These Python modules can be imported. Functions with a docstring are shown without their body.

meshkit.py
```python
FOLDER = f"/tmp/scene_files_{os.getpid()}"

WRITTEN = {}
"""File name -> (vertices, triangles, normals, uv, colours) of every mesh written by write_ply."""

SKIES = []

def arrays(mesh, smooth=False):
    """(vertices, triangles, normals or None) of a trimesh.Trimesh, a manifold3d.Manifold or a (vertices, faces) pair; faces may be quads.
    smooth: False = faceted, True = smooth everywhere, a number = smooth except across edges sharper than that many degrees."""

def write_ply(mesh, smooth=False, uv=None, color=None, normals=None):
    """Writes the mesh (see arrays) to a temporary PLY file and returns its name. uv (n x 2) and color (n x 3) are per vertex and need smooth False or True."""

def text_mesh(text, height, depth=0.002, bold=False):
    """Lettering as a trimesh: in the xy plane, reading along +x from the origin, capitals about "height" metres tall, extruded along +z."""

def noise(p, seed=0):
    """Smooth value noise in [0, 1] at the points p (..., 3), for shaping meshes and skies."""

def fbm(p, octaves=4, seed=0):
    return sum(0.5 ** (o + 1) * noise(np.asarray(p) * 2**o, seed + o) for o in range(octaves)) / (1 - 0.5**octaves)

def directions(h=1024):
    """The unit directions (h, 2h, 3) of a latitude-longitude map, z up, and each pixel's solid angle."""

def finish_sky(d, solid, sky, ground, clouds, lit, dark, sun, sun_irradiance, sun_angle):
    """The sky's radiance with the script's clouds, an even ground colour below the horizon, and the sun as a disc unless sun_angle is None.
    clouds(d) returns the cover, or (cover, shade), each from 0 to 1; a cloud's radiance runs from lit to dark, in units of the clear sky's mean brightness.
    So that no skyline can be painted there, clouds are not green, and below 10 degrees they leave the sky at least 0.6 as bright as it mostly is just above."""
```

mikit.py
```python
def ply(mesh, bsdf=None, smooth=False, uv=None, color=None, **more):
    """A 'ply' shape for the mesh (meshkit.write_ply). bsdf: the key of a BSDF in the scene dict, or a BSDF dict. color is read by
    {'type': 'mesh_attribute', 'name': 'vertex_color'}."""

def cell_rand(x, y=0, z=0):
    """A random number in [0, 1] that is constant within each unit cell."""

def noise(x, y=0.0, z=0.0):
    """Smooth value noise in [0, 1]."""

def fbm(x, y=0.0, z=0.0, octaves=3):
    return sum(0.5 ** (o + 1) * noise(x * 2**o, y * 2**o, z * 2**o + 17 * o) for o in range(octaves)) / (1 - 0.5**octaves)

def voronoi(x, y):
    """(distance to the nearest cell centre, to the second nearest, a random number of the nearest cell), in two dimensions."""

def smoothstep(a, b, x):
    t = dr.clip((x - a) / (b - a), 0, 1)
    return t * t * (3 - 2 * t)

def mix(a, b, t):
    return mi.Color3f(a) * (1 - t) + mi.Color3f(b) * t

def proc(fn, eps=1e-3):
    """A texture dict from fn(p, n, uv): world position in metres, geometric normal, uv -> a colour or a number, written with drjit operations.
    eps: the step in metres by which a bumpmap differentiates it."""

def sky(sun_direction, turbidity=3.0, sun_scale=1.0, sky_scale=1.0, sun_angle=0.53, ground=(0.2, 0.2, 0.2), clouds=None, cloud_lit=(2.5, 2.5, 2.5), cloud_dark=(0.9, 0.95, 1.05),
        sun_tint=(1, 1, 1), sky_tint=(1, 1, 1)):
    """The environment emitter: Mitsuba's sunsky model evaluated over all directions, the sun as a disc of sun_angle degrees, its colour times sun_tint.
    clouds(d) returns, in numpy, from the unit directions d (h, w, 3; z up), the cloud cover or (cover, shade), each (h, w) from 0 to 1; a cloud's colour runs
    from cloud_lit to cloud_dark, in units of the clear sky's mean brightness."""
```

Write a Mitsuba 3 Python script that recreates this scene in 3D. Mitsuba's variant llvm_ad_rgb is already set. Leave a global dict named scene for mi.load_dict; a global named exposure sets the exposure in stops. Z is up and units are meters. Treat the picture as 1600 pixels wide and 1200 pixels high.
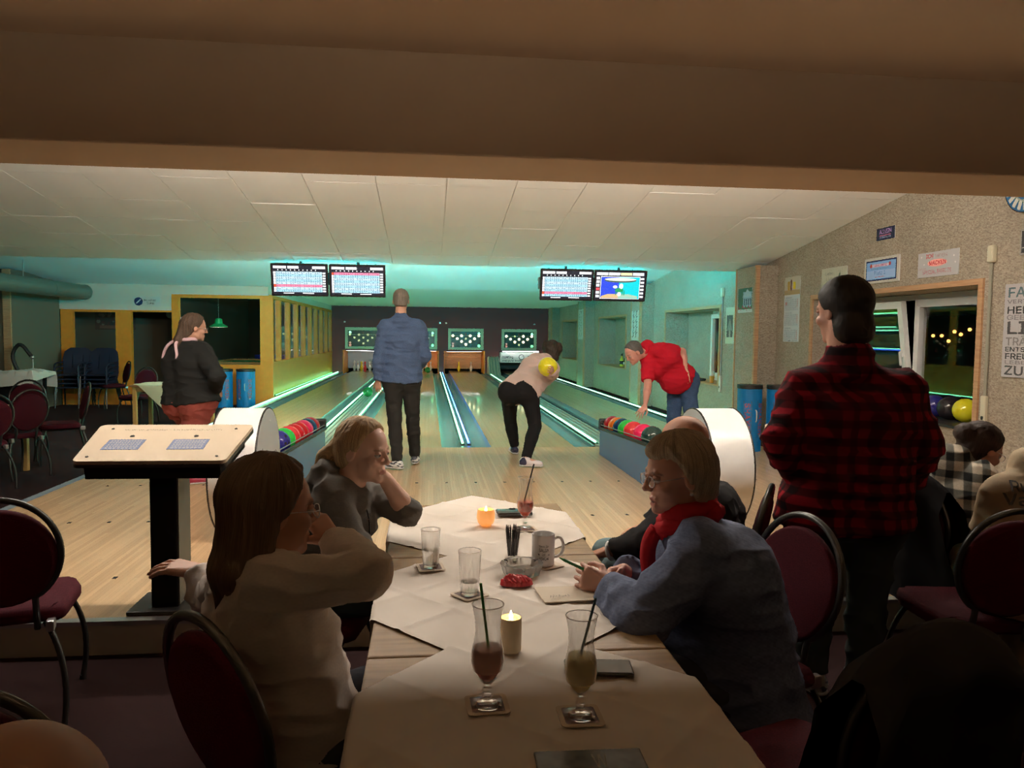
import math, random
import numpy as np, trimesh, manifold3d, shapely
import shapely.geometry as sg
import drjit as dr
import mitsuba as mi
import mikit, meshkit
from mikit import proc, noise, fbm, smoothstep, mix, cell_rand

T = mi.ScalarTransform4f
PI = math.pi
rng = random.Random(7)
scene, labels = {}, {}

# ------------------------------------------------------------------ camera, lights, exposure
exposure = 0.0
yaw, pitch, roll = 0.1091, 0.0635, 0.01135
EYE = np.array([0, 0, 1.58])
_f = np.array([math.sin(yaw) * math.cos(pitch), math.cos(yaw) * math.cos(pitch), -math.sin(pitch)])
_r = np.array([math.cos(yaw), -math.sin(yaw), 0])
_u = np.cross(_r, _f)
_up = -math.sin(roll) * _r + math.cos(roll) * _u
scene['camera'] = {'type': 'perspective', 'fov': 2 * math.degrees(math.atan(800 / 1201.19)), 'fov_axis': 'x', 'near_clip': 0.05, 'far_clip': 200.0,
                   'to_world': T().look_at(origin=EYE.tolist(), target=(EYE + _f).tolist(), up=_up.tolist())}

def emitter(rgb, weight=0.05):
    return {'type': 'area', 'radiance': {'type': 'rgb', 'value': [float(c) for c in rgb]}, 'sampling_weight': float(weight)}

L_APPROACH = (162.0, 146.0, 127.0)       # tubes on the back of the beam
L_CYAN = (1, 720, 850)             # light strip on the ceiling step over the lanes
L_STRIP_G = (1.7, 8.0, 3.9)           # strips between the lanes
L_STRIP_B = (0.10, 0.60, 5.0)
L_LANE = (230.0, 160.0, 92.0)            # white tubes behind the ceiling step
L_DINING = (16.5, 13.6, 10.4)           # lamp behind the photographer
L_PIN_WARM = (100.0, 56.0, 22.0)
L_PIN_WHITE = (55.0, 51.0, 44.0)

# ------------------------------------------------------------------ helpers
def numbered(name, d=None):
    d = scene if d is None else d
    def taken(k):
        return k in d or k in labels or any(x.startswith(k + '__') for x in d)
    if not taken(name):
        return name
    i = 1
    while taken(f'{name}_{i:03d}'):
        i += 1
    return f'{name}_{i:03d}'

def lab(key, label=None, cat=None, group=None, kind=None):
    e = labels.setdefault(key, {})
    for k, v in (('label', label), ('category', cat), ('group', group), ('kind', kind)):
        if v:
            e[k] = v
    return key

_used = set()
def newkey(name):
    """the next free key; parts: parent__name"""
    if name not in _used:
        _used.add(name); return name
    i = 1
    while f'{name}_{i:03d}' in _used:
        i += 1
    k = f'{name}_{i:03d}'; _used.add(k); return k

def thing(name, label, cat, group=None):
    return lab(newkey(name), label, cat, group)

def obj(name, mesh, mat, parent=None, smooth=False, label=None, emit=None, weight=0.05, uv=None, color=None, kind=None):
    k = newkey((parent + '__' if parent else '') + name)
    d = mesh if isinstance(mesh, dict) else mikit.ply(mesh, mat, smooth=smooth, uv=uv, color=color)
    if emit is not None:
        d = {**d, 'emitter': emitter(emit, weight)}
    scene[k] = d
    if label or kind:
        lab(k, label, kind=kind)
    return k

def single(name, mesh, mat, label, cat, group=None, **kw):
    k = obj(name, mesh, mat, **kw)
    return lab(k, label, cat, group)

def struct(name, mesh, mat, label=None, parent=None, **kw):
    k = obj(name, mesh, mat, parent, **kw)
    if parent is None:
        lab(k, label, kind='structure')
    return k

def copies(src, label, M, group=None, cat=None):
    """a copy of a thing and all its parts, under the next number, moved by M"""
    base = src
    k = thing(src, label or labels[src].get('label'), cat or labels[src].get('category'), group or labels[src].get('group'))
    for q in [q for q in scene if q == base or q.startswith(base + '__')]:
        nk = k + q[len(base):]
        _used.add(nk)
        d = dict(scene[q])
        d['to_world'] = T(M.tolist()) if 'to_world' not in d else T(M.tolist()) @ d['to_world']
        scene[nk] = d
        if q != base and q in labels:
            labels[nk] = dict(labels[q])
    return k

def place(src, M):
    for q in [q for q in scene if q == src or q.startswith(src + '__')]:
        scene[q]['to_world'] = T(M.tolist())

def mat4(loc=(0, 0, 0), rz=0, rx=0, s=1):
    M = trimesh.transformations.euler_matrix(rx, 0, 0) if rx else np.eye(4)
    R = trimesh.transformations.rotation_matrix(rz, [0, 0, 1]) @ M
    S = np.eye(4); S[:3, :3] *= s
    R = R @ S
    R[:3, 3] = loc
    return R

cat_ = trimesh.util.concatenate
def move(m, loc=(0, 0, 0), rz=0, rx=0, s=1):
    m = m.copy(); m.apply_transform(mat4(loc, rz, rx, s)); return m

def box(x0, x1, y0, y1, z0, z1):
    m = trimesh.creation.box((abs(x1 - x0), abs(y1 - y0), abs(z1 - z0)))
    m.apply_translation(((x0 + x1) / 2, (y0 + y1) / 2, (z0 + z1) / 2))
    return m

def man(m):
    me = m.to_mesh()
    return trimesh.Trimesh(me.vert_properties[:, :3], me.tri_verts, process=False)

def rbox(x0, x1, y0, y1, z0, z1, r=0.01, n=8):
    """rounded box"""
    r = min(r, abs(x1 - x0) / 2.01, abs(y1 - y0) / 2.01, abs(z1 - z0) / 2.01)
    s = manifold3d.Manifold.sphere(r, n)
    pts = [s.translate((x, y, z)) for x in (x0 + r, x1 - r) for y in (y0 + r, y1 - r) for z in (z0 + r, z1 - r)]
    return man(manifold3d.Manifold.batch_hull(pts))

def cyl(p0, p1, r, n=20, r1=None):
    p0, p1 = np.array(p0, float), np.array(p1, float)
    L = np.linalg.norm(p1 - p0)
    if r1 is None:
        m = trimesh.creation.cylinder(r, L, sections=n)
    else:
        m = man(manifold3d.Manifold.cylinder(L, r, r1, n)); m.apply_translation((0, 0, -L / 2))
    m.apply_transform(trimesh.geometry.align_vectors([0, 0, 1], (p1 - p0) / L))
    m.apply_translation((p0 + p1) / 2)
    return m

def tube(path, r, n=8, closed=False):
    """a swept round tube along points"""
    p = np.array(path, float); N = len(p)
    t = np.gradient(p, axis=0) if not closed else np.roll(p, -1, 0) - np.roll(p, 1, 0)
    t /= np.linalg.norm(t, axis=1, keepdims=True) + 1e-12
    a = np.cross(t[0], [0, 0, 1.0]); a = a if np.linalg.norm(a) > 1e-3 else np.cross(t[0], [1.0, 0, 0])
    A = []
    for i in range(N):
        a = a - t[i] * (a @ t[i]); a /= np.linalg.norm(a); A.append(a)
    A = np.array(A); B = np.cross(t, A)
    ang = np.arange(n) * 2 * PI / n
    rr = np.broadcast_to(r, (N,))[:, None, None]
    v = p[:, None] + rr * (np.cos(ang)[None, :, None] * A[:, None] + np.sin(ang)[None, :, None] * B[:, None])
    K = N if closed else N - 1
    f = []
    for i in range(K):
        j = (i + 1) % N
        for k in range(n):
            l = (k + 1) % n
            f += [[i * n + k, i * n + l, j * n + l], [i * n + k, j * n + l, j * n + k]]
    v = v.reshape(-1, 3)
    if not closed:
        v = np.vstack([v, p[0], p[-1]])
        for k in range(n):
            l = (k + 1) % n
            f += [[N * n, l, k], [N * n + 1, (N - 1) * n + k, (N - 1) * n + l]]
    m = trimesh.Trimesh(v, f, process=False)
    return m

def smoothpath(pts, n=6):
    from scipy.interpolate import CubicSpline
    p = np.array(pts, float); t = np.r_[0, np.cumsum(np.linalg.norm(np.diff(p, axis=0), axis=1))]
    return CubicSpline(t, p)(np.linspace(0, t[-1], n * len(p)))

def lathe(profile, n=28):
    """profile of (r, z) turned about z"""
    p = np.array(profile, float)
    ang = np.arange(n) * 2 * PI / n
    v = np.stack([p[:, None, 0] * np.cos(ang), p[:, None, 0] * np.sin(ang), np.repeat(p[:, 1:2], n, 1)], -1).reshape(-1, 3)
    f = []
    for i in range(len(p) - 1):
        for k in range(n):
            l = (k + 1) % n
            f += [[i * n + k, i * n + l, (i + 1) * n + l], [i * n + k, (i + 1) * n + l, (i + 1) * n + k]]
    m = trimesh.Trimesh(v, f, process=False)
    m.merge_vertices(); m.update_faces(m.nondegenerate_faces()); return m

def extrude(poly, h, axis='z', at=0.0):
    """shapely polygon extruded: axis z: (x,y); axis x: polygon in (y,z); axis y: polygon in (x,z)"""
    m = trimesh.creation.extrude_polygon(poly, h, engine='earcut')
    v = m.vertices.copy()
    if axis == 'x':
        m.vertices = np.stack([v[:, 2], v[:, 0], v[:, 1]], 1)
        m.apply_translation((at, 0, 0))
    elif axis == 'y':
        m.vertices = np.stack([v[:, 0], v[:, 2], v[:, 1]], 1); m.invert()
        m.apply_translation((0, at, 0))
    else:
        m.apply_translation((0, 0, at))
    return m

def rrect(x0, x1, y0, y1, r=0.01, q=4):
    r = min(r, (x1 - x0) / 2.01, (y1 - y0) / 2.01)
    return sg.box(x0 + r, y0 + r, x1 - r, y1 - r).buffer(r, quad_segs=q)

class Print:
    """flat print: coloured shapes in one mesh with vertex colours; u to the right, v up, each layer 0.2 mm prouder"""
    def __init__(s):
        s.V, s.F, s.C, s.n, s.layer = [], [], [], 0, 0
    def tri(s, v2, f, col, dz=None):
        z = (s.layer if dz is None else dz) * 0.0002
        s.V.append(np.c_[v2, np.full(len(v2), z)]); s.F.append(np.asarray(f) + s.n); s.C.append(np.tile(col, (len(v2), 1))); s.n += len(v2)
    def rect(s, x0, y0, x1, y1, col):
        s.tri(np.array([[x0, y0], [x1, y0], [x1, y1], [x0, y1]], float), [[0, 1, 2], [0, 2, 3]], col)
    def rects(s, items, col):
        for r in items: s.rect(*r, col)
    def poly(s, p, col):
        for g in getattr(p, 'geoms', [p]):
            v, f = trimesh.creation.triangulate_polygon(g, engine='earcut')
            f = np.asarray(f); a = np.cross(v[f[:, 1]] - v[f[:, 0]], v[f[:, 2]] - v[f[:, 0]])
            f[a < 0] = f[a < 0][:, ::-1]
            s.tri(v, f, col)
    def circle(s, x, y, r, col, ry=None):
        p = sg.Point(0, 0).buffer(1, quad_segs=5)
        s.poly(shapely.affinity.translate(shapely.affinity.scale(p, r, ry or r), x, y), col)
    def up(s, n=1):
        s.layer += n; return s
    def text(s, t, x, y, h, col, bold=True, width=None, rot=0, center=False):
        m = meshkit.text_mesh(t, h, 0.001, bold)
        top = m.face_normals[:, 2] > 0.5
        v = m.vertices[:, :2].copy(); f = m.faces[top]
        if width: v[:, 0] *= width / max(v[:, 0].max(), 1e-6)
        if center: v[:, 0] -= v[:, 0].max() / 2
        if rot:
            c, q = math.cos(rot), math.sin(rot); v = v @ np.array([[c, q], [-q, c]])
        s.tri(v + [x, y], f, col)
    def mesh(s):
        return trimesh.Trimesh(np.vstack(s.V), np.vstack(s.F), process=False), np.vstack(s.C)
    def placed(s, o, ud, vd):
        """(mesh, colours) with origin o, u direction ud, v direction vd"""
        m, c = s.mesh(); ud, vd = np.array(ud, float), np.array(vd, float); nd = np.cross(ud, vd)
        v = m.vertices
        m.vertices = np.array(o) + v[:, :1] * ud + v[:, 1:2] * vd + v[:, 2:] * nd
        return m, c

# ------------------------------------------------------------------ materials
def rgb(c): return {'type': 'rgb', 'value': [float(x) for x in c]}
def srgb(r, g, b):
    return tuple(((x / 255 + 0.055) / 1.055) ** 2.4 if x > 10 else x / 255 / 12.92 for x in (r, g, b))
def material(name, color, rough=0.6, metal=0.0, spec=0.5, bump=None, bscale=0.001, eps=1e-3, **kw):
    base = color if isinstance(color, dict) else rgb(color)
    d = {'type': 'principled', 'base_color': base, 'roughness': rough, 'metallic': metal, 'specular': spec, **kw}
    if bump is not None:
        d = {'type': 'bumpmap', 'arbitrary': proc(bump, eps=eps), 'scale': bscale, 'bsdf': d}
    d = {'type': 'twosided', 'bsdf': d}
    scene['mat_' + name] = d
    return 'mat_' + name

def glass(name, **kw):
    scene['mat_' + name] = {'type': 'dielectric', **kw}; return 'mat_' + name

def wood_fn(c0, c1, c2, board=0.03, along='y', grain=40.0, blen=2.2):
    def fn(p, n, uv):
        a, b = (p.x, p.y) if along == 'y' else (p.y, p.x)
        i = dr.floor(a / board)
        off = cell_rand(i, 3) * blen
        j = dr.floor((b + off) / blen)
        r = cell_rand(i, j, 5)
        g = fbm(a * grain * 4 + r * 50, b * 2.0 + r * 9, p.z * grain, 3)
        col = mix(c0, c1, r)
        col = mix(col, c2, dr.clip((g - 0.45) * 1.2, 0, 1))
        fx = a / board - i
        line = smoothstep(0.0, 0.06, fx) * (1 - smoothstep(0.94, 1.0, fx))
        return col * (0.82 + 0.18 * line)
    return fn

def grain_fn(c0, c1, sx=6.0, sy=6.0, sz=60.0):
    def fn(p, n, uv):
        w = fbm(p.x * sx, p.y * sy, p.z * sz, 3)
        return mix(c0, c1, dr.clip((w - 0.3) * 2.2, 0, 1))
    return fn

M = {}
M['approach'] = material('approach', proc(wood_fn((0.42, 0.275, 0.15), (0.505, 0.345, 0.195), (0.345, 0.222, 0.113), board=0.027)), 0.28, spec=0.5)
M['lane'] = material('lane', proc(wood_fn((0.40, 0.33, 0.19), (0.45, 0.37, 0.22), (0.34, 0.27, 0.15), board=0.027)), 0.06, spec=0.6, clearcoat=1.0, clearcoat_gloss=0.97)
def carpet(p, n, uv):
    a = noise(p.x * 260, p.y * 260); b = fbm(p.x * 6, p.y * 6)
    return mix((0.009, 0.0042, 0.0042), (0.019, 0.008, 0.0085), a * 0.7 + b * 0.3)
M['carpet'] = material('carpet', proc(carpet), 0.95, spec=0.1)
def plaster(p, n, uv):
    a = fbm(p.x * 3, p.y * 3, p.z * 3, 3)
    return mix((0.50, 0.44, 0.36), (0.56, 0.50, 0.42), a)
M['plaster'] = material('plaster', proc(plaster), 0.9, spec=0.2)
M['beam'] = material('beam', (0.50, 0.37, 0.25), 0.85, spec=0.2)
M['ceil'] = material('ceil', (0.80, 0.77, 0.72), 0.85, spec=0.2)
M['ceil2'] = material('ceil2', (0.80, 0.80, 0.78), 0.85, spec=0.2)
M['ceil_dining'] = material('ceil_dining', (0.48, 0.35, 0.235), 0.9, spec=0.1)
def fabric(p, n, uv):
    a = fbm(p.x * 55 + p.y * 55, p.y * 30 - p.z * 60, p.z * 75, 2); b = fbm(p.y * 3, p.z * 3)
    return mix((0.235, 0.195, 0.145), (0.43, 0.375, 0.30), dr.clip(a * 1.5 - 0.25, 0, 1)) * (0.88 + 0.24 * b)
M['fabric'] = material('fabric', proc(fabric), 0.95, spec=0.1)
M['wood'] = material('wood', proc(grain_fn((0.40, 0.18, 0.055), (0.52, 0.26, 0.09))), 0.45)
M['wood_edge'] = material('wood_edge', proc(grain_fn((0.42, 0.235, 0.12), (0.52, 0.31, 0.17))), 0.6)
def chip(p, n, uv):
    a = fbm(p.x * 14 + p.y * 14, p.z * 14, p.y * 3, 3)
    return mix((0.74, 0.22, 0.025), (0.88, 0.30, 0.04), a)
M['pine'] = material('pine', proc(chip), 0.4)
M['maroon'] = material('maroon', (0.20, 0.046, 0.055), 0.6)
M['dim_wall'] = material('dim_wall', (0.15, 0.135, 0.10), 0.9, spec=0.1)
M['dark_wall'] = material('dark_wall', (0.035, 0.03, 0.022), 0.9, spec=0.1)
M['white'] = material('white', (0.66, 0.65, 0.63), 0.35)
M['white_wall'] = material('white_wall', (0.60, 0.55, 0.46), 0.8, spec=0.2)
M['pvc'] = material('pvc', (0.78, 0.78, 0.76), 0.3)
M['black'] = material('black', (0.012, 0.011, 0.012), 0.45)
M['black_matte'] = material('black_matte', (0.005, 0.005, 0.0055), 0.9, spec=0.05)
M['steel'] = material('steel', (0.55, 0.55, 0.56), 0.3, metal=0.9)
M['gutter'] = material('gutter', (0.10, 0.19, 0.21), 0.3, spec=0.6)
M['cap'] = material('cap', (0.05, 0.09, 0.105), 0.2, spec=0.7)
M['rail'] = material('rail', (0.36, 0.45, 0.42), 0.35, metal=0.4)
M['duct'] = material('duct', (0.14, 0.18, 0.15), 0.4, metal=0.3)
M['vcol'] = material('vcol', {'type': 'mesh_attribute', 'name': 'vertex_color'}, 0.6)
M['vcol_gloss'] = material('vcol_gloss', {'type': 'mesh_attribute', 'name': 'vertex_color'}, 0.18, clearcoat=0.6)
M['vcol_matte'] = material('vcol_matte', {'type': 'mesh_attribute', 'name': 'vertex_color'}, 0.95, spec=0.1)
scene['mat_pane'] = {'type': 'thindielectric', 'int_ior': 1.5}; M['pane'] = 'mat_pane'
M['glass'] = glass('glass', int_ior=1.5)
M['beige'] = material('beige', (0.50, 0.40, 0.29), 0.4)
M['grey'] = material('grey', (0.33, 0.33, 0.35), 0.4)
M['blue_panel'] = material('blue_panel', (0.055, 0.135, 0.29), 0.35)
M['blue_bin'] = material('blue_bin', (0.006, 0.19, 0.48), 0.4)
M['trim_blue'] = material('trim_blue', (0.16, 0.21, 0.25), 0.5)
M['navy'] = material('navy', (0.012, 0.014, 0.035), 0.5)
# ------------------------------------------------------------------ the setting
F = 0.165          # the approach and the lanes lie one step above the dining floor
FOUL, DECK = 9.6, 28.5
WX, WX2, PX = 4.62, 5.10, 4.33   # right wall, back of its window recesses, face of its pilasters
def zc(y): return 2.994 - 0.131 * (y - 7.09)           # main sloping ceiling
YE = 10.65

struct('floor', box(-9.2, 5.2, -3.0, 17.2, -0.12, 0.0), M['carpet'], 'dark burgundy carpet of the dining area and the raised room')
ap = box(-3.27, WX - 0.001, 3.87, FOUL, 0.0, F)
struct('approach', ap, M['approach'], 'pale maple approach in front of the bowling lanes')
struct('step_riser', cat_([box(-9.2, WX - 0.001, 3.85, 3.869, 0.0, F - 0.02)]), M['white_wall'], 'pale riser of the step up to the approach')
struct('step_nosing', box(-3.27, WX - 0.001, 3.845, 3.90, F - 0.018, F + 0.004), M['steel'], 'metal nosing along the edge of the step')
struct('trim_1', box(-3.34, -3.272, 3.85, 17.15, 0.0, F + 0.006), M['trim_blue'], 'grey blue edge strip between approach and carpet')
# approach marker dots
dots = []
for yy in (4.55, 5.9, 7.3):
    for xx in np.arange(-2.9, 4.3, 0.28):
        dots.append(box(xx - 0.012, xx + 0.012, yy - 0.02, yy + 0.02, F, F + 0.0006))
obj('marker_dot', cat_(dots), M['black'], 'approach', kind='stuff')

# lanes: bed, gutters, division caps, rails
lanes = [(-2.842, -1.775), (-0.893, 0.174), (0.80, 1.867), (2.85, 3.92)]
for i, (a, b) in enumerate(lanes):
    struct('lane', box(a, b, FOUL, DECK + 1.6, 0.02, F), M['lane'], f'polished bowling lane, number {i+1} from the left')
def gutter_mesh(a, b):
    n = 10; t = np.linspace(0, PI, n)
    cx, r = (a + b) / 2, abs(b - a) / 2
    prof = [(cx - r * math.cos(q), F - 0.004 - 0.075 * math.sin(q)) for q in t]
    poly = sg.Polygon(prof + [(b, 0.03), (a, 0.03)])
    return extrude(poly, DECK + 0.8 - FOUL, 'y', FOUL)
gut = [(-3.077, -2.842), (-1.775, -1.54), (-1.128, -0.893), (0.174, 0.409), (0.565, 0.80), (1.867, 2.102), (2.615, 2.85), (3.92, 4.15)]
for a, b in gut:
    struct('lane_gutter', gutter_mesh(a, b), M['gutter'], 'dark teal gutter along a bowling lane', smooth=35)
# division between lanes 2 and 3, at the walls
def capbox(a, b, z=F + 0.012): return box(a, b, FOUL - 0.0, DECK + 0.8, 0.02, z)
struct('lane_division', capbox(0.409, 0.565, F), M['cap'], 'dark cap between the two middle lanes')
struct('lane_division', capbox(-3.27, -3.077), M['cap'], 'dark cap at the left side of the lanes')
struct('lane_division', capbox(4.15, 4.31), M['cap'], 'dark cap at the right wall side of the lanes')
struct('lane_ledge', box(4.312, WX - 0.001, FOUL, DECK + 0.8, 0.0, F - 0.02), M['carpet'], 'dark ledge along the foot of the right wall')
for (a, b), sides in (((-1.54, -1.128), 'left'), ((2.102, 2.615), 'right')):
    d = struct('lane_division', box(a, b, FOUL, DECK + 0.8, 0.02, F - 0.05), M['cap'], f'ball return track between the {sides} pair of lanes')
    w = b - a
    for k in range(5):
        x = a + w * (0.2 + 0.6 * k / 4)
        obj('rail', box(x - 0.024, x + 0.024, FOUL + 0.05, DECK, F - 0.055, F + 0.004), M['rail'], d)
    for x in (a + 0.012, b - 0.012):
        obj('edge', box(x - 0.02, x + 0.02, FOUL, DECK, F - 0.055, F + 0.012), M['cap'], d)
def strip(x, y0, rgbv, label, z=F + 0.028):
    t = thing('light_strip', label, 'light strip', 'light strips beside the lanes')
    obj('channel', box(x - 0.024, x + 0.024, y0 - 0.06, DECK - 0.2, z - 0.04, z - 0.014), M['black'], t)
    obj('tube', cyl((x, y0, z - 0.002), (x, DECK - 0.25, z - 0.002), 0.014, 8), M['white'], t, emit=rgbv, weight=3, label='glowing tube')
strip(-3.23, FOUL, L_STRIP_G, 'green glowing light strip along the left edge of the lanes')
strip(-1.518, FOUL + 1.9, L_STRIP_G, 'green glowing light strip left of the ball return track behind the left ball rack')
strip(-1.150, FOUL + 0.3, L_STRIP_G, 'green glowing light strip right of the ball return track between the left lanes')
strip(0.447, FOUL + 0.25, L_STRIP_G, 'green glowing light strip on the middle lane division, left one of the pair')
strip(0.527, FOUL + 0.25, L_STRIP_B, 'blue glowing light strip on the middle lane division')
strip(2.20, FOUL + 0.3, L_STRIP_G, 'green glowing light strip beside the ball return track between the right lanes')
strip(4.17, FOUL + 1.5, L_STRIP_G, 'green glowing light strip along the foot of the right wall')

# main ceiling: sloping board field with square panels
def slope_box(x0, x1, y0, y1, f, t0, t1):
    """a slab whose underside follows f(y) + t0 and whose top follows f(y) + t1"""
    poly = sg.Polygon([(y0, f(y0) + t0), (y1, f(y1) + t0), (y1, f(y1) + t1), (y0, f(y0) + t1)])
    return extrude(poly, x1 - x0, 'x', x0)
ce = struct('ceiling', slope_box(-8.3, WX - 0.001, 3.9, YE, zc, 0.014, 0.10), M['ceil'], 'white sloping ceiling over the approach')
xs = [-3.07 + 0.647 * k for k in range(-8, 13)]
xs = [-8.29] + [x for x in xs if -8.2 < x < WX - 0.1] + [WX - 0.004]
ys = [5.93, 6.62, 7.3, 8.03, 8.72, 9.41, 10.1, YE]
for j in range(len(ys) - 1):
    for i in range(len(xs) - 1):
        d = rng.uniform(-0.0035, 0.0035)
        obj('panel', slope_box(xs[i] + 0.003, xs[i + 1] - 0.003, ys[j] + 0.003, ys[j + 1] - 0.003, zc, d, 0.0139), M['ceil'], ce)
struct('ceiling_edge', box(-8.3, WX - 0.001, YE + 0.001, YE + 0.09, zc(YE), 3.3), M['ceil2'], 'edge where the ceiling steps up over the lanes')
Y2, Z2 = 17.1, 2.57
def zc2(y): return 3.17 + (Z2 - 3.17) * (y - YE) / (Y2 - YE)
struct('ceiling_001', slope_box(-8.3, WX - 0.001, YE + 0.001, Y2, zc2, 0.0, 0.1), M['ceil2'], 'ceiling sloping down over the lanes in cyan light')
struct('ceiling_002', box(-8.3, WX - 0.001, Y2 + 0.001, DECK + 0.1, Z2, Z2 + 0.1), M['ceil2'], 'low ceiling over the far ends of the lanes')
# beam and dining ceiling
bm = extrude(rrect(3.4, 3.9, 2.355, 3.5, 0.012), WX + 9.2 - 0.001, 'x', -9.2)
struct('ceiling_beam', bm, M['beam'], 'deep beige ceiling beam between the dining area and the lanes', smooth=40)
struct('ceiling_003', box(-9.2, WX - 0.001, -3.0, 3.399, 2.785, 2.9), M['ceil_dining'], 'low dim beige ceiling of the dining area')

# lights of the room
fx = thing('ceiling_lamp', 'long light trough hidden behind the ceiling beam, left one', 'lamp', 'light troughs behind the beam')
obj('housing', box(-3.0, -0.05, 4.52, 4.68, 2.93, 2.98), M['white'], fx)
obj('tube', cyl((-2.95, 4.6, 2.90), (-0.1, 4.6, 2.90), 0.028, 10), M['white'], fx, emit=L_APPROACH, weight=30)
for x in (-2.6, -0.5): obj('rod', cyl((x, 4.6, 2.98), (x, 4.6, zc(4.6) + 0.02), 0.008, 6), M['steel'], fx)
copies(fx, 'long light trough hidden behind the ceiling beam, right one', mat4((3.6, 0, 0)))
for xa, xb, w_ in ((-2.0, -0.62, 'left'), (1.58, 2.98, 'right')):
    fc = thing('colour_light', f'cyan light bar behind the {w_} pair of screens, shining up at the ceiling', 'lamp')
    obj('trough', extrude(sg.Polygon([(10.74, 2.24), (10.90, 2.24), (10.90, 2.335), (10.89, 2.335), (10.89, 2.25), (10.75, 2.25), (10.75, 2.40), (10.74, 2.40)]), xb - xa + 0.06, 'x', xa - 0.03), M['black'], fc)
    obj('tube', cyl((xa, 10.82, 2.34), (xb, 10.82, 2.34), 0.045, 12), M['white'], fc, emit=L_CYAN, weight=12)
    for x in (xa - 0.031, xb + 0.026): obj('end_cap', box(x, x + 0.005, 10.74, 10.90, 2.24, 2.40), M['black'], fc)
    for x in (xa + 0.1, xb - 0.1): obj('bracket', box(x - 0.01, x + 0.01, 10.735, 10.739, 2.25, zc(YE)), M['black'], fc)
fl = thing('lane_lamp', 'warm white light trough behind the ceiling step, shining down the lanes', 'lamp')
obj('housing', box(-3.25, 1.1, 10.85, 11.05, 2.86, 2.90), M['white'], fl)
obj('tube', cyl((-3.2, 10.95, 2.83), (1.0, 10.95, 2.83), 0.025, 10), M['white'], fl, emit=L_LANE, weight=22)
for x in (-2.9, -1.0, 0.8): obj('rod', cyl((x, 10.95, 2.901), (x, 10.95, zc2(10.95) + 0.01), 0.008, 6), M['steel'], fl)
fd = thing('pendant_lamp', 'warm pendant lamp over the tables behind the photographer', 'lamp')
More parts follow.
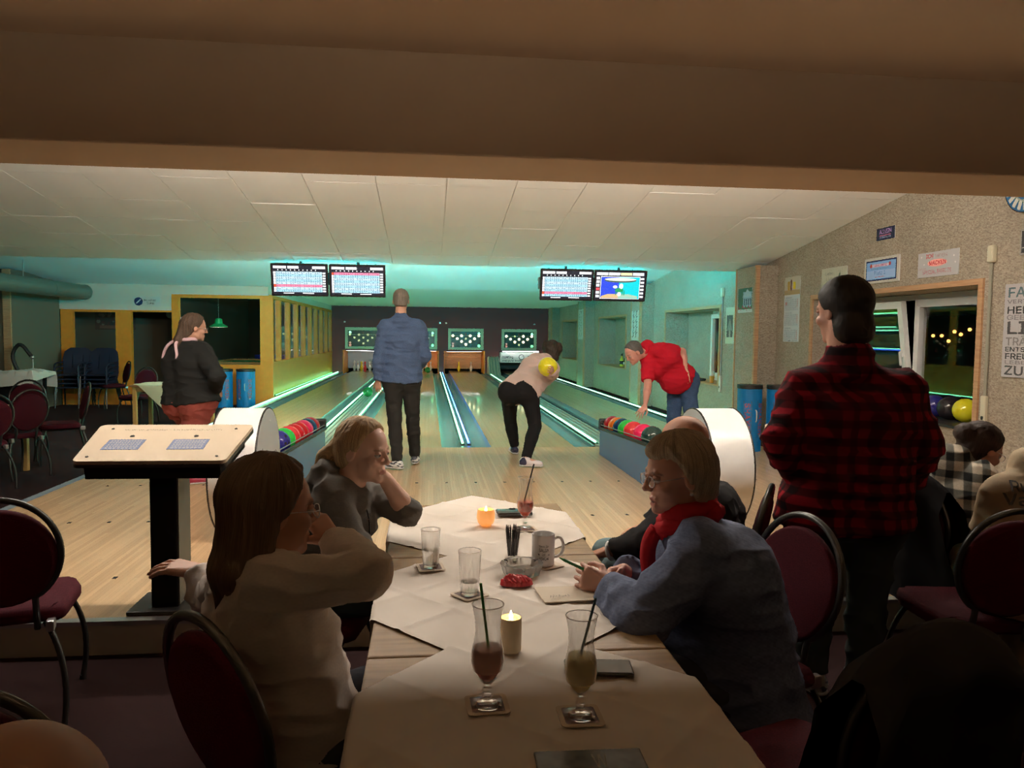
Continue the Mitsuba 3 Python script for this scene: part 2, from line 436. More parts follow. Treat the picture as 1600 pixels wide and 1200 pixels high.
obj('shade', lathe([(0.0, 0.0), (0.08, 0.01), (0.16, 0.06), (0.20, 0.15), (0.192, 0.152), (0.152, 0.068), (0.075, 0.02), (0.0, 0.01)]), M['white_wall'], fd, smooth=40)
obj('bulb', trimesh.creation.icosphere(2, 0.05).apply_translation((0, 0, 0.125)), M['white'], fd, emit=tuple(60 * c for c in L_DINING), weight=8)
obj('cord', cyl((0, 0, 0.01), (0, 0, 0.435), 0.005, 6), M['black'], fd)
place(fd, mat4((-1.7, 0.8, 2.35)))
copies(fd, 'second warm pendant lamp behind the photographer, to the right', mat4((3.5, 0, 0)))

# right wall with window recesses
wins = [(6.05, 8.86), (11.85, 14.65), (17.70, 20.55), (23.60, 26.30)]
top = [(-3.0, 2.785), (3.4, 2.785), (3.4, 3.45), (3.9, zc(3.9) + 0.03), (YE, zc(YE) + 0.03), (YE, 3.2), (Y2, Z2 + 0.03), (DECK + 0.1, Z2 + 0.03)]
poly = sg.Polygon([(-3.0, 0.0), (DECK + 0.1, 0.0)] + top[::-1])
for a, b in wins:
    poly = poly.difference(sg.box(a, 0.80, b, 2.05))
wr = struct('wall_right', extrude(poly, WX2 - WX, 'x', WX), M['fabric'], 'grey fabric covered wall right of the lanes')
for a, b in ((9.84, 10.54), (15.47, 16.18), (21.2, 22.1), (26.95, 27.6)):
    z1 = min(zc(b) if b < YE else zc2(b) if b < Y2 else Z2, 3) - 0.004
    obj('pilaster', box(PX, WX - 0.001, a, b, 0.0 if a < FOUL else F - 0.02, z1), M['fabric'], wr)
    obj('corner_strip', cat_([box(PX - 0.022, PX + 0.03, a - 0.022, a - 0.001, F, z1), box(PX - 0.022, PX - 0.001, a - 0.001, a + 0.025, F, z1), box(PX - 0.012, PX - 0.001, b - 0.03, b, F, z1)]), M['wood_edge'], wr)
struct('baseboard_right', box(WX - 0.02, WX - 0.001, 3.9, 9.83, F, F + 0.10), M['wood'], 'brown baseboard at the right wall')
for i, (a, b) in enumerate(wins):
    fr = []
    for (y0, y1, z0, z1) in ((a - 0.055, b + 0.055, 2.05, 2.10), (a - 0.055, a, 0.80, 2.0495), (b, b + 0.055, 0.80, 2.0495)):
        fr.append(box(WX - 0.02, WX + 0.03 if False else WX - 0.001, y0, y1, z0, z1))
    struct('trim_' + str(i + 2), cat_(fr), M['wood_edge'], f'wooden edging around the window recess, number {i+1} from the front')
    obj('sill_board', box(WX - 0.02, WX2 - 0.005, a + 0.002, b - 0.002, 0.801, 0.825), M['wood_edge'] if i else M['black'], 'trim_' + str(i + 2))
# back of the recess: wall part and window
def window(idx, a, b, z0, z1, sashes, tilt=None):
    w = newkey(f'window_{idx}'); lab(w, 'white framed window in the wall recess, ' + ('nearest, tilted open', 'second from the front', 'third from the front', 'farthest')[idx - 1], kind='structure')
    X = WX2 - 0.07
    o = sg.box(a, z0, b, z1).difference(sg.box(a + 0.055, z0 + 0.055, b - 0.055, z1 - 0.055))
    obj('frame', extrude(o, 0.065, 'x', X), M['pvc'], w)
    n = sashes; W = (b - a - 0.11) / n
    if n > 1:
        obj('mullion', box(X, X + 0.065, a + 0.055 + W - 0.03, a + 0.055 + W + 0.03, z0 + 0.055, z1 - 0.055), M['pvc'], w)
    for s in range(n):
        y0, y1 = a + 0.055 + s * W + 0.012, a + 0.055 + (s + 1) * W - 0.012
        so = sg.box(y0, z0 + 0.06, y1, z1 - 0.06).difference(sg.box(y0 + 0.075, z0 + 0.135, y1 - 0.075, z1 - 0.135))
        parts = [('sash', extrude(so, 0.055, 'x', X - 0.056), M['pvc']),
                 ('pane', box(X - 0.030, X - 0.026, y0 + 0.07, y1 - 0.07, z0 + 0.13, z1 - 0.13), M['pane']),
                 ('handle', cat_([box(X - 0.075, X - 0.057, y0 + 0.025, y0 + 0.055, (z0 + z1) / 2 - 0.03, (z0 + z1) / 2 + 0.04), rbox(X - 0.10, X - 0.076, y0 + 0.028, y0 + 0.052, (z0 + z1) / 2 - 0.12, (z0 + z1) / 2 + 0.03, 0.008)]), M['pvc'])]
        for nm, m, mt in parts:
            if tilt == s:
                m.apply_transform(trimesh.transformations.rotation_matrix(-0.13, [0, 1, 0], [X - 0.03, 0, z0 + 0.07]))
            if nm == 'pane':
                obj(nm, trimesh.Trimesh(*[q for q in sheet(m)], process=False), mt, w)
            else:
                obj(nm, m, mt, w)
    return w
def sheet(m):
    """the box as one flat sheet (its face towards -x)"""
    k = m.face_normals[:, 0] < -0.9
    return m.vertices, m.faces[k]
window(1, 6.08, 8.83, 0.83, 2.045, 2, tilt=1)
window(2, 11.87, 13.25, 0.83, 2.045, 1)
window(3, 17.72, 19.1, 0.83, 2.045, 1)
window(4, 23.62, 25.0, 0.83, 2.045, 1)
for i, (a, b) in enumerate(wins[1:]):
    obj('recess_panel', box(WX2 - 0.03, WX2 - 0.001, a + 1.41, b - 0.002, 0.826, 2.049), M['fabric'], wr)

# far wall: masking over the pin decks
op = [(-3.08, -1.60), (-1.10, 0.40), (0.575, 2.10), (2.60, 4.14)]
mask = sg.box(-3.44, F - 0.1, WX - 0.002, Z2 - 0.001)
for a, b in op:
    mask = mask.difference(sg.box(a, F - 0.1, b, 0.985))
struct('wall_back', extrude(mask, 0.08, 'y', DECK - 0.2), M['maroon'], 'dark maroon masking wall over the pin decks')
struct('wall_back_001', box(-3.44, WX - 0.002, DECK + 1.75, DECK + 1.85, -0.1, 1.2), M['black_matte'], 'dark wall behind the pins')
pd = [('grey', 'white'), ('pine', 'warm'), ('wood', 'warm'), ('black', None)]
for li, ((a, b), (m_, l_), (la, lb)) in enumerate(zip(op, pd, lanes)):
    t = struct('pin_deck', box(a + 0.04, b - 0.04, DECK + 1.35, DECK + 1.38, F + 0.09, 0.985), M[m_], 'cushion board behind a pin deck')
    obj('side_board', box(a - 0.01, a + 0.035, DECK - 0.1, DECK + 1.6, F - 0.05, 0.985), M['pine'] if l_ else M['black'], t)
    obj('side_board', box(b - 0.035, b + 0.01, DECK - 0.1, DECK + 1.6, F - 0.05, 0.985), M['pine'] if l_ else M['black'], t)
    obj('roof_board', box(a, b, DECK - 0.1, DECK + 1.6, 0.99, 1.01), M['black'], t)
    if l_:
        lamp = thing('pin_light', f'light tube over the pin deck of the {("first", "second", "third", "fourth")[li]} lane from the left', 'lamp', 'light tubes over the pin decks')
        obj('housing', box(a + 0.1, b - 0.1, DECK - 0.09, DECK - 0.03, 0.955, 0.985), M['black'], lamp)
        obj('tube', cyl((a + 0.12, DECK - 0.0, 0.965), (b - 0.12, DECK - 0.0, 0.965), 0.016, 8), M['white'], lamp, emit=L_PIN_WARM if l_ == 'warm' else L_PIN_WHITE, weight=1.5)

lamp = thing('sweep_light', 'light tube in front of the white sweep board', 'lamp')
obj('housing', box(2.65, 4.08, DECK - 0.62, DECK - 0.205, 1.0, 1.015), M['black'], lamp)
obj('tube', cyl((2.7, DECK - 0.58, 0.985), (4.03, DECK - 0.58, 0.985), 0.014, 8), M['white'], lamp, emit=L_PIN_WHITE, weight=1.0)
# left: partition with glass to the billiard room, half wall along the lanes
PY, HX = 17.2, -3.45
def psub(poly, *rects):
    for r in rects: poly = poly.difference(sg.box(*r))
    return poly
hp = struct('wall_left', extrude(psub(sg.box(-7.75, 2.02, HX, 2.62), (-5.40, 2.02, -3.6, 2.35)), 0.09, 'y', PY), M['white_wall'], 'pale upper wall of the glazed partition')
gp = thing('glazed_partition', 'pine framed glass partition with posts and low panels in front of the billiard room', 'partition')
lab(gp, kind='structure'); labels[gp].pop('category')
def post(x0, x1, z0=0.0, z1=2.02, name='post', d=0.02):
    obj(name, box(x0, x1, PY - d, PY + 0.09, z0, z1), M['pine'], gp)
post(-7.70, -7.46); post(-6.60, -6.28); post(-5.45, -5.30, 0.86, 2.37); post(-3.62, -3.35, 0.0, 2.37)
post(-5.30, -3.62, 2.30, 2.37, 'rail'); post(-5.30, -3.62, 0.80, 0.87, 'rail'); post(-5.50, -3.62, 0.0, 0.80, 'low_panel', 0.0)
post(-7.46, -6.60, 1.97, 2.02, 'rail'); post(-7.46, -6.60, 0.0, 0.75, 'low_panel', 0.0)
obj('pane', box(-7.46, -6.60, PY + 0.04, PY + 0.041, 0.75, 1.97), M['pane'], gp)
obj('pane', box(-5.30, -3.62, PY + 0.04, PY + 0.041, 0.87, 2.30), M['pane'], gp)
post(-6.28, -5.45, 1.985, 2.02, 'door_lintel')
hw = newkey('half_wall'); lab(hw, 'pine half wall with posts and glass beside the leftmost lane', kind='structure')
obj('low_panel', box(HX - 0.08, HX, PY + 0.09, DECK - 0.2, 0.0, 0.87), M['pine'], hw)
obj('sill', box(HX - 0.11, HX + 0.03, PY + 0.09, DECK - 0.2, 0.87, 0.92), M['pine'], hw)
obj('head', box(HX - 0.10, HX + 0.01, PY + 0.09, DECK - 0.2, 2.33, 2.40), M['pine'], hw)
obj('upper_wall', box(HX - 0.07, HX - 0.01, PY + 0.09, DECK - 0.2, 2.40, 2.569), M['white_wall'], hw)
ys_ = np.linspace(PY + 0.16, DECK - 0.32, 10)
for y in ys_[1:]:
    obj('post', box(HX - 0.09, HX + 0.01, y - 0.09, y + 0.09, 0.92, 2.33), M['pine'], hw)
    obj('pane', box(HX - 0.051, HX - 0.05, y - (ys_[1] - ys_[0]) + 0.09, y - 0.09, 0.92, 2.33), M['pane'], hw)
gs = thing('glow_strip', 'green light strip at the foot of the pine half wall', 'light strip')
obj('channel', box(HX + 0.002, HX + 0.03, PY + 0.6, DECK - 0.4, F - 0.02, F + 0.012), M['black'], gs)
obj('tube', cyl((HX + 0.035, PY + 0.6, F + 0.005), (HX + 0.035, DECK - 0.4, F + 0.005), 0.010, 8), M['white'], gs, emit=(0.5, 5.5, 0.9), weight=1.5)
# left outer wall, pillar, duct
wl = struct('wall_left_001', box(-8.35, -8.25, -3.0, 17.19, 0.0, 3.6), M['dim_wall'], 'grey wall at the far left of the room')
struct('pillar', box(-8.249, -7.72, 15.3, 17.19, 0.0, 2.7), M['dim_wall'], 'grey pillar at the left end of the glazed partition')
obj('corner_strip', box(-7.85, -7.715, 15.26, 15.299, 0.0, 2.7), M['wood_edge'], 'pillar')
DX, DZ, DR = -7.10, 2.37, 0.15
du = struct('air_duct', cyl((DX, 4.0, DZ), (DX, 16.9, DZ), DR, 28), M['duct'], 'thick dark round air duct under the ceiling at the left', smooth=40)
for y in (8, 10.5, 13.0, 15.4, 16.88):
    obj('joint_ring', cyl((DX, y, DZ), (DX, y + 0.05, DZ), DR + 0.008, 28), M['duct'], du, smooth=40)
for y in (9.0, 14.5):
    obj('hanger', cyl((DX, y, DZ + DR), (DX, y, zc(y) if y < YE else zc2(y)), 0.008, 6), M['steel'], du)
# billiard room behind
struct('floor_001', box(-9.2, HX - 0.08, PY + 0.091, DECK, -0.1, -0.001), M['carpet'], 'dark floor of the billiard room')
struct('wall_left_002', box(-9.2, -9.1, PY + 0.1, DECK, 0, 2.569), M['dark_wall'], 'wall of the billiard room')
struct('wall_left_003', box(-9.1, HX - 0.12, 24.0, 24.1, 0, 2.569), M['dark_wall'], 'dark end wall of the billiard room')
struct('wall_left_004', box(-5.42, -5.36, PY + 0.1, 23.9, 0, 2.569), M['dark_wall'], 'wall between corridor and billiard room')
# near side behind the camera
struct('wall_front', box(-9.2, WX - 0.001, -3.1, -3.001, 0.0, 2.9), M['plaster'], 'wall behind the photographer')
struct('wall_left_005', box(-9.3, -9.201, -3.0, 3.85, 0.0, 2.9), M['plaster'], 'left wall of the dining area')
# ------------------------------------------------------------------ bowling equipment
def console(cx):
    t = thing('bowling_console', 'score keypad console on a black column with two membrane keyboards, left of the long table', 'console')
    y0, z0, y1, z1 = 3.80, 0.945, 4.25, 1.066
    base = [(-0.35, 0), (0.35, 0), (0.39, 1), (-0.39, 1)]
    poly = sg.Polygon([(x, v * math.hypot(y1 - y0, z1 - z0)) for x, v in base]).buffer(-0.03).buffer(0.03, quad_segs=6)
    ang = math.atan2(z1 - z0, y1 - y0)
    M4 = mat4((cx, y0, z0), 0, ang)
    def up(m): m = m.copy(); m.apply_transform(M4); return m
    obj('keypad_plate', up(extrude(poly, 0.018)), M['beige'], t, smooth=30)
    obj('plate_edge', up(extrude(poly.buffer(0.003), 0.016, at=-0.0165)), M['black'], t, smooth=30)
    obj('housing', up(extrude(sg.Polygon([(-0.315, 0.035), (0.315, 0.035), (0.345, 0.42), (-0.345, 0.42)]), 0.075, at=-0.092)), M['black_matte'], t)
    L = 0.018
    for i, x in enumerate((-0.185, 0.125)):
        k = obj('keyboard', up(extrude(sg.box(x - 0.088, 0.135, x + 0.088, 0.262), 0.0012, at=L)), M['kb_blue'], t)
        P = Print()
        for r in range(5):
            n = 11 - (r == 4) * 3
            for q in range(n):
                xx = x - 0.076 + 0.152 * (q + 0.15) / n; yy = 0.146 + 0.0225 * (4 - r)
                P.rect(xx, yy, xx + 0.152 / n * 0.72, yy + 0.014, (0.26, 0.26, 0.28))
        m, c = P.mesh(); m.apply_translation((0, 0, L + 0.0015))
        obj('keys', up(m), M['vcol'], k, color=c, kind='stuff')
    for (x, y, r) in ((-0.30, 0.05, 0.007), (0.30, 0.05, 0.007), (-0.31, 0.405, 0.007), (0.31, 0.405, 0.007), (-0.18, 0.305, 0.011), (0.135, 0.305, 0.011)):
        obj('screw_cap', up(cyl((x, y, L), (x, y, L + 0.003), r, 14)), M['black'], t)
    P = Print(); P.text('www.pauly-bowling.com', -0.25, 0.385, 0.019, (0.20, 0.16, 0.12), bold=False, width=0.49)
    m, c = P.mesh(); m.apply_translation((0, 0, L + 0.0004)); obj('lettering', up(m), M['vcol'], t, color=c)
    obj('column', rbox(cx - 0.065, cx + 0.065, 3.98, 4.18, F + 0.02, 0.93, 0.006), M['black_matte'], t)
    obj('side_cover', box(cx + 0.0655, cx + 0.073, 3.985, 4.175, F + 0.03, 0.90), M['grey_dark'], t)
    obj('foot_plate', rbox(cx - 0.165, cx + 0.165, 3.915, 4.22, F + 0.001, F + 0.022, 0.005), M['black'], t)
    return t
M['kb_blue'] = material('kb_blue', (0.11, 0.14, 0.24), 0.4)
M['grey_dark'] = material('grey_dark', (0.085, 0.085, 0.07), 0.5)
con = console(-1.32)
c2 = copies(con, 'second score keypad console, mostly hidden behind the man in the red checked shirt', mat4((3.64, 0, 0)))

BALL = 0.108
ball_mats = {}
def ballmat(c):
    if c not in ball_mats:
        ball_mats[c] = material('ball_' + c.replace(' ', '_'), BC[c], 0.12, spec=0.6)
    return ball_mats[c]
BC = {'red': (0.55, 0.012, 0.02), 'coral red': (0.72, 0.04, 0.05), 'hot pink': (0.75, 0.02, 0.10), 'deep blue': (0.02, 0.02, 0.16), 'green': (0.03, 0.50, 0.06),
      'navy blue': (0.006, 0.03, 0.09), 'orange': (0.75, 0.16, 0.012), 'dark green': (0.012, 0.035, 0.03), 'yellow': (0.74, 0.66, 0.02), 'dark red': (0.42, 0.012, 0.02), 'emerald': (0.01, 0.16, 0.04), 'black': (0.012, 0.010, 0.014)}
_ball = trimesh.creation.icosphere(4, BALL)
def ball(c, loc, label, group=None, holes=(0.3, -0.8, 0.6)):
    t = single('bowling_ball', move(_ball, loc), ballmat(c), label, 'bowling ball', group, smooth=True)
    if holes is not None:
        h = np.array(holes, float); h /= np.linalg.norm(h); a = np.cross(h, [0, 0, 1.0]); a /= np.linalg.norm(a); b = np.cross(h, a)
        for (u, v) in ((0.022, 0.03), (-0.022, 0.03), (0.0, -0.035)):
            d = h * BALL + a * u + b * v; d = d / np.linalg.norm(d)
            p = np.array(loc)
            obj('finger_hole', cyl(p + d * (BALL - 0.004), p + d * (BALL + 0.0006), 0.012, 12), M['black'], t)
    return t

def ball_return(xc, y0, side, zs, lbl):
    """hood (a drum lying on its side) and the rack behind it"""
    R, w = 0.435, 0.15
    yc, zc_ = 5.62, 0.605
    t = thing('ball_return', lbl, 'ball return')
    obj('rim', cyl((xc - w, yc, zc_), (xc + w, yc, zc_), R, 72), M['white'], t, smooth=30)
    for s in (-1, 1):
        sg_ = obj('side_plate', cyl((xc + s * w, yc, zc_), (xc + s * (w + 0.008), yc, zc_), R - 0.004, 72), M['grey'], t, smooth=30)
        obj('edge_trim', tube([(xc + s * (w + 0.002), yc + R * math.cos(q), zc_ + R * math.sin(q)) for q in np.linspace(0, 2 * PI, 73)[:-1]], 0.006, 6, closed=True), M['black'], t, smooth=True)
        obj('screw', cyl((xc + s * (w + 0.008), yc + 0.05, zc_ + 0.34), (xc + s * (w + 0.011), yc + 0.05, zc_ + 0.34), 0.007, 10), M['steel'], t)
        P = Print(); k = (0.02, 0.02, 0.022)
        P.text('PAULY BOWLING.COM', -0.12, 0.10, 0.030, k, width=0.42)
        P.text('PAULY', -0.12, -0.085, 0.155, k, width=0.42)
        pin = sg.Polygon([(-0.045 * r, 0) if False else (a, b) for a, b in [(-0.03, -0.11), (-0.05, 0.0), (-0.03, 0.08), (-0.018, 0.13), (-0.026, 0.18), (0, 0.215), (0.026, 0.18), (0.018, 0.13), (0.03, 0.08), (0.05, 0.0), (0.03, -0.11)]]).buffer(0.008)
        P.poly(shapely.affinity.translate(shapely.affinity.scale(pin, 0.75, 0.9), -0.185, -0.0), k)
        P.circle(-0.275, -0.055, 0.05, k)
        mm, c = P.placed((xc + s * (w + 0.0085), yc - 0.02 * s, zc_ - 0.03), (0, s, 0), (0, 0, 1))
        obj('logo', mm, M['vcol'], sg_, color=c, label='black lettering PAULY with a pin and ball')
    # rack
    a, b, ya, yb = xc - 0.115, xc + 0.115, 6.0, 8.95
    sidep = sg.Polygon([(ya, F + 0.002), (yb, F + 0.002), (yb, 0.47), (ya, 0.60)])
    for s, x in ((-1, a), (1, b)):
        obj('rack_side', extrude(sidep, 0.02, 'x', x if s < 0 else x - 0.02), M['blue_panel'], t)
    obj('rack_front', box(a, b, yb, yb + 0.02, F + 0.002, 0.47), M['blue_panel'], t)
    for x in (a - 0.006, b + 0.006):
        obj('rack_rail', cat_([tube([(x, ya + 0.2, 0.605), (x, yb, 0.485)], 0.020, 8)]), M['black'], t, smooth=40)
        obj('chrome_rail', tube([(x, ya + 0.2, 0.650), (x, yb - 0.02, 0.53)], 0.005, 6), M['steel'], t, smooth=40)
    obj('rack_bed', extrude(sg.Polygon([(ya, 0.53), (yb, 0.40), (yb, 0.42), (ya, 0.55)]), b - a - 0.045, 'x', a + 0.0225), M['black'], t)
    obj('end_bumper', rbox(a - 0.02, b + 0.02, yb - 0.06, yb + 0.03, 0.48, 0.60, 0.02), M['black'], t)
    return t
ball_return(-1.29, 0, 1, 0, 'left ball return with white drum hood and blue rack, behind the keypad console')
ball_return(2.16, 0, -1, 0, 'right ball return with white drum hood and blue rack, behind the bald man')
def rz(y): return 0.594 - (y - 6.0) * 0.0441 + 0.078 - 0.005
left_balls = [('dark red', 8.62, 'dull red bowling ball at the far end of the left rack'), ('navy blue', 8.385, 'navy bowling ball in the left rack, second from its far end'), ('hot pink', 8.13, 'bright pink bowling ball next to the navy one in the left rack'),
              ('red', 7.83, 'red bowling ball beside the bright pink one in the left rack'), ('red', 7.57, 'red bowling ball in the left rack, nearer one of the two plain reds'), ('coral red', 7.31, 'coral red bowling ball beside the green one in the left rack'),
              ('green', 7.05, 'bright green bowling ball in the left rack near the white hood'), ('deep blue', 6.79, 'deep blue bowling ball half hidden by the left white hood')]
for c, y, l in left_balls:
    ball(c, (-1.29, y, rz(y) - 0.005), l, 'balls in the left rack', (0.8, -0.5, 0.3) if c == 'deep blue' else None)
right_balls = [('dark red', 8.80, 'dull red bowling ball at the far end of the right rack'), ('orange', 8.575, 'orange bowling ball in the right rack'), ('navy blue', 8.35, 'navy bowling ball in the right rack between orange and green'),
               ('green', 8.125, 'bright green bowling ball in the right rack'), ('coral red', 7.88, 'coral red bowling ball beside the green one in the right rack'), ('hot pink', 7.50, 'bright pink bowling ball in the right rack'), ('dark green', 7.20, 'dark green bowling ball at the near end of the right rack behind the bald head')]
for c, y, l in right_balls:
    ball(c, (2.16, y, rz(y) - 0.005), l, 'balls in the right rack', None)
ball('emerald', (-1.335, 17.4, F + 0.004 + BALL), 'emerald green ball rolling back on the track between the left lanes', holes=None)
ball('emerald', (-0.02, DECK - 0.35, F + BALL + 0.001), 'emerald green ball about to hit the pins of the second lane', holes=None)
ball('yellow', (1.325, 8.45, 1.232), 'bright yellow bowling ball held by the bending woman in black leggings', holes=(0.2, 0.9, 0.4))
ball('yellow', (4.93, 6.57, 0.826 + BALL), 'yellow bowling ball on the sill of the near window', 'balls on the window sill', None)
ball('black', (4.93, 6.79, 0.826 + BALL), 'black bowling ball on the near window sill beside the yellow one', 'balls on the window sill', (-0.8, -0.5, 0.3))
ball('deep blue', (4.93, 7.01, 0.826 + BALL), 'deep blue bowling ball on the near window sill behind the man in the checked shirt', 'balls on the window sill', None)

# pins
pinprof = [(0, 0), (0.026, 0), (0.029, 0.004), (0.036, 0.03), (0.050, 0.075), (0.0605, 0.115), (0.058, 0.15), (0.045, 0.19), (0.030, 0.225), (0.0235, 0.25), (0.0245, 0.28), (0.030, 0.31), (0.0325, 0.335), (0.030, 0.36), (0.020, 0.376), (0, 0.381)]
_pin = lathe(pinprof, 20)
M['pin_white'] = material('pin_white', (0.75, 0.72, 0.66), 0.25)
M['pin_yellow'] = material('pin_yellow', (0.80, 0.60, 0.03), 0.25)
M['pin_red'] = material('pin_red', (0.65, 0.03, 0.04), 0.25)
def pin(lane, dx, row, col, label):
    a, b = lanes[lane]
    y = DECK + 0.25 + row * 0.264
    m = single('bowling_pin', move(_pin, ((a + b) / 2 + dx, y, F + 0.001)), M['pin_' + col], label, 'bowling pin', f'pins of lane {lane + 1} from the left', smooth=40)
    if col == 'white':
        for z, r in ((0.262, 0.0245), (0.282, 0.0252)):
            obj('neck_band', lathe([(r - 0.002, z - 0.004), (r, z - 0.004), (r, z + 0.004), (r - 0.002, z + 0.004)], 16).apply_translation(((a + b) / 2 + dx, y, F + 0.001)), M['pin_red'], m)
s = 0.1524
pin(0, -3 * s / 1.0, 3, 'white', 'white pin, leftmost on the first lane from the left')
pin(0, -s * 2, 2, 'white', 'white pin, second from the left on the first lane from the left')
pin(0, -s, 1, 'yellow', 'yellow pin on the first lane from the left')
pin(0, 0, 0, 'red', 'red front pin on the first lane from the left')
for dx, r in ((-s, 3), (s, 1), (2 * s, 2)):
    pin(0, dx, r, 'white', 'white pin on the first lane, hidden behind the man in the denim shirt')
pin(1, s * 0.9, 1, 'white', 'white pin left of the green ball on the second lane')
pin(1, 2 * s, 2, 'white', 'white pin above the green ball on the second lane')
pin(1, 3 * s, 3, 'white', 'white pin, rightmost on the second lane')
pin(2, -0.17, 2, 'yellow', 'yellow pin standing alone at the left of the third lane')
pin(2, 3 * s - 0.15, 3, 'white', 'white pin standing alone at the right of the third lane')
# sweep board over the fourth lane
swp = thing('sweep_board', 'white sweep board lowered in front of the pins of the rightmost lane', 'sweep board')
obj('board', rbox(2.63, 4.10, DECK - 0.24, DECK - 0.21, 0.56, 0.95, 0.01), M['white'], swp)
P = Print(); k = (0.08, 0.08, 0.10)
P.text('Bowling', 0.08, 0.17, 0.09, k, width=0.42); P.circle(0.80, 0.21, 0.105, k); P.up(); P.circle(0.80, 0.21, 0.075, (0.8, 0.8, 0.8)); P.circle(0.83, 0.235, 0.03, k)
P.text('Pauly', 1.02, 0.17, 0.09, k, width=0.32); P.text('www.pauly-bowling.com', 0.08, 0.05, 0.06, k, width=0.95)
m, c = P.placed((2.64, DECK - 0.2405, 0.56), (1, 0, 0), (0, 0, 1)); obj('lettering', m, M['vcol'], swp, color=c)
obj('arm', box(2.64, 2.67, DECK - 0.209, DECK + 0.3, 0.6, 0.68), M['black'], swp); obj('arm', box(4.06, 4.09, DECK - 0.209, DECK + 0.3, 0.6, 0.68), M['black'], swp)
# ball lifts at the ends of the return tracks
def ball_lift(x, label, m1):
    t = thing('ball_lift', label, 'ball lift')
    prof = sg.Polygon([(DECK - 1.6, F), (DECK - 0.3, F), (DECK - 0.3, 0.72), (DECK - 0.45, 0.78), (DECK - 0.7, 0.74), (DECK - 1.0, 0.52), (DECK - 1.3, 0.30)])
    obj('body', extrude(prof, 0.40, 'x', x - 0.20), M[m1], t)
    for k in range(4):
        xx = x - 0.16 + k * 0.32 / 3
        obj('rib', tube([(xx, DECK - 1.6, F + 0.01), (xx, DECK - 1.3, 0.31), (xx, DECK - 1.0, 0.53), (xx, DECK - 0.7, 0.75), (xx, DECK - 0.45, 0.785)], 0.022, 6), M['rail'], t, smooth=40)
ball_lift(-1.334, 'dark ball lift at the far end of the left return track', 'cap')
ball_lift(2.36, 'pale ribbed ball lift at the far end of the right return track', 'white_wall')

# lit pin indicators on the masking wall
M['frame_pale'] = material('frame_pale', (0.62, 0.66, 0.50), 0.5)
M['board_dark'] = material('board_dark', (0.012, 0.035, 0.028), 0.3)
def indicator(x0, lit, corner, label):
    t = thing('pin_indicator', label, 'indicator board', 'lit pin indicators over the lanes')
    x1, z0, z1, y = x0 + 1.30, 1.02, 1.80, DECK - 0.2
    o = sg.box(x0, z0, x1, z1).difference(sg.box(x0 + 0.10, z0 + 0.09, x1 - 0.10, z1 - 0.11))
    obj('frame', extrude(o, 0.05, 'y', y - 0.051), M['frame_pale'], t)
    obj('board', box(x0 + 0.10, x1 - 0.10, y - 0.022, y - 0.001, z0 + 0.09, z1 - 0.11), M['board_dark'], t)
    cx = (x0 + x1) / 2; W = 0.158
    pos = [(0, 0)] + [(-1, 1), (1, 1)] + [(-2, 2), (0, 2), (2, 2)] + [(-3, 3), (-1, 3), (1, 3), (3, 3)]
    for i, (a, b) in enumerate(pos):
        p = (cx + a * W, y - 0.04, z0 + 0.20 + b * 0.105)
        on = i in lit
        obj('pin_lamp', cyl((p[0], y - 0.022, p[2]), (p[0], y - 0.05, p[2]), 0.05 if on else 0.038, 14), M['white'], t, emit=(2.6, 2.1, 1.1) if on else (0.5, 0.52, 0.12))
    for dx, dz, c, r in ((-0.47, 0.14, (0.45, 0.05, 0.03), 0.045), (-0.47, 0.23, (0.30, 0.04, 0.03), 0.04), (0.48, 0.15, (0.25, 1.6, 0.5) if corner else (0.02, 0.2, 0.12), 0.055), (0.48 if corner else -0.47, 0.60, (0.4, 1.5, 0.7), 0.05)):
        obj('signal_lamp', cyl((cx + dx, y - 0.022, z0 + dz), (cx + dx, y - 0.045, z0 + dz), r, 12), M['white'], t, emit=c)
    P = Print(); P.text('X', -0.05, -0.05, 0.085, (0.30, 0.05, 0.03))
    m, c = P.placed((cx, y - 0.0225, z1 - 0.20), (1, 0, 0), (0, 0, 1)); obj('cross', m, M['vcol'], t, color=c)
    obj('line', box(cx - 0.5, cx + 0.5, y - 0.026, y - 0.0222, z1 - 0.262, z1 - 0.255), M['frame_pale'], t)
indicator(-2.98, [], False, 'pale framed pin indicator with dim yellow lamps, leftmost on the maroon wall')
indicator(-0.97, [], True, 'pin indicator mostly hidden behind the man in the denim shirt')
indicator(0.725, [0, 1, 2, 3, 5, 6, 7, 8, 9], True, 'pin indicator with nine bright lamps over the third lane')
indicator(2.69, [2, 3, 4, 5, 6, 8, 9, 1], True, 'rightmost pin indicator, over the lane with the white sweep board')
for x in (-2.99, 0.43, 0.65, 3.9):
    b_ = single('wall_hook', cyl((x, DECK - 0.21, 1.99), (x, DECK - 0.26, 1.99), 0.035, 8), M['steel'], 'small pale fixing on the maroon wall above the indicators', 'fixing', 'fixings on the maroon wall')

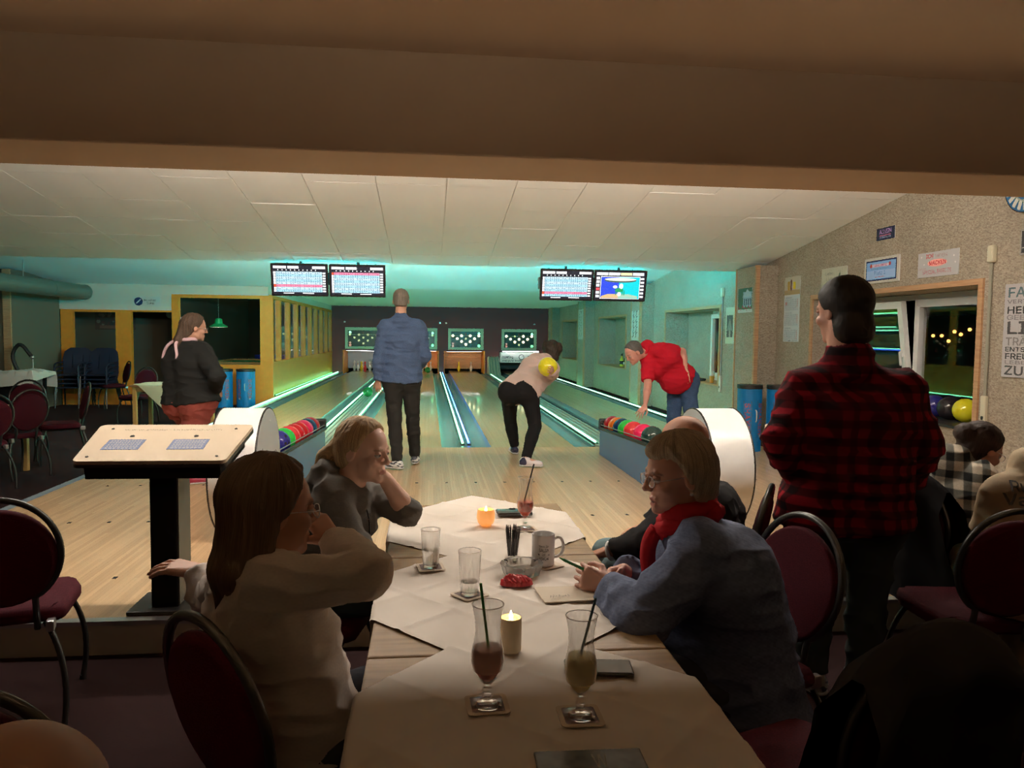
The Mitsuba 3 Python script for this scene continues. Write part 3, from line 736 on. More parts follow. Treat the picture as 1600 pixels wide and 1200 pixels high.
# screens under the ceiling edge
TILT = math.radians(14)
def screen(x0, content, label):
    t = thing('score_screen', label, 'screen', 'score screens hung under the ceiling edge')
    W, Hh = 0.735, 0.430
    M4 = mat4((x0, 10.56, 2.07), 0, PI / 2 + TILT)      # local x right, y up, z towards the viewer
    def up(m): m = m.copy(); m.apply_transform(M4); return m
    fr = rrect(0, W, 0, Hh, 0.006).difference(sg.box(0.018, 0.022, W - 0.018, Hh - 0.018))
    obj('bezel', up(extrude(fr, 0.014)), M['black'], t)
    obj('back', up(rbox(0.0, W, 0.0, Hh, -0.045, -0.0005, 0.012)), M['black'], t)
    P = Print(); wd, cy = (1.15, 1.2, 1.2), (0.55, 0.95, 1.1)
    P.rect(0.018, 0.022, W - 0.018, Hh - 0.018, (0.012, 0.014, 0.03)); P.up()
    X0, X1, Y0, Y1 = 0.03, W - 0.03, 0.032, Hh - 0.03
    if content == 'game':
        for k in range(4):
            P.rect(X0 + k * 0.169, Y1 - 0.042, X0 + k * 0.169 + 0.16, Y1, (1.1, 0.98, 0.55) if k == 2 else wd)
        P.rect(0.09, 0.03, W - 0.085, 0.345, wd); P.up()
        P.rect(0.10, 0.035, 0.35, 0.335, (0.03, 0.09, 0.95)); P.rect(0.35, 0.035, W - 0.095, 0.335, (0.0, 0.85, 0.95))
        P.poly(sg.Polygon([(0.10, 0.035), (0.62, 0.035), (0.63, 0.07), (0.50, 0.10), (0.20, 0.10), (0.11, 0.07)]), (1.05, 0.72, 0.22)); P.up()
        P.circle(0.37, 0.29, 0.225, (0.10, 0.16, 0.13), 0.03); P.up(); P.circle(0.37, 0.305, 0.225, (0.95, 1.0, 0.9), 0.024); P.up()
        # an abstract cartoon animal
        P.circle(0.36, 0.155, 0.06, (0.02, 0.45, 0.15), 0.03); P.circle(0.385, 0.21, 0.03, wd, 0.04); P.circle(0.30, 0.20, 0.032, wd, 0.022); P.circle(0.36, 0.10, 0.03, wd)
        for q in (0.31, 0.335, 0.40, 0.425): P.rect(q, 0.085, q + 0.012, 0.15, (0.02, 0.40, 0.13))
        for k in range(6):
            P.rect(0.03, 0.05 + k * 0.05, 0.08, 0.088 + k * 0.05, (1.0, 0.12, 0.15) if k == 2 else wd); P.rect(W - 0.08, 0.05 + k * 0.05, W - 0.03, 0.08 + k * 0.05, wd)
    else:
        rows, hi = 8, content
        P.rect(X0, Y1 - 0.036, X0 + 0.17, Y1, wd); P.rect(X0 + 0.185, Y1 - 0.036, X0 + 0.33, Y1, wd); P.rect(X1 - 0.17, Y1 - 0.036, X1, Y1, wd)
        for k in range(10):
            xx = 0.085 + k * 0.054; P.rect(xx, Y1 - 0.062, xx + 0.014, Y1 - 0.046, wd)
        rh = 0.275 / rows
        for r in range(rows):
            yy = 0.052 + (rows - 1 - r) * rh
            c = (1.15, 0.36, 0.55) if r == hi else cy if r % 2 else (0.78, 1.0, 1.1)
            P.rect(0.062, yy, W - 0.075, yy + rh * 0.96, c)
            P.rect(0.03, yy, 0.058, yy + rh * 0.9, (1.1, 0.12, 0.05) if r == hi else wd); P.rect(W - 0.07, yy + rh * 0.12, W - 0.03, yy + rh * 0.8, wd)
        P.up()
        q = random.Random(hi + int(x0 * 100))
        for r in range(rows):
            yy = 0.052 + (rows - 1 - r) * rh
            ink = (0.55, 0.10, 0.22) if r == hi else (0.12, 0.30, 0.42)
            for k in range(20):
                xx = 0.07 + k * 0.0292
                if q.random() < 0.8: P.rect(xx, yy + rh * 0.58, xx + 0.009 + 0.006 * q.random(), yy + rh * 0.82, ink)
                if q.random() < 0.75: P.rect(xx + 0.003, yy + rh * 0.14, xx + 0.016, yy + rh * 0.42, ink)
            for k in range(11): P.rect(0.085 + k * 0.054, yy, 0.0865 + k * 0.054, yy + rh, ink)
        P.rect(0.15, 0.03, 0.29, 0.044, wd); P.rect(0.40, 0.03, 0.55, 0.044, wd)
    m, c = P.mesh(); m.apply_translation((0, 0, 0.001))
    k = obj('display', up(m), M['black'], t, color=c)
    scene[k]['emitter'] = {'type': 'area', 'radiance': {'type': 'mesh_attribute', 'name': 'vertex_color'}, 'sampling_weight': 1.0}
    obj('hanger', cyl((x0 + W / 2, 10.60, 2.50), (x0 + W / 2, 10.69, zc(YE) + 0.6), 0.02, 8), M['black'], t)
screen(-2.065, 5, 'score screen, leftmost of the four, with a pink row in its middle')
screen(-1.31, 0, 'score screen with a pink row at the top, above the man in the denim shirt')
screen(1.525, 6, 'score screen with a pink row near the bottom, left of the cartoon screen')
screen(2.275, 'game', 'rightmost screen, showing a cartoon animal on a blue and turquoise picture')
# ------------------------------------------------------------------ furniture
M['burgundy'] = material('burgundy', proc(lambda p, n, uv: mix((0.028, 0.0035, 0.007), (0.056, 0.006, 0.012), noise(p.x * 300, p.y * 300, p.z * 300))), 0.9, spec=0.1, sheen=0.3)
M['frame_black'] = material('frame_black', (0.015, 0.016, 0.015), 0.3, spec=0.6)
M['table_top'] = material('table_top', proc(grain_fn((0.20, 0.125, 0.06), (0.26, 0.165, 0.08), 4, 60, 60)), 0.4)
M['table_leg'] = material('table_leg', proc(grain_fn((0.40, 0.25, 0.08), (0.50, 0.32, 0.12), 40, 40, 4)), 0.45)
def cushion(poly, t, r=0.012):
    """a softly rounded pad of outline poly and thickness t, lying in xy"""
    layers = [(0.0, -r), (r * 0.3, -r * 0.3), (r, 0.0), (t - r * 1.5, 0.0), (t - r * 0.6, -r * 0.5), (t, -r * 1.6)]
    out = []
    n = 40
    rings = []
    for z, o in layers:
        q = poly.buffer(o, quad_segs=8) if o else poly
        b = q.exterior; ps = [b.interpolate(k / n, normalized=True) for k in range(n)]
        # start every ring at the angle zero
        pts = np.array([(p.x, p.y) for p in ps]); c = np.array(q.centroid.coords[0]); a = np.arctan2(*(pts - c).T[::-1])
        pts = np.roll(pts, -int(np.argmin(np.abs(a))), 0)
        if np.cross(pts[0] - c, pts[1] - c) < 0: pts = np.roll(pts[::-1], 1, 0)
        rings.append(np.c_[pts, np.full(n, z)])
    v = np.vstack(rings + [[[*rings[0].mean(0)]], [[*rings[-1].mean(0) + [0, 0, r * 0.5]]]])
    f = []
    for i in range(len(rings) - 1):
        for k in range(n):
            l = (k + 1) % n
            f += [[i * n + k, i * n + l, (i + 1) * n + l], [i * n + k, (i + 1) * n + l, (i + 1) * n + k]]
    e = len(rings) * n
    for k in range(n):
        l = (k + 1) % n
        f += [[e, l, k], [e + 1, (len(rings) - 1) * n + k, (len(rings) - 1) * n + l]]
    return trimesh.Trimesh(v, f, process=False)

def make_chair(label, group):
    t = thing('banquet_chair', label, 'chair', group)
    # sitter faces +y; back at y = -0.2
    seat = sg.Polygon([(-0.20, -0.19), (0.20, -0.19), (0.225, 0.12), (0.19, 0.24), (-0.19, 0.24), (-0.225, 0.12)]).buffer(-0.04).buffer(0.04, quad_segs=6)
    obj('seat', move(cushion(seat, 0.065, 0.018), (0, 0, 0.42)), M['burgundy'], t, smooth=50)
    lean = math.radians(12)
    Mb = mat4((0, -0.215, 0.50), 0, PI / 2 + lean)       # local x right, y up along the back, z towards -y
    def up(m): m = m.copy(); m.apply_transform(Mb); return m
    oval = shapely.affinity.scale(sg.Point(0, 0.225).buffer(1, quad_segs=12), 0.215, 0.225)
    pad = shapely.affinity.scale(sg.Point(0, 0.21).buffer(1, quad_segs=12), 0.196, 0.203)
    hole = shapely.affinity.translate(shapely.affinity.scale(sg.Point(0, 0).buffer(1, quad_segs=6), 0.085, 0.014), 0, 0.425)
    obj('backrest', up(move(cushion(pad, 0.045, 0.014), (0, 0, -0.0225))), M['burgundy'], t, smooth=50)
    ring = [(0.205 * math.sin(q), 0.230 - 0.225 * math.cos(q), 0) for q in np.linspace(0.55, 2 * PI - 0.55, 40)]
    obj('back_frame', up(tube([(ring[0][0], -0.10, 0)] + ring + [(ring[-1][0], -0.10, 0)], 0.0125, 8)), M['frame_black'], t, smooth=50)
    for sx in (-1, 1):
        obj('leg', tube(smoothpath([(sx * 0.135, -0.195, 0.43), (sx * 0.16, -0.21, 0.38), (sx * 0.20, -0.29, 0.012)], 4), 0.0115, 8), M['frame_black'], t, smooth=50)
        obj('leg', tube(smoothpath([(sx * 0.17, 0.17, 0.41), (sx * 0.19, 0.19, 0.36), (sx * 0.205, 0.235, 0.012)], 4), 0.0115, 8), M['frame_black'], t, smooth=50)
        obj('side_rail', tube([(sx * 0.17, 0.18, 0.408), (sx * 0.15, -0.2, 0.41)], 0.011, 6), M['frame_black'], t, smooth=50)
        obj('bracket', rbox(sx * 0.155 - 0.015, sx * 0.155 + 0.015, -0.235, -0.18, 0.395, 0.44, 0.006), M['steel'], t)
        for (x, y) in ((0.20, -0.29), (0.205, 0.235)):
            obj('foot', cyl((sx * x, y, 0.0), (sx * x, y, 0.02), 0.014, 10), M['black'], t)
    obj('cross_rail', tube([(-0.17, 0.18, 0.407), (0.17, 0.18, 0.407)], 0.011, 6), M['frame_black'], t, smooth=50)
    return t
_ch = make_chair('burgundy banquet chair with an oval back at the left edge, in front of the step', 'banquet chairs')
def chair(x, y, rz_, label, z=0.0):
    return copies(_ch, label, mat4((x, y, z), rz_))
# left background tables with their chairs
def side_table(x0, x1, y0, y1, label, h=0.74, z=0.0):
    t = thing('dining_table', label, 'table')
    obj('tabletop', rbox(x0, x1, y0, y1, z + h - 0.03, z + h, 0.006), M['table_top'], t)
    obj('apron', cat_([box(x0 + 0.06, x1 - 0.06, y, y + 0.02, z + h - 0.11, z + h - 0.03) for y in (y0 + 0.05, y1 - 0.07)] + [box(x, x + 0.02, y0 + 0.071, y1 - 0.071, z + h - 0.11, z + h - 0.03) for x in (x0 + 0.06, x1 - 0.08)]), M['table_leg'], t)
    for x in (x0 + 0.03, x1 - 0.09):
        for y in (y0 + 0.03, y1 - 0.09):
            obj('leg', rbox(x, x + 0.06, y, y + 0.06, z, z + h - 0.031, 0.006), M['table_leg'], t)
    return t
def weave(p, n, uv):
    a = noise(p.x * 9, p.y * 9, p.z * 9)
    return mix((0.56, 0.50, 0.43), (0.66, 0.60, 0.53), a)
M['cloth'] = material('cloth', proc(weave), 0.85, spec=0.2)
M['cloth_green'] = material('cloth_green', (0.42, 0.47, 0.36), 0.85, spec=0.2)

def cloth_mesh(cx, cy, half, rot, x0, x1, y0, y1, ztop, n=70, seed=0, folds=True, drop=0.30):
    """a square cloth laid over a rectangular table top: what reaches past the edge hangs down"""
    u = np.linspace(-half, half, n)
    U, V = np.meshgrid(u, u, indexing='ij')
    # creases where it was folded
    h = np.zeros_like(U)
    if folds:
        for k in (-1 / 3, 1 / 3, 0):
            h += 0.006 * np.exp(-np.abs(U - k * 2 * half * 0.75) / 0.009) + 0.006 * np.exp(-np.abs(V - k * 2 * half * 0.75) / 0.009)
    P3 = np.stack([U * 4, V * 4, U * 0 + seed * 7.3], -1)
    h += 0.007 * (meshkit.fbm(P3, 2, seed) - 0.3).clip(0) 
    c, s = math.cos(rot), math.sin(rot)
    X, Yv = cx + c * U - s * V, cy + s * U + c * V
    Z = np.full_like(X, ztop + 0.0015) + h
    # hang over the edges: the overhang distance turns into drop
    def over(A, lo, hi):
        o = np.maximum(lo - A, 0) + np.maximum(A - hi, 0)
        return np.clip(A, lo, hi), o, np.sign(np.where(A < lo, -1, np.where(A > hi, 1, 0)))
    X2, ox, sx = over(X, x0, x1); Y2_, oy, sy = over(Yv, y0, y1)
    o = np.hypot(ox, oy)
    bend = np.minimum(o, 0.012)
    fl = 0.010 * np.sin(9 * (Yv * (ox > 0) + X * (oy > 0)) + seed) * np.clip(o / 0.1, 0, 1)
    X2 = X2 + sx * (bend * 0.8 + 0.003 + np.abs(fl)) * (ox > 0); Y2_ = Y2_ + sy * (bend * 0.8 + 0.003 + np.abs(fl)) * (oy > 0)
    Z = Z - np.where(o > 0, np.maximum(o - 0.004, 0) + 0.0, 0)
    v = np.stack([X2, Y2_, Z], -1).reshape(-1, 3)
    i, j = np.meshgrid(np.arange(n - 1), np.arange(n - 1), indexing='ij')
    a = (i * n + j).ravel(); f = np.vstack([np.c_[a, a + n, a + n + 1], np.c_[a, a + n + 1, a + 1]])
    return trimesh.Trimesh(v, f, process=False)
M['cloth2s'] = M['cloth']

tA = side_table(-6.4, -4.42, 8.3, 9.15, 'light wooden dining table with a table runner at the left edge, behind two chairs')
single('table_runner', box(-6.38, -4.75, 8.35, 9.1, 0.7402, 0.7425), M['cloth_green'], 'pale woven runner on the light wooden table at the left edge', 'table runner')
single('tablecloth', cloth_mesh(-4.72, 8.72, 0.30, PI / 4, -6.4, -4.42, 8.3, 9.15, 0.743, 40, 3), M['cloth_green'], 'small pale cloth hanging off the right corner of the left table', 'tablecloth', smooth=True)
single('candle_cup', lathe([(0, 0), (0.045, 0), (0.05, 0.08), (0.044, 0.08), (0.04, 0.01), (0, 0.01)]).apply_translation((-5.15, 8.9, 0.745)), M['white'], 'small white candle cup on the table at the left edge', 'candle holder', smooth=40)
tB = side_table(-4.60, -3.5, 12.45, 13.25, 'light wooden table with a white cloth, behind the woman in the black pullover')
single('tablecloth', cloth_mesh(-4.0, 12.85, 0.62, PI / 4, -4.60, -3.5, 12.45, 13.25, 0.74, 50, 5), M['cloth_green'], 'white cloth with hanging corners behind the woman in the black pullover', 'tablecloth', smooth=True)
chair(-4.42, 8.05, 1.0, 'burgundy oval backed chair in front of the left table, the nearer one')
chair(-4.42, 8.75, 1.0, 'burgundy oval backed chair at the right end of the left table')
chair(-4.35, 9.65, 2.1, 'burgundy chair turned sideways at the right end of the left table, near its far corner')
chair(-4.95, 9.95, 3.3, 'burgundy chair on the far side of the left table, facing the viewer')
chair(-6.42, 16.55, 2.2, 'burgundy chair seen from the side, by the pine door post')
chair(-4.95, 13.75, 2.9, 'burgundy chair behind the small table with the white cloth')
# long folding table at the far left with a crumpled cloth
ft = thing('buffet_table', 'long dark table with a crumpled white cloth at the far left wall', 'table')
obj('tabletop', box(-8.2, -6.75, 14.0, 14.8, 0.76, 0.80), M['black_matte'], ft)
obj('side_panel', box(-8.15, -6.8, 14.05, 14.07, 0.25, 0.758), M['black_matte'], ft)
for x in (-8.1, -6.9):
    for y in (14.1, 14.65):
        obj('leg', box(x, x + 0.05, y, y + 0.05, 0.0, 0.758), M['black_matte'], ft)
cm = cloth_mesh(-7.3, 14.4, 0.62, 0.1, -8.2, -6.75, 13.99, 14.81, 0.80, 60, 9, False)
vv = cm.vertices; on = vv[:, 2] > 0.79
vv[on, 2] += 0.20 * (meshkit.fbm(vv[on] * [3.0, 5.0, 0] + [3, 1, 0], 3, 4) - 0.35).clip(0)
single('crumpled_cloth', trimesh.Trimesh(vv, cm.faces, process=False), M['white'], 'crumpled white cloth lying on the long dark table', 'cloth', smooth=True)
def heap(cx, cy, z, rx, ry, hh, seed, n=36):
    U, V = np.meshgrid(np.linspace(-1, 1, n), np.linspace(-1, 1, n), indexing='ij')
    R = np.hypot(U, V); k = np.maximum(np.abs(U), np.abs(V)) / np.maximum(R, 1e-6); U, V = U * k, V * k; R = np.hypot(U, V)
    h = hh * (1 - R ** 2).clip(0) ** 0.6 * (0.7 + 0.7 * meshkit.fbm(np.stack([U * 2, V * 2, U * 0 + seed], -1), 3, seed))
    v = np.stack([cx + rx * U, cy + ry * V, z + 0.002 + h], -1).reshape(-1, 3)
    i, j = np.meshgrid(np.arange(n - 1), np.arange(n - 1), indexing='ij'); a = (i * n + j).ravel()
    return trimesh.Trimesh(v, np.vstack([np.c_[a, a + n, a + n + 1], np.c_[a, a + n + 1, a + 1]]), process=False)
single('folded_jacket', heap(-7.95, 14.10, 0.81, 0.33, 0.18, 0.12, 3), M['black_matte'], 'dark jacket lying on the long dark table at the left edge', 'jacket', smooth=True)
# microphone-like folded stand by the wall
st = thing('folding_trolley', 'black bent handle of a folding hand trolley behind the white cloth at the left wall', 'trolley')
obj('handle', tube(smoothpath([(-7.55, 15.1, 0.1), (-7.52, 15.1, 0.8), (-7.58, 15.1, 1.22), (-7.50, 15.1, 1.30), (-7.36, 15.1, 1.18), (-7.28, 15.1, 1.08)]), 0.035, 8), M['black'], st, smooth=40)
obj('grip', trimesh.creation.icosphere(2, 0.04).apply_translation((-7.28, 15.1, 1.07)), M['steel'], st, smooth=True)
obj('rod', cyl((-7.27, 15.1, 0.05), (-7.27, 15.1, 1.05), 0.015, 8), M['steel'], st)
obj('foot_plate', box(-7.6, -7.25, 14.95, 15.15, 0.0, 0.05), M['black'], st)
# stacked navy armchairs
def stack_chair(label):
    t = thing('garden_chair', label, 'chair', 'stacked navy chairs')
    back = sg.Polygon([(-0.25, 0), (0.25, 0), (0.29, 0.3), (0.26, 0.47), (0.15, 0.55), (-0.15, 0.55), (-0.26, 0.47), (-0.29, 0.3)]).buffer(-0.05).buffer(0.05, quad_segs=5)
    slots = [sg.box(x - 0.006, 0.12, x + 0.006, 0.40) for x in (-0.10, 0.10)]
    for s_ in slots: back = back.difference(s_)
    b = extrude(back, 0.02); b.apply_transform(mat4((0, 0.19, 0.42), 0, PI / 2 - 0.2))
    obj('backrest', b, M['navy'], t)
    obj('seat', rbox(-0.24, 0.24, -0.26, 0.2, 0.40, 0.425, 0.01), M['navy'], t)
    for sx in (-1, 1):
        obj('arm', tube(smoothpath([(sx * 0.27, -0.26, 0.40), (sx * 0.285, -0.24, 0.62), (sx * 0.285, 0.0, 0.66), (sx * 0.27, 0.24, 0.68)], 4), 0.016, 6), M['navy'], t, smooth=40)
        obj('leg', tube([(sx * 0.25, -0.24, 0.40), (sx * 0.28, -0.29, 0.0)], 0.013, 6), M['frame_black'], t, smooth=40)
        obj('leg', tube([(sx * 0.25, 0.18, 0.41), (sx * 0.29, 0.33, 0.0)], 0.013, 6), M['frame_black'], t, smooth=40)
    return t
sc = stack_chair('navy plastic armchair at the bottom of the left stack by the partition')
names = ['second', 'third', 'fourth']
for k in range(3): copies(sc, f'navy plastic armchair in the left stack by the partition, {names[k]} from the bottom', mat4((-7.22, 16.65, 0.085 * (k + 1)), 0.1))
for k in range(4): copies(sc, f'navy plastic armchair in the right stack by the pine post, {(["lowest"] + names)[k]} from the bottom' if k else 'navy plastic armchair at the bottom of the right stack by the pine post', mat4((-6.72, 16.6, 0.085 * k), -0.06))
place(sc, mat4((-7.22, 16.65, 0), 0.1))
# blue advertising columns
def column(x, y, z, h, txt, label, r=0.19):
    t = thing('advertising_column', label, 'column', 'blue advertising columns')
    obj('body', cyl((x, y, z), (x, y, z + h - 0.05), r, 32), M['blue_bin'], t, smooth=40)
    obj('lid', cyl((x, y, z + h - 0.0495), (x, y, z + h), r + 0.006, 32), M['black'], t, smooth=40)
    P = Print()
    P.rect(-0.20, -0.05, 0.26, 0.05, (0.07, 0.06, 0.06)); P.up(); P.text(txt, -0.18, -0.032, 0.064, (0.42, 0.05, 0.06), width=0.40); P.circle(0.235, 0, 0.018, (0.4, 0.4, 0.4))
    for a in (-PI / 2 - 0.55, -PI / 2 + 0.65):
        m, c = P.mesh(); v = m.vertices.copy()
        # wraps around the cylinder, reading downwards
        hgt, arc, off = -v[:, 0], v[:, 1], v[:, 2]
        q = a + arc / r
        m.vertices = np.stack([x + (r + 0.001 + off) * np.cos(q), y + (r + 0.001 + off) * np.sin(q), z + h * 0.52 + hgt], 1)
        m.invert() if False else None
        obj('label_strip', m, M['vcol'], t, color=c)
    obj('handle', tube([(x + 0.02, y - r - 0.001, z + h * 0.45), (x + 0.02, y - r - 0.03, z + h * 0.48), (x + 0.02, y - r - 0.03, z + h * 0.60), (x + 0.02, y - r - 0.001, z + h * 0.63)], 0.008, 6), M['white'], t, smooth=40)
column(-4.28, 16.7, 0.0, 0.80, 'SHAKER', 'blue advertising column with a dark lid, left one in front of the pine panel')
column(-3.83, 16.75, 0.0, 0.80, 'SHAKER', 'blue advertising column with a dark lid at the corner post of the pine partition')
column(4.02, 9.25, F, 0.83, 'SHAKER', 'blue advertising column by the right pilaster, left of the pair', 0.15)
column(4.36, 9.15, F, 0.83, 'SHAKER', 'blue advertising column by the right wall, partly behind the man in the checked shirt', 0.15)
# billiard room
pt = thing('billiard_table', 'green billiard table seen through the partition glass', 'billiard table')
obj('cloth_bed', box(-5.2, -3.75, 19.2, 21.4, 0.78, 0.82), material('felt', (0.02, 0.16, 0.06), 0.9), pt)
for (a, b, c, d) in ((-5.3, -5.2, 19.1, 21.5), (-3.75, -3.65, 19.1, 21.5), (-5.199, -3.751, 19.1, 19.199), (-5.199, -3.751, 21.401, 21.5)):
    obj('cushion_rail', box(a, b, c, d, 0.72, 0.86), M['wood'], pt)
for x in (-5.15, -3.9):
    for y in (19.25, 21.25):
        obj('leg', box(x, x + 0.12, y, y + 0.12, 0.0, 0.72), M['wood'], pt)
pl = thing('billiard_lamp', 'green glass lamp hanging over the billiard table', 'lamp')
LX, LY = -4.62 * 18.2 / 17.7, 18.2
obj('shade', lathe([(0.03, 0.20), (0.075, 0.18), (0.09, 0.08), (0.19, 0.02), (0.20, 0.0), (0.19, 0.0), (0.18, 0.012), (0.08, 0.07), (0.065, 0.17), (0.03, 0.19)]).apply_translation((LX, LY, 1.69)), material('lamp_green', (0.01, 0.42, 0.14), 0.3), pl, smooth=40)
obj('bulb', trimesh.creation.icosphere(2, 0.055).apply_translation((LX, LY, 1.735)), M['white'], pl, emit=(14, 11, 6), weight=0.5)
obj('cord', cyl((LX, LY, 1.88), (LX, LY, 2.568), 0.006, 6), M['steel'], pl)
obj('glow_rim', lathe([(0.17, 0.004), (0.193, 0.004), (0.193, -0.004), (0.17, -0.004)]).apply_translation((LX, LY, 1.687)), M['white'], pl, emit=(0.9, 1.0, 0.6))
for i, x in enumerate((-5.0, -4.6)):
    s_ = thing('blue_seat', 'bright blue tub seat in the billiard room, ' + ('left one' if i == 0 else 'right one'), 'seat', 'blue seats in the billiard room')
    obj('shell', lathe([(0, 0.45), (0.22, 0.45), (0.25, 0.6), (0.25, 0.95), (0.23, 0.95), (0.22, 0.55), (0, 0.5)]).apply_translation((x + 0.4, 22.3, 0.0)), material('seat_blue_%d' % i, (0.02, 0.04, 0.35), 0.4), s_, smooth=40)
    obj('foot', cyl((x + 0.4, 22.3, 0), (x + 0.4, 22.3, 0.45), 0.06, 12), M['steel'], s_)
# corridor behind the door opening
single('wall_plaque', cyl((-6.05, 19.0 - 0.02, 1.98), (-6.05, 18.97, 1.98), 0.10, 16), M['steel'], 'small round plaque on the wall behind the open partition door', 'plaque')
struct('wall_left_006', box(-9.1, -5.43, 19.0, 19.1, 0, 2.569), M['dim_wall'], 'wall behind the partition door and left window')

# ------------------------------------------------------------------ prints and fittings on the walls
def wall_print(name, P, o, w, h, label, cat, board=0.006, group=None, ud=(0, -1, 0), mat='vcol', edge=(0.75, 0.73, 0.70)):
    t = thing(name, label, cat, group)
    ud = np.array(ud, float); nd = np.cross(ud, [0, 0, 1.0]); o = np.array(o, float)
    pts = np.array([o + a * ud * w + b * np.array([0, 0, 1.0]) * h + c * nd * board for a in (0, 1) for b in (0, 1) for c in (0, 1)])
    lo, hi = pts.min(0), pts.max(0)
    obj('board', box(lo[0], hi[0], lo[1], hi[1], lo[2], hi[2]), material(f'edge_{len(scene)}', edge, 0.6) if edge != (0.75, 0.73, 0.70) else M['white'], t)
    m, c = P.placed(o + nd * (board + 0.0004), ud, (0, 0, 1)); obj('print', m, M[mat], t, color=c)
    return t
XW = WX - 0.001
red, dk = (0.55, 0.04, 0.06), (0.03, 0.03, 0.035)
P = Print(); P.rect(0, 0, 0.565, 0.228, (0.48, 0.46, 0.47)); P.up()
P.poly(shapely.affinity.scale(sg.Point(0.275, 0.125).buffer(1, quad_segs=8), 0.135, 0.033), (0.95, 0.42, 0.38)); P.up()
P.text('ICH', 0.115, 0.172, 0.038, red, width=0.10); P.text('HABE KEINE', 0.245, 0.172, 0.030, (0.42, 0.25, 0.27), False, width=0.17); P.text('MACKEN', 0.16, 0.108, 0.036, red, width=0.235)
P.text('DAS SIND', 0.02, 0.072, 0.016, (0.5, 0.25, 0.27), False, width=0.10); P.text('SPECIAL EFFECTS', 0.07, 0.028, 0.036, (0.50, 0.12, 0.16), False, width=0.40)
for x, y in ((0.50, 0.17), (0.52, 0.11), (0.09, 0.12), (0.05, 0.19)): P.circle(x, y, 0.008, (0.8, 0.76, 0.74))
wall_print('slogan_sign', P, (XW, 6.885, 2.160), 0.565, 0.228, 'pale sign with red words about MACKEN above the near window', 'sign')
P = Print(); P.rect(0, 0, 0.60, 0.262, (0.55, 0.52, 0.47)); P.up(); P.rect(0.03, 0.025, 0.565, 0.235, (0.02, 0.025, 0.10)); P.up(); P.rect(0.04, 0.04, 0.55, 0.22, (0.22, 0.42, 0.78)); P.up()
P.rect(0.05, 0.05, 0.54, 0.13, (0.35, 0.52, 0.85)); P.rect(0.14, 0.165, 0.43, 0.195, (0.70, 0.55, 0.68)); P.up(); P.text('URKUNDE', 0.17, 0.17, 0.02, (0.45, 0.10, 0.30), width=0.23); P.circle(0.12, 0.18, 0.02, (0.45, 0.06, 0.05)); P.circle(0.45, 0.185, 0.02, (0.40, 0.06, 0.10))
P.rect(0.12, 0.145, 0.44, 0.148, (0.1, 0.2, 0.4)); P.text('Platz 1', 0.18, 0.085, 0.04, (0.12, 0.25, 0.62), False, width=0.2); P.rect(0.2, 0.06, 0.36, 0.064, (0.5, 0.1, 0.1))
wall_print('framed_certificate', P, (XW, 7.77, 2.158), 0.60, 0.262, 'blue certificate in a pale frame on the right wall', 'certificate', 0.016)
P = Print(); P.rect(0, 0, 0.315, 0.124, (0.012, 0.015, 0.05)); P.up(); P.text('ALLEIN', 0.045, 0.065, 0.042, (0.45, 0.25, 0.55), width=0.21); P.rect(0.05, 0.042, 0.25, 0.052, (0.45, 0.12, 0.22)); P.text('GEMEINSAM', 0.05, 0.018, 0.02, (0.35, 0.4, 0.65), False, width=0.2)
wall_print('small_blue_sign', P, (XW, 7.59, 2.592), 0.315, 0.124, 'small dark blue sign reading ALLEIN, high on the right wall', 'sign')
P = Print(); P.rect(0, 0, 0.555, 0.232, (0.52, 0.50, 0.40)); P.up()
for k in range(12): P.rect(0.03 + 0.043 * k, 0.01, 0.033 + 0.043 * k, 0.225, (0.38, 0.35, 0.26))
P.up(); P.text('Lebe', 0.08, 0.15, 0.035, (0.2, 0.2, 0.17), False, width=0.18); P.text('Liebe', 0.10, 0.09, 0.035, (0.2, 0.2, 0.17), False, width=0.2); P.circle(0.25, 0.05, 0.03, (0.45, 0.5, 0.7)); P.poly(sg.Polygon([(0.36, 0.06), (0.43, 0.06), (0.40, 0.19)]), (0.02, 0.06, 0.03))
wall_print('rustic_sign', P, (XW, 8.685, 2.163), 0.555, 0.232, 'cream sign with dark script partly behind the head of the man in the checked shirt', 'sign')
# three month calendar
P = Print(); q = random.Random(5)
P.rect(0, 0, 0.42, 0.595, (0.52, 0.56, 0.60)); P.rect(0, 0.600, 0.42, 0.83, (0.50, 0.44, 0.36)); P.up()
P.rect(0, 0.600, 0.42, 0.66, (0.42, 0.30, 0.16)); P.rect(0.08, 0.66, 0.15, 0.77, (0.45, 0.26, 0.06)); P.rect(0.16, 0.65, 0.20, 0.79, (0.14, 0.06, 0.05)); P.rect(0.23, 0.67, 0.30, 0.76, (0.65, 0.50, 0.03)); P.up()
for b in range(3):
    z = 0.405 - b * 0.195
    P.rect(0.04, z + 0.155, 0.22, z + 0.163, (0.25, 0.3, 0.38))
    for r in range(6):
        for k in range(8): P.rect(0.03 + k * 0.046, z + r * 0.025, 0.053 + k * 0.046, z + r * 0.025 + 0.012, (0.45, 0.15, 0.15) if k == 7 and r else (0.22, 0.26, 0.33))
P.rect(0.03, 0.475, 0.085, 0.51, (0.5, 0.22, 0.22)); P.rect(0.15, 0.008, 0.20, 0.02, (0.1, 0.1, 0.12))
wall_print('wall_calendar', P, (XW, 9.63, 1.535), 0.42, 0.83, 'long three month calendar with a picture of drinks on top, on the right wall', 'calendar', 0.004)
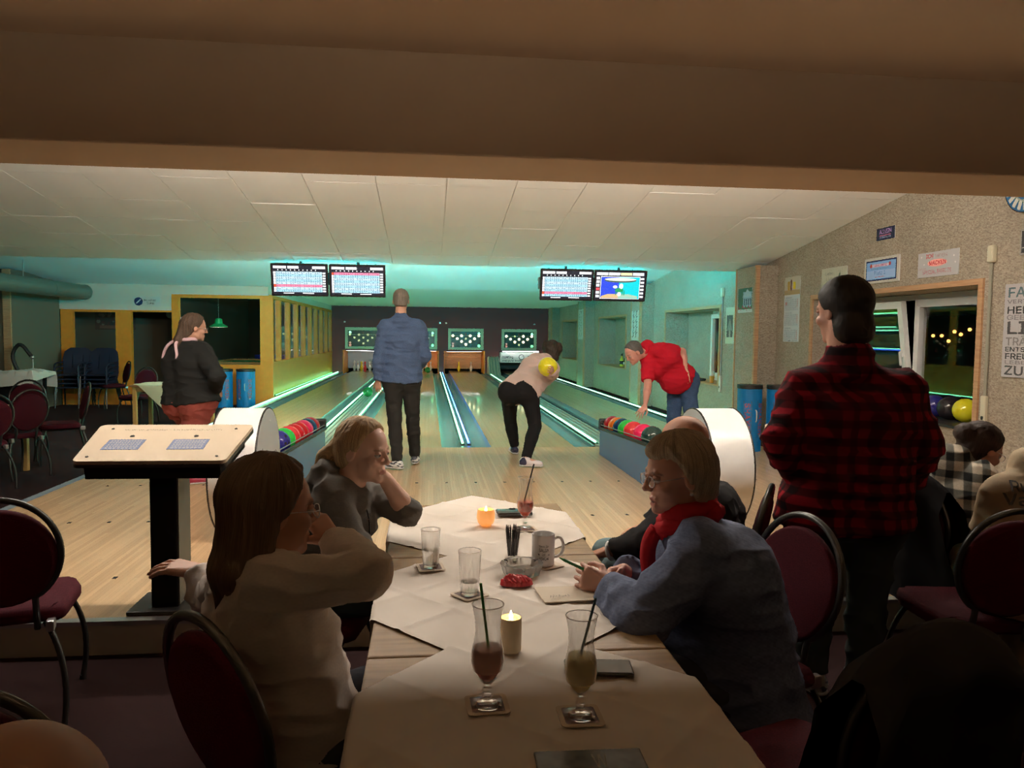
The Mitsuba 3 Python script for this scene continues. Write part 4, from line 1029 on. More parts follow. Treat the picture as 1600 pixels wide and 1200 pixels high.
# picture strip on the pilaster and further prints
P = Print(); P.rect(0, 0, 0.47, 0.335, (0.05, 0.11, 0.07)); P.up(); P.rect(0.17, 0.07, 0.45, 0.28, (0.30, 0.42, 0.55)); P.poly(sg.Polygon([(0.15, 0.21), (0.31, 0.32), (0.47, 0.21)]), (0.45, 0.5, 0.55)); P.up()
for k in range(4): P.rect(0.20 + k * 0.065, 0.10, 0.235 + k * 0.065, 0.19, (0.05, 0.09, 0.14))
for k in range(14): P.circle(0.03 + 0.033 * k, 0.06 + 0.02 * math.sin(k * 2.1), 0.02, ((0.40, 0.05, 0.08), (0.06, 0.18, 0.06))[k % 2])
P.rect(0, 0, 0.47, 0.045, (0.55, 0.6, 0.6))
wall_print('picture_calendar', P, (PX - 0.001, 10.44, 1.925), 0.47, 0.335, 'small calendar picture of a white house on the near pilaster', 'calendar', 0.004)
def poster(o, w, h, label, kind, edge=(0.75, 0.73, 0.70)):
    P = Print(); q = random.Random(int(o[1] * 10))
    P.rect(0, 0, w, h, (0.50, 0.52, 0.40) if kind == 'photo' else (0.55, 0.55, 0.50)); P.up()
    if kind == 'photo':
        P.rect(0.05, 0.10, w - 0.05, h - 0.12, (0.10, 0.10, 0.09)); P.up(); P.poly(sg.Polygon([(0.06, 0.2), (w / 2, h - 0.16), (w - 0.06, 0.2)]), (0.22, 0.22, 0.2)); P.rect(w * 0.4, 0.1, w * 0.6, 0.25, (0.3, 0.3, 0.27))
    else:
        for k in range(5):
            for r in range(2):
                x, y = w * (0.18 + 0.4 * r), h * (0.1 + 0.18 * k)
                P.poly(sg.LineString([(x, y), (x + 0.07, y + 0.04), (x + 0.05, y + 0.09), (x + 0.12, y + 0.10)]).buffer(0.012), (0.08, 0.07, 0.07))
    wall_print('wall_poster', P, o, w, h, label, 'poster', 0.006, edge=edge)
poster((XW, 11.60, 1.485), 0.34, 0.56, 'greenish poster with a dark photograph beside the second window', 'photo', (0.40, 0.46, 0.32))
poster((PX - 0.001, 16.12, 1.50), 0.55, 0.62, 'white poster with dark figures on the second pilaster', 'figures')
poster((PX - 0.001, 22.0, 1.48), 0.65, 0.85, 'pale poster with one dark figure on the third pilaster', 'figures')
poster((XW, 17.1, 1.20), 0.42, 0.85, 'framed dark wooden picture beside the third window', 'photo', (0.18, 0.14, 0.09))
# big word sign, round wall clock, small frame
P = Print(); P.rect(0, 0, 0.95, 0.74, (0.44, 0.42, 0.43)); P.up()
for x in (0.16, 0.32, 0.48, 0.64, 0.8): P.rect(x, 0, x + 0.004, 0.74, (0.36, 0.34, 0.35))
P.up()
for t_, y, h_, w_, c in (('FAMILIE', 0.635, 0.075, 0.62, (0.10, 0.15, 0.17)), ('VERTRAUEN GLAUBE', 0.585, 0.030, 0.85, (0.22, 0.2, 0.21)), ('HERZ WÄRME', 0.505, 0.055, 0.80, dk), ('GEBORGENHEIT', 0.455, 0.038, 0.80, (0.25, 0.23, 0.25)), ('LIEBE', 0.345, 0.095, 0.62, (0.06, 0.055, 0.06)),
                         ('TRÄUME LEBEN', 0.255, 0.060, 0.85, (0.22, 0.2, 0.2)), ('ENTSPANNUNG', 0.205, 0.034, 0.62, dk), ('FREUNDSCHAFT', 0.145, 0.045, 0.80, dk), ('LEBENSLUST', 0.105, 0.028, 0.60, (0.24, 0.22, 0.23)), ('ZUHAUSE', 0.020, 0.070, 0.72, (0.07, 0.07, 0.075))):
    P.text(t_, 0.025, y, h_, c, width=w_)
wall_print('word_sign', P, (XW, 5.745, 1.290), 0.95, 0.74, 'grey wooden sign with the words HERZ, LIEBE and ZUHAUSE at the right edge', 'sign', 0.012, edge=(0.38, 0.36, 0.36))
P = Print(); cb = [(0.01, 0.08, 0.20), (0.02, 0.10, 0.07), (0.25, 0.32, 0.26), (0.01, 0.09, 0.22), (0.02, 0.02, 0.02)]
for r, c in zip((0.22, 0.155, 0.14, 0.125, 0.10), cb): P.circle(0.22, 0.22, r, c); P.up()
for k in range(20):
    a = k * PI / 10
    P.poly(shapely.affinity.translate(shapely.affinity.rotate(sg.box(-0.012, -0.03, 0.012, 0.03).buffer(0.006), math.degrees(a) - 90), 0.22 + 0.17 * math.cos(a), 0.22 + 0.17 * math.sin(a)), (0.55, 0.55, 0.5))
db = thing('dartboard', 'round blue and green dartboard at the top right edge', 'dartboard')
obj('disc', cyl((WX - 0.001, 5.565, 2.80), (WX - 0.03, 5.565, 2.80), 0.225, 40), M['black'], db)
m, c = P.placed((WX - 0.0305, 5.785, 2.58), (0, -1, 0), (0, 0, 1)); obj('face', m, M['vcol'], db, color=c)
P = Print(); P.rect(0, 0, 0.40, 0.20, (0.30, 0.28, 0.26)); P.up(); P.rect(0.015, 0.015, 0.385, 0.185, dk); P.up(); P.rect(0.02, 0.05, 0.3, 0.06, (0.4, 0.38, 0.35))
wall_print('framed_picture', P, (XW, 5.615, 2.25), 0.40, 0.20, 'small dark framed picture at the right edge above the word sign', 'picture', 0.012)
# blind crank and its strap box
for (y, z0, z1, l) in ((5.91, 0.99, 2.27, 'grey roller blind pull with its beige winder box, right of the near window'), (11.73, 0.85, 2.27, 'grey roller blind pull beside the second window')):
    t = thing('blind_winder', l, 'blind pull')
    obj('strap', box(WX - 0.022, WX - 0.010, y - 0.013, y + 0.013, z0, z1), M['grey'] if y > 8 else material('strap', (0.30, 0.29, 0.23), 0.6), t)
    obj('guide', rbox(WX - 0.05, WX - 0.001, y - 0.045, y + 0.02, z1 - 0.05, z1 + 0.09, 0.012), material('winder_%d' % int(y), (0.60, 0.56, 0.42), 0.5), t)
    obj('winder_box', rbox(WX - 0.035, WX - 0.001, y - 0.03, y + 0.03, z0 - 0.13, z0 + 0.13, 0.008), M['white'] if y > 8 else 'mat_winder_5', t)
    obj('slot', box(WX - 0.037, WX - 0.0345, y - 0.014, y + 0.014, z0 - 0.07, z0 - 0.04), M['black'], t)
# no smoking sign over the partition door
P = Print(); P.rect(0, 0, 0.56, 0.21, (0.55, 0.54, 0.50)); P.up(); P.circle(0.11, 0.105, 0.088, (0.012, 0.03, 0.10)); P.up(); P.poly(sg.LineString([(0.07, 0.07), (0.15, 0.145)]).buffer(0.012), (0.5, 0.55, 0.6)); P.text('Raucher', 0.225, 0.115, 0.042, dk, False, width=0.24); P.text('Zone', 0.275, 0.05, 0.042, dk, False, width=0.15)
wall_print('smoking_sign', P, (-6.24, PY - 0.001, 2.10), 0.56, 0.21, 'white sign with a round blue smoking symbol above the partition door', 'sign', 0.004, ud=(1, 0, 0))
P = Print(); P.rect(0, 0, 0.9, 0.45, (0.14, 0.07, 0.06)); P.up(); q = random.Random(2)
for k in range(40): P.circle(0.06 + 0.78 * q.random(), 0.12 + 0.28 * q.random(), 0.02 + 0.03 * q.random(), ((0.32, 0.25, 0.2), (0.22, 0.05, 0.05), (0.07, 0.06, 0.07))[k % 3])
P.up(); P.rect(0.1, 0.03, 0.8, 0.10, (0.28, 0.13, 0.10))
wall_print('team_poster', P, (-7.75, 18.999, 1.60), 0.9, 0.45, 'dark reddish group picture behind the glass at the left', 'poster', 0.006, ud=(1, 0, 0), edge=(0.10, 0.05, 0.05))
# things on the window sills
def bottle(x, y, z, c, label, s=1.0):
    t = thing('bottle', label, 'bottle')
    obj('body', lathe([(0, 0), (0.035 * s, 0), (0.038 * s, 0.01), (0.038 * s, 0.12 * s), (0.015 * s, 0.17 * s), (0.014 * s, 0.20 * s), (0, 0.20 * s)]).apply_translation((x, y, z)), c, t, smooth=40)
    obj('cap', cyl((x, y, z + 0.2005 * s), (x, y, z + 0.235 * s), 0.017 * s, 12), M['black'], t)
    obj('label_band', lathe([(0.0383 * s, 0.04 * s), (0.0388 * s, 0.04 * s), (0.0388 * s, 0.10 * s), (0.0383 * s, 0.10 * s)]).apply_translation((x, y, z)), M['black'], t, smooth=40)
bottle(4.85, 18.95, 0.826, material('bottle_yellow', (0.65, 0.62, 0.05), 0.3), 'yellow bottle on the sill of the third window', 1.35)
hm = thing('helmet', 'black and white helmet on the sill of the third window', 'helmet')
obj('shell', trimesh.creation.icosphere(3, 0.14).apply_transform(np.diag([0.9, 1.1, 1.0, 1])).apply_translation((4.86, 18.3, 0.97)), M['black'], hm, smooth=True)
obj('band', lathe([(0.128, -0.03), (0.145, -0.025), (0.148, 0.02), (0.13, 0.025)]).apply_transform(np.diag([0.95, 1.12, 1.0, 1])).apply_translation((4.86, 18.3, 0.93)), M['white'], hm, smooth=True)
fg = thing('figurine', 'dark and white figurine on the sill of the farthest window', 'figurine')
obj('base', rbox(4.75, 4.95, 24.0, 24.35, 0.826, 0.97, 0.03), material('fig_o', (0.40, 0.13, 0.06), 0.5), fg)
obj('body', lathe([(0, 0), (0.11, 0), (0.13, 0.1), (0.08, 0.2), (0.10, 0.3), (0.06, 0.4), (0, 0.42)]).apply_translation((4.85, 24.18, 0.97)), M['grey'], fg, smooth=40)
bg = thing('beer_glass', 'small glass of beer with foam on the second window sill', 'glass')
obj('beer', cyl((4.70, 12.35, 0.826), (4.70, 12.35, 0.94), 0.035, 20, 0.042), material('beer', (0.62, 0.25, 0.03), 0.2), bg, smooth=40)
obj('foam', cyl((4.70, 12.35, 0.941), (4.70, 12.35, 1.01), 0.042, 20, 0.045), M['white'], bg, smooth=40)
for i, y in enumerate((12.9, 13.15)):
    single('sunglasses_case', rbox(4.68, 4.78, y - 0.09, y + 0.09, 0.826, 0.87, 0.02), M['black'], f'small dark case on the second window sill, {("nearer", "farther")[i]} one', 'case')
# town lights far outside
struct('distant_house', box(38.74, 41, 47.5, 58, -6, 3.4), M['black_matte'], 'dark house far outside the window')
for k, (x, y, z) in enumerate(((38.6, 50.5, 1.9), (38.3, 51.4, 2.35), (38, 52.3, 2.0), (38, 53.0, 2.2), (38.5, 53.6, 1.5), (38, 54.4, 1.9), (38, 49.8, 2.6), (38.6, 55.4, 1.9))):
    l = thing('street_lamp', 'small orange street lamp far outside the near window', 'lamp', 'town lights outside the window')
    obj('head', trimesh.creation.icosphere(2, 0.13).apply_translation((38.609, y, z)), M['white'], l, emit=(3.2, 1.3, 0.3), weight=0.02)
# ------------------------------------------------------------------ the long table and what stands on it
TX0, TX1, TZ = -0.153, 0.640, 0.75
tb = [(1.07, 1.948), (1.952, 2.833), (2.837, 3.72)]
for (a, b), l in zip(tb, ('near one of the three joined wooden tables', 'middle one of the three joined wooden tables', 'far one of the three joined wooden tables, by the step')):
    side_table(TX0, TX1, a, b, l, h=TZ)
cl = [(0.243, 3.29, 0.442, PI / 4 + 0.03, 0.0), (0.243, 2.40, 0.430, PI / 4 - 0.06, 0.0035), (0.243, 1.50, 0.455, PI / 4 + 0.05, 0.007)]
for (cx, cy, hf, rt, dz), l in zip(cl, ('white square tablecloth laid cornerwise on the far table, with a round candle on it', 'white square tablecloth laid cornerwise on the middle table, under the ashtray', 'white square tablecloth laid cornerwise on the near table, under the two cocktails')):
    single('tablecloth', cloth_mesh(cx, cy, hf, rt, TX0, TX1, -1, 9, TZ + dz, 90, int(cy * 10), drop=0.2), M['cloth'], l, 'tablecloth', smooth=True)
CZ = TZ + 0.0065
def zt(y): return CZ + (0.0075 if y < 1.95 else 0.006 if y < 2.9 else 0.003)
M['cork'] = material('cork', (0.52, 0.43, 0.33), 0.8)
def coaster(x, y, label, rot=0.1):
    t = thing('coaster', label, 'coaster', 'beer mats under the glasses')
    obj('card', move(extrude(rrect(-0.047, 0.047, -0.047, 0.047, 0.012), 0.0022), (x, y, zt(y)), rot), M['cork'], t)
    P = Print(); P.poly(rrect(-0.036, 0.036, -0.036, 0.036, 0.006), (0.10, 0.055, 0.045)); P.up(); P.circle(0, 0, 0.026, (0.32, 0.13, 0.07)); P.up(); P.rect(-0.022, -0.006, 0.022, 0.006, (0.5, 0.45, 0.38))
    m, c = P.mesh(); obj('print', move(m, (x, y, zt(y) + 0.0025), rot), M['vcol'], t, color=c)
    return zt(y) + 0.0034
scene['mat_film'] = {'type': 'twosided', 'bsdf': {'type': 'diffuse', 'reflectance': rgb((0.62, 0.58, 0.54))}}
for k_, w_ in (('bowl', 0.13), ('clear', 0.06), ('rim', 0.45)):
    scene['mat_' + k_] = {'type': 'blendbsdf', 'weight': w_, 'a': {'type': 'thindielectric', 'int_ior': 1.5}, 'b': {'type': 'twosided', 'bsdf': {'type': 'diffuse', 'reflectance': rgb((0.62, 0.58, 0.54))}}}; M[k_] = 'mat_' + k_
del scene['mat_film']
def gl(profile_out, profile_in):
    return lathe(profile_out + profile_in[::-1], 36)
def cocktail(x, y, label, liquid, lvl, straw, sc=1.0, lean=(0.02, 0.0), rot=0.1, clabel=''):
    z = coaster(x, y, clabel, rot)
    t = thing('cocktail_glass', label, 'cocktail')
    def S(p): return [(r * sc, h * sc) for r, h in p]
    out = S([(0.0, 0.0), (0.034, 0.0), (0.036, 0.003), (0.030, 0.007), (0.010, 0.012), (0.0075, 0.020), (0.0115, 0.030), (0.0075, 0.040), (0.010, 0.048), (0.022, 0.060), (0.032, 0.078), (0.0365, 0.098), (0.0355, 0.120), (0.030, 0.145), (0.0275, 0.165), (0.0285, 0.190), (0.0345, 0.222), (0.0352, 0.2245)])
    inn = S([(0.0, 0.050), (0.010, 0.053), (0.020, 0.0625), (0.0305, 0.0795), (0.035, 0.098), (0.034, 0.120), (0.0285, 0.145), (0.026, 0.165), (0.027, 0.190), (0.033, 0.222), (0.0340, 0.2245)])
    ft = [q for q in out if q[1] <= 0.0601 * sc]
    obj('foot', lathe(ft + [(0.010 * sc, 0.0535 * sc), (0.0, 0.052 * sc)], 40).apply_translation((x, y, z)), M['glass'], t, smooth=40)
    obj('bowl', lathe([q for q in out if q[1] >= 0.0601 * sc] , 40).apply_translation((x, y, z + 0.0002)), M['bowl'], t, smooth=True)
    obj('rim', tube([(x + 0.0350 * sc * math.cos(q), y + 0.0350 * sc * math.sin(q), z + 0.2245 * sc) for q in np.linspace(0, 2 * PI, 33)[:-1]], 0.0011, 6, closed=True), M['rim'], t, smooth=True)
    ins = [(max(r - 0.0006, 0), h + 0.0004) for r, h in inn if h <= lvl * sc]
    rl = np.interp(lvl * sc, [h for r, h in inn], [r for r, h in inn]) - 0.0006
    liq = lathe(ins + [(rl, lvl * sc), (rl * 0.5, lvl * sc + 0.002), (0, lvl * sc + 0.002)], 36).apply_translation((x, y, z))
    obj('drink', liq, liquid, t, smooth=50)
    s0 = np.array([x - lean[0] * 0.5, y, z + 0.07 * sc]); s1 = np.array([x + lean[0] * 0.6, y + lean[1], z + 0.2245 * sc]); e = s1 + (s1 - s0) * straw[1]
    pts = [s0, s1, e]
    single('drinking_straw', tube(pts, 0.003, 8), straw[0], straw[2], 'straw', smooth=40)
    return t
M['drink_brown'] = material('drink_brown', proc(lambda p, n, uv: mix((0.36, 0.16, 0.15), (0.52, 0.26, 0.23), noise(p.x * 260, p.y * 260, p.z * 260))), 0.35)
M['drink_yellow'] = material('drink_yellow', proc(lambda p, n, uv: mix((0.85, 0.72, 0.36), (0.95, 0.84, 0.50), noise(p.x * 220, p.y * 220, p.z * 220))), 0.35)
M['drink_red'] = material('drink_red', (0.42, 0.06, 0.03), 0.25)
M['straw_green'] = material('straw_green', (0.03, 0.24, 0.05), 0.4)
M['straw_blue'] = material('straw_blue', (0.10, 0.20, 0.32), 0.4)
M['straw_dark'] = material('straw_dark', (0.02, 0.022, 0.03), 0.4)
cocktail(0.133, 1.645, 'tall cocktail glass with a purple brown drink, left one in the foreground', M['drink_brown'], 0.128, (M['straw_green'], 0.30, 'dark green straw in the purple brown cocktail'), 1.0, (-0.018, 0.0), 0.05, 'beer mat under the purple brown cocktail')
cocktail(0.328, 1.578, 'tall cocktail glass with a pale yellow drink, right one in the foreground', M['drink_yellow'], 0.135, (M['straw_blue'], 0.25, 'greyish blue straw in the pale yellow cocktail'), 0.97, (0.034, 0.0), 0.0, 'beer mat under the pale yellow cocktail')
cocktail(0.412, 3.19, 'cocktail glass with a red drink on the far tablecloth', M['drink_red'], 0.118, (M['straw_dark'], 0.38, 'dark straw in the red cocktail'), 0.97, (0.034, 0.0), 0.1, 'beer mat under the red cocktail')
M['water'] = glass('water', int_ior=1.33)
def tumbler(x, y, r, h, lvl, label, cl_, rot):
    z = coaster(x, y, cl_, rot)
    t = thing('water_glass', label, 'glass')
    out = [(0, 0), (r * 0.78, 0), (r * 0.82, 0.003), (r, h)]; inn = [(0, 0.010), (r * 0.76, 0.011), (r - 0.0016, h)]
    obj('wall', lathe([(r * 0.82, 0.0105), (r, h)], 36).apply_translation((x, y, z)), M['clear'], t, smooth=True)
    obj('base', lathe([(0, 0), (r * 0.78, 0), (r * 0.82, 0.003), (r * 0.82, 0.0098), (0, 0.0098)], 36).apply_translation((x, y, z)), M['glass'], t, smooth=40)
    obj('rim', tube([(x + r * math.cos(q), y + r * math.sin(q), z + h) for q in np.linspace(0, 2 * PI, 33)[:-1]], 0.0011, 6, closed=True), M['rim'], t, smooth=True)
    f = (lvl - 0.011) / (h - 0.011); rl = r * 0.76 + (r - 0.0016 - r * 0.76) * f - 0.0005
    obj('water', lathe([(0, 0.0115), (r * 0.755, 0.0118), (rl, lvl), (0, lvl)], 36).apply_translation((x, y, z)), M['water'], t, smooth=40)
tumbler(0.012, 2.67, 0.034, 0.132, 0.060, 'water glass nearest the hooded girl, on a beer mat', 'beer mat under the water glass nearest the hooded girl', 0.15)
tumbler(0.133, 2.375, 0.036, 0.138, 0.040, 'nearly empty water glass in the middle of the table', 'beer mat under the nearly empty water glass', 0.6)
# candles
M['wax'] = material('wax', (0.75, 0.62, 0.42), 0.5)
M['frosted'] = material('frosted', (0.78, 0.52, 0.27), 0.4)
def candle(x, y, prof, ztop, glow, label, e_body):
    z = zt(y)
    t = thing('candle', label, 'candle')
    obj('cup', lathe(prof, 32).apply_translation((x, y, z)), M['frosted'] if e_body else M['wax'], t, smooth=50, emit=e_body, weight=0.5)
    r = prof[-1][0]
    obj('wax_pool', cyl((x, y, z + ztop - 0.012), (x, y, z + ztop - 0.008), glow, 24), M['wax'], t, emit=(2.6, 1.15, 0.28), weight=0.5)
    fl = lathe([(0, 0), (0.003, 0.002), (0.0055, 0.008), (0.004, 0.016), (0, 0.027)], 12).apply_translation((x, y, z + ztop - 0.004))
    obj('flame', fl, M['white'], t, smooth=True, emit=(75, 40, 12), weight=1.5)
    obj('wick', cyl((x, y, z + ztop - 0.0075), (x, y, z + ztop - 0.002), 0.0012, 6), M['black'], t)
candle(0.251, 3.267, [(0, 0), (0.022, 0), (0.034, 0.012), (0.040, 0.034), (0.038, 0.058), (0.034, 0.070), (0.032, 0.070), (0.036, 0.056), (0.038, 0.036), (0.031, 0.014), (0, 0.008)], 0.062, 0.034, 'round glowing tea light glass on the far tablecloth', (0.62, 0.20, 0.035))
candle(0.216, 1.935, [(0, 0), (0.026, 0), (0.028, 0.003), (0.028, 0.088), (0.0255, 0.088), (0.0255, 0.012), (0, 0.010)], 0.084, 0.0252, 'burning candle in a straight pale glass behind the purple brown cocktail', None)
# mug
mg = thing('mug', 'white mug with dark writing beside the pen holder', 'mug')
mx, my, mz = 0.412, 2.675, zt(2.675) + 0.0005
obj('body', lathe([(0, 0), (0.036, 0), (0.040, 0.004), (0.041, 0.110), (0.040, 0.113), (0.0375, 0.112), (0.0365, 0.010), (0, 0.007)], 40).apply_translation((mx, my, mz)), M['mug'] if 'mug' in M else M['white'], mg, smooth=40)
obj('handle', tube(smoothpath([(mx + 0.040, my, mz + 0.092), (mx + 0.060, my, mz + 0.096), (mx + 0.072, my, mz + 0.070), (mx + 0.066, my, mz + 0.040), (mx + 0.040, my, mz + 0.026)]), 0.0055, 10), M['white'], mg, smooth=50)
P = Print()
for s_, y_, h_, w_ in (('Wenn ich', 0.072, 0.007, 0.034), ('SALSA', 0.056, 0.011, 0.036), ('ist', 0.042, 0.009, 0.010), ('SCHÖN', 0.026, 0.010, 0.034)):
    P.text(s_, 0, y_, h_, (0.04, 0.035, 0.03), width=w_, center=True)
P.circle(-0.018, 0.046, 0.003, (0.04, 0.035, 0.03)); P.circle(0.018, 0.046, 0.003, (0.04, 0.035, 0.03))
m, c = P.mesh(); v = m.vertices.copy(); q = v[:, 0] / 0.041 - PI / 2 - 0.1
m.vertices = np.stack([mx + (0.0412 + v[:, 2]) * np.cos(q), my + (0.0412 + v[:, 2]) * np.sin(q), mz + v[:, 1]], 1)
obj('lettering', m, M['vcol'], mg, color=c)
sp = single('spoon', cat_([tube([(mx - 0.006, my - 0.055, mz + 0.03), (mx + 0.010, my - 0.06, mz + 0.055)], 0.0016, 6)]), M['steel'], 'thin dark spoon handle lying in the ashtray before the mug', 'spoon')
coz = single('beer_mat', move(extrude(rrect(-0.047, 0.047, -0.047, 0.047, 0.012), 0.002), (mx + 0.015, my + 0.0, zt(2.675) - 0.0022), 0.5), M['cork'], 'beer mat under the white mug', 'beer mat')
# glass full of black pens
px_, py_, pz_ = 0.308, 2.745, zt(2.745)
pg = thing('pen_holder', 'small glass crammed with black pencils', 'pen holder')
obj('wall', lathe([(0.027, 0.0135), (0.028, 0.085)], 32).apply_translation((px_, py_, pz_)), M['pane'], pg, smooth=True)
obj('base', lathe([(0, 0), (0.024, 0), (0.027, 0.003), (0.027, 0.013), (0, 0.013)], 32).apply_translation((px_, py_, pz_)), M['glass'], pg, smooth=40)
q = random.Random(3)
for k in range(14):
    a, r = k * 2.4, 0.020 * math.sqrt((k + 0.5) / 14)
    b0 = np.array([px_ + r * 0.8 * math.cos(a), py_ + r * 0.8 * math.sin(a), pz_ + 0.016]); b1 = np.array([px_ + r * 1.35 * math.cos(a), py_ + r * 1.35 * math.sin(a), pz_ + 0.105 + 0.022 * q.random()])
    t = single('pencil', cyl(b0, b1, 0.0032, 6), M['black'], 'black pencil standing in the small glass', 'pencil', 'black pencils in the glass')
    obj('tip', cyl(b1 + (b1 - b0) / np.linalg.norm(b1 - b0) * 0.0002, b1 + (b1 - b0) / np.linalg.norm(b1 - b0) * 0.010, 0.003, 6, 0.0006), M['steel'], t)
# ashtray: thick faceted glass dish with three rests
scene['mat_crystal'] = {'type': 'blendbsdf', 'weight': 0.16, 'a': {'type': 'dielectric', 'int_ior': 1.5}, 'b': {'type': 'twosided', 'bsdf': {'type': 'diffuse', 'reflectance': rgb((0.5, 0.5, 0.47))}}}; M['crystal'] = 'mat_crystal'
at = thing('ashtray', 'clear faceted glass ashtray in front of the mug', 'ashtray')
dish = manifold3d.Manifold.cylinder(0.036, 0.064, 0.076, 12) - manifold3d.Manifold.cylinder(0.04, 0.050, 0.062, 40).translate((0, 0, 0.012))
for k in range(3):
    a = k * 2 * PI / 3 + 0.5
    dish = dish - manifold3d.Manifold.cylinder(0.2, 0.006, 0.006, 16, True).rotate((0, 90, math.degrees(a))).translate((math.cos(a) * 0.11, math.sin(a) * 0.11, 0.034))
obj('dish', move(man(dish), (0.325, 2.585, zt(2.585))), M['crystal'], at, smooth=20)
# red bag of sweets
bagm = heap(0.292, 2.462, zt(2.46), 0.055, 0.034, 0.026, 11, 30)
vb = bagm.vertices; vb[:, 2] += 0.006 * np.abs(np.sin(vb[:, 0] * 220 + vb[:, 1] * 90)) * (vb[:, 2] > zt(2.46) + 0.004)
M['red_foil'] = material('red_foil', (0.42, 0.015, 0.02), 0.22, clearcoat=1.0)
bg_ = single('sweet_bag', trimesh.Trimesh(vb, bagm.faces, process=False), M['red_foil'], 'crumpled red foil bag of sweets between ashtray and score sheet', 'sweet bag', smooth=False)
# score sheets, pad and menu
pp = thing('paper_pad', 'pale paper pad with handwritten notes under the hands of the woman in blue', 'paper pad')
obj('sheets', move(extrude(sg.Polygon([(-0.085, -0.085), (0.105, -0.075), (0.10, 0.055), (-0.095, 0.06)]), 0.004), (0.44, 2.36, zt(2.36) + 0.0015), 0.03), M['paper'] if 'paper' in M else material('paper', (0.55, 0.47, 0.36), 0.8), pp)
P = Print(); q = random.Random(8)
for k in range(7):
    x = -0.06 + k * 0.0095
    P.poly(sg.LineString([(x, -0.045), (x + 0.003, -0.03 + 0.008 * q.random()), (x + 0.006, -0.04)]).buffer(0.0006), (0.2, 0.17, 0.14))
for k in range(4): P.rect(-0.06, -0.056 - 0.005 * k, -0.02 - 0.006 * k, -0.0555 - 0.005 * k, (0.3, 0.25, 0.2))
m, c = P.mesh(); obj('writing', move(m, (0.44, 2.36, zt(2.36) + 0.0060), 0.03), M['vcol'], pp, color=c)
def phone(x, y, rot, label, w=0.075, l=0.15, case=None):
    t = thing('phone', label, 'phone')
    obj('body', move(rbox(-l / 2, l / 2, -w / 2, w / 2, 0, 0.009, 0.004), (x, y, zt(y) + 0.0015), rot), M['black'], t, smooth=40)
    obj('screen', move(extrude(rrect(-l / 2 + 0.004, l / 2 - 0.004, -w / 2 + 0.004, w / 2 - 0.004, 0.006), 0.0006), (x, y, zt(y) + 0.0106), rot), M['gloss_black'], t)
    return t
M['gloss_black'] = material('gloss_black', (0.02, 0.021, 0.022), 0.06, clearcoat=1.0)
ph1 = thing('phone', 'black phone in a folding case behind the red cocktail', 'phone')
obj('case', move(rbox(-0.08, 0.08, -0.045, 0.045, 0, 0.016, 0.006), (0.395, 3.46, zt(3.4) + 0.0015), 0.05), M['gloss_black'], ph1, smooth=40)
obj('clasp', move(rbox(-0.015, 0.015, -0.006, 0.006, 0, 0.004, 0.002), (0.39, 3.49, zt(3.4) + 0.018), 0.05), M['black'], ph1)
phone(0.418, 1.80, -0.12, 'black phone lying behind the pale yellow cocktail', 0.082, 0.165)
phc = single('wallet', move(rbox(-0.055, 0.055, -0.042, 0.042, 0, 0.010, 0.004), (0.385, 1.81, zt(1.8) - 0.0045 + 0.005), -0.1) , M['black_matte'], 'flat black wallet under the phone on the near table', 'wallet') if False else None
mn = thing('menu_folder', 'dark printed menu folder at the bottom edge of the picture', 'menu')
obj('cover', move(rbox(-0.105, 0.105, -0.15, 0.0, 0, 0.008, 0.003), (0.312, 1.43, zt(1.43) + 0.0015), -0.02), M['menu'] if 'menu' in M else material('menu', proc(lambda p, n, uv: mix((0.012, 0.014, 0.012), (0.055, 0.055, 0.045), fbm(p.x * 40, p.y * 40, 1.0, 3))), 0.35), mn)
P = Print(); P.text('W', 0.0, -0.06, 0.045, (0.22, 0.21, 0.17), False, width=0.03)
m, c = P.mesh(); obj('lettering', move(m, (0.315, 1.425, zt(1.43) + 0.0099), -0.02), M['vcol'], mn, color=c)
# chairs at the long table
chair(-0.29, 1.955, -0.80, 'burgundy chair of the woman in the pale knit top')
chair(-0.47, 3.08, -1.75, 'burgundy chair of the girl in the grey hooded jacket')
chair(1.06, 2.50, 1.877, 'burgundy chair behind the woman in the blue pullover')
chair(1.20, 3.28, 1.04, 'burgundy chair of the bald man')
chair(2.25, 2.92, -0.12, 'burgundy chair at the right edge, under the person in the printed beige shirt')
chair(2.58, 3.52, -1.30, 'burgundy chair of the woman in the black and white checked shirt')
chair(-0.93, 1.72, 0.2, 'burgundy chair at the lower left edge, only the top of its back showing')
chair(0.98, 1.80, 0.35, 'chair in the dark at the lower right, covered by a black jacket')
# black jackets hung over two chairs
def chair_jacket(x, y, rz_, label, seed):
    U, V_ = np.meshgrid(np.linspace(-1, 1, 44), np.linspace(0, 1, 60), indexing='ij')
    arc = np.abs(V_ - 0.5) * 2 * 0.66; s_ = np.where(V_ < 0.5, -1.0, 1.0)
    xx = U * (0.235 + 0.13 * np.clip(arc / 0.6, 0, 1)); zz = 0.985 - arc - 0.085 * np.abs(U) ** 2.2
    yc = -0.315 + 0.10 * np.clip(arc / 0.6, 0, 1)
    yy = yc + s_ * (0.006 + 0.075 * np.clip(arc / 0.10, 0, 1)) + 0.016 * np.sin(U * 8 + arc * 5 + seed) * np.clip(arc / 0.15, 0, 1)
    v = np.stack([xx, yy, zz], -1).reshape(-1, 3); v += 0.022 * (meshkit.fbm(v * 8, 3, seed)[:, None] - 0.5) * np.array([0.3, 1, 0.3])
    i, j = np.meshgrid(np.arange(43), np.arange(59), indexing='ij'); a = (i * 60 + j).ravel()
    m = trimesh.Trimesh(v, np.vstack([np.c_[a, a + 60, a + 61], np.c_[a, a + 61, a + 1]]), process=False)
    single('jacket', move(m, (x, y, 0), rz_), M['black_matte'], label, 'jacket', smooth=True)
